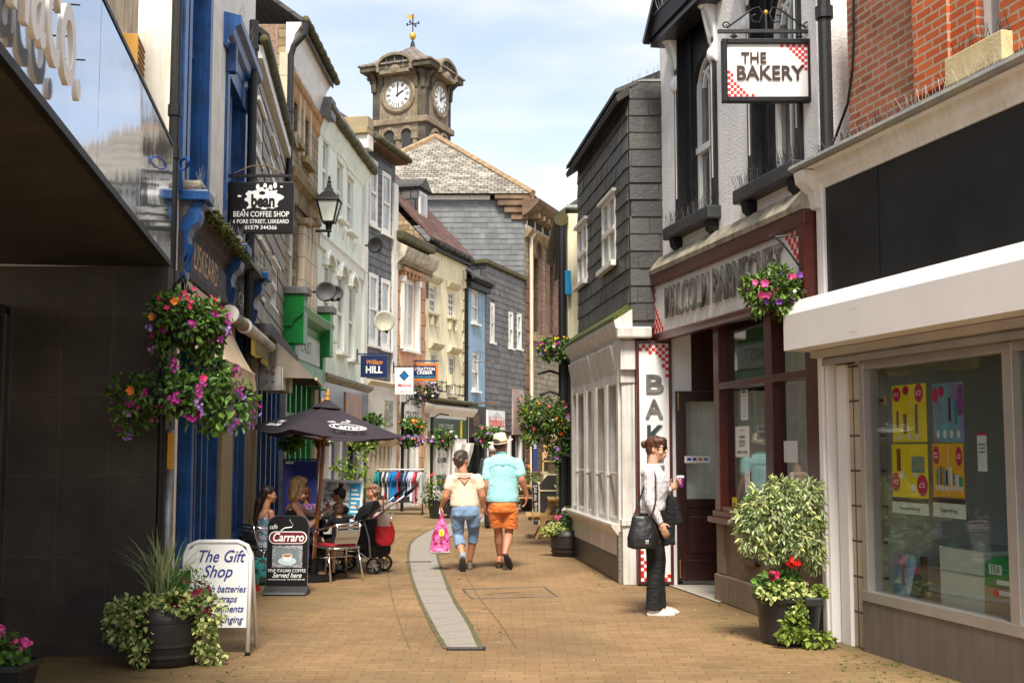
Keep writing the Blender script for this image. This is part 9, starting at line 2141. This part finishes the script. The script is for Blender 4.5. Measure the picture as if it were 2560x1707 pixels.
MB().lathe([(.10,-.475),(.138,-.455),(.139,-.425)],20,(-.01,0,0),sy=.6).build('white_base',mat('bag_white_base',(.6,.55,.5),.5,var=.3,scale=8),cbg); textmesh('MORRISONS',.05,LETB,cbg,(-.01,-.112,-.29),(R(84),0,0),ext=.001,wid=.19)
textmesh('1',.06,LETB,cbg,(.01,-.092,-.205),(R(80),0,0),ext=.001,bold=.02)
# man
om=Vector((at(1258,1400,15.9).x,15.9,0)); M1=thing('person','man in straw hat, turquoise shirt and orange shorts walking away','person',om,0)
q=lambda x,y,dy=0: V(((x-1258)/188.7,dy,(1418-y)/188.7)); z=lambda y:(1418-y)/188.7; X=lambda x:(x-1258)/188.7
mb=MB(); hcM=q(1250,1109,.03); P,Rm=headparts(mb,hcM,yaw=-.35,s=1.05); cap(mb,q(1253,1142,-.02),q(1251,1118,0),.062,.058); chain(mb,[q(1258,1165,-.01),q(1258,1200,0),q(1258,1250,0)],[.08,.11,.12])
shl,ell_,wrl=q(1222,1156,0),q(1215,1212,-.04),q(1212,1258,.05); shr,elr,wrr=q(1294,1156,0),q(1304,1198,-.06),q(1316,1236,.03)
for a,b,c in((shl,ell_,wrl),(shr,elr,wrr)): cap(mb,a,b,.058,.048); cap(mb,b,c,.048,.031)
hand(mb,wrl,(.02,.15,-1),(1,.2,0),.6,1.05,thumb=1); hand(mb,wrr,(-.05,.2,-1),(-1,.1,0),.6,1.05,thumb=-1)
kL,aL=q(1246,1330,.10),q(1249,1388,.22); kR,aR=q(1272,1330,.04),q(1262,1378,-.16)
chain(mb,[q(1240,1280),kL,kL.lerp(aL,.35),aL],[.06,.058,.060,.036]); chain(mb,[q(1275,1280),kR,kR.lerp(aR,.35),aR],[.06,.058,.062,.036])
fuse(mb,.0075,'body',SKINR,M1,3)
mb=MB(); mb.ell(P(0,-.03,.03),(.082,.092,.075),14,10,rot=Rm); mb.ell(P(0,-.06,-.02),(.074,.05,.06),12,8,rot=Rm); fuse(mb,.008,'hair',HGRY,M1,2,amp=.003,freq=40)
facebits(P,Rm,M1,1.03,None)
STR=mat('straw',(.88,.76,.54),.75,var=.15,scale=30,bump=.5,bscale=120)
ht=MB(); rh=Matrix.Rotation(R(-8),3,'Y')@Matrix.Rotation(R(6),3,'X'); hcn=q(1251,1105,.02)
ht.lathe([(.092,-.01),(.094,.02),(.088,.07),(.076,.115),(.045,.125),(.01,.105)],28,hcn,rh,sy=1.12); h1_=ht.build('hat_crown',STR,M1,smooth=True)
ht=MB(); n=32; vs=[]
for rr,dz in((.088,0),(.125,-.005),(.160,.0),(.168,.004)):
    for k in range(n): t=2*math.pi*k/n; vs.append(hcn+rh@V((rr*math.cos(t),rr*1.15*math.sin(t),dz-.01+.018*abs(math.cos(t))**2*(rr-.088)/.06)))
ht.add(vs,[(i*n+k,i*n+(k+1)%n,(i+1)*n+(k+1)%n,(i+1)*n+k) for i in range(3) for k in range(n)]); b_=ht.build('hat_brim',STR,M1,smooth=True); b_.modifiers.new('s','SOLIDIFY').thickness=.004
MB().lathe([(.0955,.0),(.0955,.022)],28,hcn,rh,sy=1.12).build('hat_band',mat('tan_band',(.20,.12,.05),.6),M1,smooth=True)
TSH=clothm('turquoise_shirt',(.34,.68,.71),8,.25,.06,stretch=(1,1,1.3))
mb=MB(); mb.loft([(X(1256),.0,z(1252),.212,.155),(X(1256),0,z(1244),.215,.16),(X(1256),0,z(1222),.207,.158),(X(1256),0,z(1195),.203,.15),(X(1257),.0,z(1172),.215,.148),(X(1258),0,z(1156),.228,.132),(X(1257),-.01,z(1146),.19,.108),(X(1255),-.01,z(1140),.13,.088),(X(1253),-.01,z(1134),.085,.075)],24)
chain(mb,[shl,shl.lerp(ell_,.62)],[.072,.074]); chain(mb,[shr,shr.lerp(elr,.62)],[.072,.076])
fuse(mb,.010,'shirt',TSH,M1,3,amp=.005,freq=6,stretch=(.8,1,1.1))
MB().lathe([(.072,0),(.078,.04),(.074,.042),(.068,.0)],18,(X(1253),-.01,z(1136)),sy=.98).build('collar',TSH,M1,smooth=True)
mb=MB(); mb.tube([(X(1222),-.128,z(1160)),(X(1258),-.142,z(1159)),(X(1296),-.128,z(1160))],.004,4); mb.build('yoke_seam',mat('shirt_seam',(.2,.5,.52),.8),M1); MB().obox((X(1257),-.148,z(1162)),(.05,.005,.012)).build('hanger_loop',mat('shirt_seam',(.2,.5,.52),.8),M1)
SHT=clothm('orange_shorts_cloth',(.72,.19,.035),6,.7,.12)
mb=MB(); mb.loft([(X(1257),.0,z(1246),.185,.135),(X(1257),-.01,z(1262),.195,.155),(X(1257),-.01,z(1278),.185,.145)],20)
mb.tube([q(1239,1268,0),q(1240,1285,.02),q(1243,1312,.07)],[.112,.108,.102],18); mb.tube([q(1275,1268,0),q(1275,1285,.01),q(1274,1316,.035)],[.112,.110,.104],18)
fuse(mb,.010,'shorts',SHT,M1,3,amp=.004,freq=7)
SND=mat('brown_sandal',(.045,.022,.013),.6,var=.3)
c=aR+V((.045,.03,-.10)); rot=Matrix.Rotation(R(-20),3,'Y')@Matrix.Rotation(R(-55),3,'X')
mb=MB(); mb.ell(c,(.046,.145,.022),14,8,rot=rot); mb.build('sandal',mat('black_sole',(.02,.018,.016),.8,var=.3,scale=40),M1,smooth=True); mb=MB(); mb.ell(c+V((0,.03,.02)),(.04,.12,.03),12,8,rot=rot); mb.build('foot',SKINR,M1,smooth=True)
MB().tube([aR+V((-.04,.0,0)),aR+V((0,-.045,.0)),aR+V((.04,.0,0)),aR+V((0,.05,-.01)),aR+V((-.04,0,0))],.010,6).build('sandal_strap',SND,M1)
mb=MB(); mb.loft([(aL.x-.01,aL.y+.08,0,.048,.14),(aL.x-.01,aL.y+.08,.025,.046,.138)],14); mb.build('sandal',mat('black_sole',(.02,.018,.016),.8,var=.3,scale=40),M1,smooth=True); mb=MB(); mb.ell((aL.x-.01,aL.y+.08,.05),(.04,.12,.035),12,8); cap(mb,aL,(aL.x-.01,aL.y,.05),.036,.036); mb.build('foot',SKINR,M1,smooth=True)
MB().tube([(aL.x-.05,aL.y-.02,.06),(aL.x-.01,aL.y-.06,.08),(aL.x+.035,aL.y-.02,.06)],.010,6).tube([(aL.x-.05,aL.y+.06,.02),(aL.x-.01,aL.y+.06,.09),(aL.x+.035,aL.y+.06,.02)],.011,6).build('sandal_strap',SND,M1)
# grey haired man further on, mostly hidden
od=Vector((at(1232,1300,24).x,24.,0)); t=thing('person','white haired man in dark clothes far ahead, mostly hidden by the straw hatted man','person',od,0)
mb=MB(); P,Rm=headparts(mb,(0,.0,1.53),0,0,1.); cap(mb,(0,0,1.40),(0,0,1.5),.06,.055); fuse(mb,.012,'body',SKINR,t,2); mb=MB(); mb.ell((0,-.02,1.57),(.09,.10,.085),12,10); fuse(mb,.012,'hair',HWHT,t,2); mb=MB(); mb.loft([(0,0,.8,.2,.14),(0,0,1.1,.19,.14),(0,0,1.33,.2,.12),(0,0,1.42,.1,.08)],16); chain(mb,[(-.2,0,1.33),(-.24,0,1.05),(-.22,.05,.8)],[.06,.05,.04]); chain(mb,[(.2,0,1.33),(.24,0,1.05),(.22,.05,.8)],[.06,.05,.04]); fuse(mb,.015,'jacket',clothm('dark_jacket',(.03,.035,.04)),t,2)
mb=MB(); chain(mb,[(-.09,0,.85),(-.1,0,.45),(-.1,0,.08)],[.11,.08,.07]); chain(mb,[(.09,0,.85),(.1,.1,.45),(.1,.1,.08)],[.11,.08,.07]); cap(mb,(-.1,0,.05),(-.1,.15,.04),.05,.04); cap(mb,(.1,.1,.05),(.1,.25,.04),.05,.04); fuse(mb,.015,'trousers',BTR,t,2)

# ---- seated group: generic seated figure, facing local +y
def seated(label,x,y,rz,skin,top,bottom,hair,hy=0,hp=0,seat=.45,armR=None,armL=None,sleeve=0,s=1.,hs=1.,lean=0,bare=False,child=False,feet=True,glasses=None,voxel=.009,headx=0,headz=0,legs=True,shoulder=.17,sc=1.):
    t=thing('person',label,'person',(x,y,0),rz); k=s; z0=seat+.09*k
    H=V((headx,.03+lean*.9,z0+.70*k+headz)); mb=MB(); P,Rm=headparts(mb,H,hy,hp,hs); nk=V((0,lean*.75-.01,z0+.51*k)); cap(mb,nk-V((0,.01,.04)),H-V((0,.01,.07)),.050*hs,.047*hs)
    chain(mb,[(0,0,z0),(0,lean*.3,z0+.2*k),(0,lean*.6,z0+.38*k)],[.11*k,.10*k,(.12 if bare else .08)*k])
    SR=V((shoulder*k,lean*.7-.01,z0+.455*k)); SL=V((-shoulder*k,lean*.7-.01,z0+.455*k))
    armR=armR or [(.22,.08,.22),(.14,.30,.26)]; armL=armL or [(-.22,.08,.22),(-.14,.30,.26)]
    A=[]
    for S_,ar,th in((SR,armR,-1),(SL,armL,1)):
        e=V((ar[0][0]*k,ar[0][1]*k+lean*.5,z0+ar[0][2]*k)); w_=V((ar[1][0]*k,ar[1][1]*k+lean*.5,z0+ar[1][2]*k)); A.append((S_,e,w_))
        cap(mb,S_,e,.046*k,.038*k); cap(mb,e,w_,.038*k,.026*k); hand(mb,w_,(w_-e),(0,0,-1) if abs((w_-e).normalized().z)<.8 else (0,1,0),.7,.95*k,thumb=th)
    for sx in(-1,1):
        hip=V((sx*.09*k,0,seat+.07*k)); kn=V((sx*.11*k,.40*k,seat+.06*k)); an=V((sx*.11*k,.40*k,.09))
        chain(mb,[hip,kn,an],[.075*k,.055*k,.038*k]); cap(mb,an-V((0,0,.03)),an+V((0,.13*k,-.05)),.034*k,.028*k)
    fuse(mb,voxel,'body',skin,t,3)
    facebits(P,Rm,t,hs,glasses)
    mb=MB(); mb.loft([(0,.01,seat+.06,.165*k,.12*k),(0,lean*.2,z0+.12*k,.15*k,.115*k),(0,lean*.45,z0+.28*k,.155*k,.12*k),(0,lean*.6,z0+.38*k,.16*k,.11*k)]+([] if bare else [(0,lean*.7-.01,z0+.455*k,.155*k,.09*k),(0,lean*.75-.01,z0+.50*k,.08*k,.07*k)]),18)
    if sleeve:
        for S_,e,w_ in A:
            if sleeve<1: chain(mb,[S_,S_.lerp(e,sleeve)],[.062*k,.058*k])
            else: chain(mb,[S_,e],[.062*k,.054*k]); chain(mb,[e,w_.lerp(e,.08)],[.054*k,.042*k])
    fuse(mb,.010,'top',top,t,3,amp=.006,freq=10)
    if bare:
        mb=MB()
        for sx in(-1,1): mb.tube([(sx*.085*k,lean*.6+.10*k,z0+.36*k),(sx*.095*k,lean*.7,z0+.50*k),(sx*.085*k,lean*.6-.11*k,z0+.37*k)],.012,6,flat=.4)
        mb.build('shoulder_straps',top,t)
    mb=MB(); mb.loft([(0,0,seat+.02,.17*k,.13*k),(0,0,seat+.14*k,.16*k,.125*k)],16)
    for sx in(-1,1): mb.tube([(sx*.09*k,.0,seat+.075*k),(sx*.11*k,.38*k,seat+.065*k),(sx*.11*k,.42*k,seat-.02)],[.095*k,.078*k,.07*k],14); 
    if legs:
        for sx in(-1,1): mb.tube([(sx*.11*k,.41*k,seat+.0),(sx*.11*k,.40*k,.12)],[.072*k,.058*k],12)
    fuse(mb,.011,'trousers' if legs else 'shorts',bottom,t,2,amp=.005,freq=9)
    for sx in(-1,1): MB().loft([(sx*.11*k,.45*k,0,.042*k,.13*k),(sx*.11*k,.45*k,.03,.043*k,.13*k),(sx*.11*k,.42*k,.075,.036*k,.08*k)],12).build('shoe',BLACK,t,smooth=True)
    t.scale=(sc,sc,sc)
    return t,P,Rm,z0
BT=clothm('black_jersey',(.006,.006,.007),7,.4,.3)
TBL=tb.location
# blonde woman, seen from behind, head turned to the right
x=at(727,1280,14.75).x; t,P,Rm,z0=seated('blonde woman in round sunglasses and black vest top reaching across the cafe table','x' and x,14.75,R(-80),SKIN,BT,BT,HBLD,hy=R(22),hp=-.05,seat=.44,armR=[(.20,.20,.18),(.12,.40,.34)],armL=[(-.20,.26,.28),(-.10,.42,.38)],bare=True,glasses=SHADES,lean=.08,s=1.0,sc=.91)
mb=MB(); mb.ell(P(0,-.03,.045),(.098,.108,.095),16,12,rot=Rm); mb.ell(P(0,-.075,-.05),(.095,.062,.12),14,10,rot=Rm); mb.ell(P(0,.055,.082),(.07,.05,.04),12,8,rot=Rm)
for sx in(-1,1): chain(mb,[P(sx*.085,.0,.03),P(sx*.098,-.02,-.06),P(sx*.10,-.04,-.15)],[.036,.042,.030],10)
mb.ell(P(0,-.10,-.14),(.085,.04,.06),12,8,rot=Rm); fuse(mb,.008,'hair',HBLD,t,2,amp=.010,freq=24,stretch=(1,1,.3))
w_=[(.12,.40+.04,z0+.34)]; MB().lathe([(.034,0),(.034,.025)],12,V((.13,.42,z0+.31)),Matrix.Rotation(R(60),3,'X')).build('wristwatch',CHROME,t)
# dark haired woman facing right
x=at(664,1300,14.4).x; FLOR=clothm('floral_top',(.06,.22,.28),6,.4,.4,col2=(.55,.42,.5),lo=.48,hi=.55)
t,P,Rm,z0=seated('dark haired woman with long ponytail and floral strap top at the left of the table',x,14.45,R(-55),SKINT,FLOR,FLOR,HDRK,hy=R(-22),hp=-.06,seat=.42,bare=True,armR=[(.20,.05,.16),(.16,.22,.06)],armL=[(-.20,.05,.16),(-.1,.25,.1)],glasses=None,s=.96,hs=.97,sc=.87)
mb=MB(); mb.ell(P(0,-.028,.045),(.083,.098,.085),16,12,rot=Rm); mb.ell(P(0,-.07,-.01),(.075,.05,.08),12,8,rot=Rm); mb.ell(P(0,.045,.078),(.055,.04,.03),10,8,rot=Rm); chain(mb,[P(0,-.10,.0),P(0,-.135,-.10),P(-.02,-.15,-.22),P(-.03,-.16,-.36),P(-.03,-.15,-.46)],[.045,.05,.045,.035,.015],10); fuse(mb,.008,'hair',HDRK,t,2,amp=.005,freq=26,stretch=(1,1,.3))
# girl with bun facing left
x=at(852,1290,15.6).x; t,P,Rm,z0=seated('girl with a high dark hair bun and black top on the right of the table',x,15.55,R(72),SKINT,BT,BT,HDRK,hy=R(10),hp=-.05,seat=.45,sleeve=.5,armR=[(.20,.15,.2),(.08,.30,.42)],armL=[(-.22,.10,.2),(-.12,.32,.30)],s=.98,hs=.97,headz=.0,sc=.80)
mb=MB(); mb.ell(P(0,-.025,.045),(.083,.098,.085),16,12,rot=Rm); mb.ell(P(0,-.07,.0),(.073,.05,.07),12,8,rot=Rm); mb.ell(P(0,.045,.076),(.055,.038,.03),10,8,rot=Rm); mb.ell(P(0,-.045,.165),(.046,.046,.042),12,8,rot=Rm); cap(mb,P(0,-.03,.11),P(0,-.04,.14),.03,.028); fuse(mb,.008,'hair',HDRK,t,2,amp=.006,freq=28)
# boy facing away
x=at(846,1300,14.62).x; t,P,Rm,z0=seated('small boy with short brown hair in a black top, back to the camera','x' and x,14.66,R(38),SKIN,BT,BT,HSHT,hy=R(-15),hp=-.1,seat=.475,sleeve=1,s=.66,hs=.88,armR=[(.24,.14,.25),(.14,.40,.42)],armL=[(-.24,.14,.25),(-.12,.42,.40)],legs=False,shoulder=.19,headz=-.03,sc=.86)
mb=MB(); mb.ell(P(0,-.018,.045),(.078,.094,.078),16,12,rot=Rm); mb.ell(P(0,-.055,-.005),(.070,.055,.06),12,8,rot=Rm); mb.ell(P(0,.05,.07),(.05,.03,.03),10,8,rot=Rm); fuse(mb,.007,'hair',HSHT,t,2,amp=.003,freq=50)
# curly haired woman behind the pushchair
x=at(936,1300,16.5).x; PPR=clothm('pink_patterned_blouse',(.42,.08,.10),6,.4,.3,col2=(.62,.45,.42),lo=.47,hi=.55)
t,P,Rm,z0=seated('curly haired older woman in a pink patterned blouse behind the pushchair',x,16.5,R(80),SKINR,PPR,BT,HCUR,hy=R(40),hp=-.05,seat=.42,sleeve=1,s=.98,hs=.98,armR=[(.22,.15,.2),(.10,.30,.40)],sc=.82)
mb=MB(); rn=random.Random(3)
for k in range(46):
    v=rv(rn).normalized(); 
    if v.y>.35 and v.z<.45: continue
    mb.ell(P(v.x*.088,-.015+v.y*.10,.035+v.z*.085),(.032,.032,.032),7,5)
mb.ell(P(0,-.02,.03),(.085,.095,.085),12,8,rot=Rm); fuse(mb,.008,'hair',HCUR,t,1,amp=.004,freq=50)
# woman hidden behind the blonde
x=at(762,1290,16.0).x; t,P,Rm,z0=seated('woman in a floral headscarf and purple top, half hidden behind the blonde woman',x,16.0,R(150),SKINT,clothm('purple_top',(.22,.03,.25),6,.4,.3,col2=(.5,.35,.45),lo=.5,hi=.56),BT,HBRN,seat=.42,sleeve=.6,s=.95,hs=.95,headz=-.04,sc=.86,armR=[(.22,.1,.25),(.1,.2,.45)])
mb=MB(); mb.ell(P(0,-.02,.04),(.088,.10,.088),14,10,rot=Rm); mb.ell(P(0,-.06,-.04),(.08,.05,.10),12,8,rot=Rm); fuse(mb,.009,'hair',HBRN,t,2,amp=.005,freq=30)
# ================= pushchair
sx_=at(935,1430,15.55).x; st=thing('pushchair','grey hooded pushchair with red and cream bag hanging behind the seated group','pushchair',(sx_,15.55,0),R(-12))
GF=clothm('grey_pushchair_fabric',(.10,.10,.11),6,.4,.2); BKF=clothm('black_pushchair_fabric',(.010,.010,.011),6,.4,.3)
# side view: handle to the right (+x), front to the left
for sy_ in(-.22,.22):
    MB().tube([(.03,sy_,.12),(.0,sy_,.45),(-.08,sy_,.68)],.014,8).build('frame_tube',mat('grey_tube',(.35,.35,.37),.35,metal=.7),st,smooth=True)
    MB().tube([(.12,sy_,.1),(-.36,sy_,.42)],.012,8).build('cross_tube',mat('grey_tube',(.35,.35,.37),.35,metal=.7),st,smooth=True)
    MB().tube([(-.08,sy_,.66),(.10,sy_,.80),(.38,sy_,1.0)],.014,8).build('handle_bar',mat('grey_tube',(.35,.35,.37),.35,metal=.7),st,smooth=True); MB().tube([(.34,sy_,.97),(.43,sy_,1.04),(.47,sy_,1.10)],.022,8).build('grip',BLACK,st,smooth=True)
    for x_ in((.07,-.42) ):
        w=MB(); w.lathe([(.095,-.018),(.10,-.01),(.10,.01),(.095,.018),(.078,.018),(.078,-.018)],22,(x_,sy_,.10),Matrix.Rotation(math.pi/2,3,'X')); 
        ty=MB(); n=22; rr=[(.100,-.02),(.104,0),(.100,.02),(.080,.02),(.080,-.02)]; vs=[]
        for r_,o_ in rr:
            for k in range(n): a_=2*math.pi*k/n; vs.append((x_+r_*math.cos(a_),sy_+o_,.104+r_*math.sin(a_)))
        ty.add(vs,[(i*n+k,i*n+(k+1)%n,((i+1)%5)*n+(k+1)%n,((i+1)%5)*n+k) for i in range(5) for k in range(n)])
        wh=ty.build('wheel',BLACK,st,smooth=True); sp=MB(); 
        for k in range(6): a_=k*math.pi/3+.2; sp.bar((x_,sy_,.104),(x_+.08*math.cos(a_),sy_,.104+.08*math.sin(a_)),.014,.02,up=(0,1,0))
        sp.tube([(x_,sy_-.026,.104),(x_,sy_+.026,.104)],.018,8); sp.build('spokes',mat('silver_spokes',(.5,.5,.5),.3,metal=.8),wh)
mb=MB(); mb.loft([(-.12,0,.30,.20,.20),(-.14,0,.45,.18,.21),(-.06,0,.60,.13,.2),(-.02,0,.68,.08,.17)],16); fuse(mb,.014,'seat',BKF,st,2)
mb=MB(); mb.loft([(-.02,0,.20,.18,.18),(-.0,0,.24,.21,.19),(.0,0,.34,.22,.2)],14); fuse(mb,.014,'basket',BKF,st,2)
# folding hood: pleated quarter dome leaning to the left
n=9; m=7; vs=[]
for i in range(n+1):
    a=R(-8+100*i/n)+0; 
    for j in range(m+1):
        b=math.pi*j/m; r=.40+(.018 if i%2 else 0); y=-.22*math.cos(b); rr=r*(.55+.45*math.sin(b)); vs.append((-.02-rr*math.cos(a)*.66+.03,y,.58+rr*math.sin(a)*.80))
mb=MB(); mb.add(vs,[(i*(m+1)+j,i*(m+1)+j+1,(i+1)*(m+1)+j+1,(i+1)*(m+1)+j) for i in range(n) for j in range(m)]); hd=mb.build('hood',GF,st); hd.modifiers.new('s','SOLIDIFY').thickness=.006
bb=thing('cloth_bag','red and cream drawstring bag hanging on the pushchair handle','bag',(st.location.x+.16,15.30,.36)); mb=MB(); mb.loft([(0,0,.0,.08,.07),(0,0,.04,.12,.09),(0,0,.16,.13,.10),(0,0,.25,.11,.085)],16); fuse(mb,.011,'red_body',mat('red_bag_cloth',(.50,.012,.02),.8,var=.2,bump=.4,bscale=14),bb,2,amp=.008,freq=12); mb=MB(); mb.loft([(0,0,.23,.105,.085),(0,0,.32,.095,.075),(0,0,.40,.04,.04)],14); fuse(mb,.011,'cream_top',mat('cream_bag_cloth',(.55,.42,.33),.8,var=.15,bump=.4,bscale=14),bb,2,amp=.006,freq=12); MB().tube([(-.02,0,.38),(-.03,.05,.58),(-.02,.15,.64)],.012,6,flat=.4).tube([(.07,-.05,.3),(.1,-.06,.26),(.09,-.07,.18)],.012,6).build('red_strap',mat('red_bag_cloth',(.50,.012,.02),.8),bb)
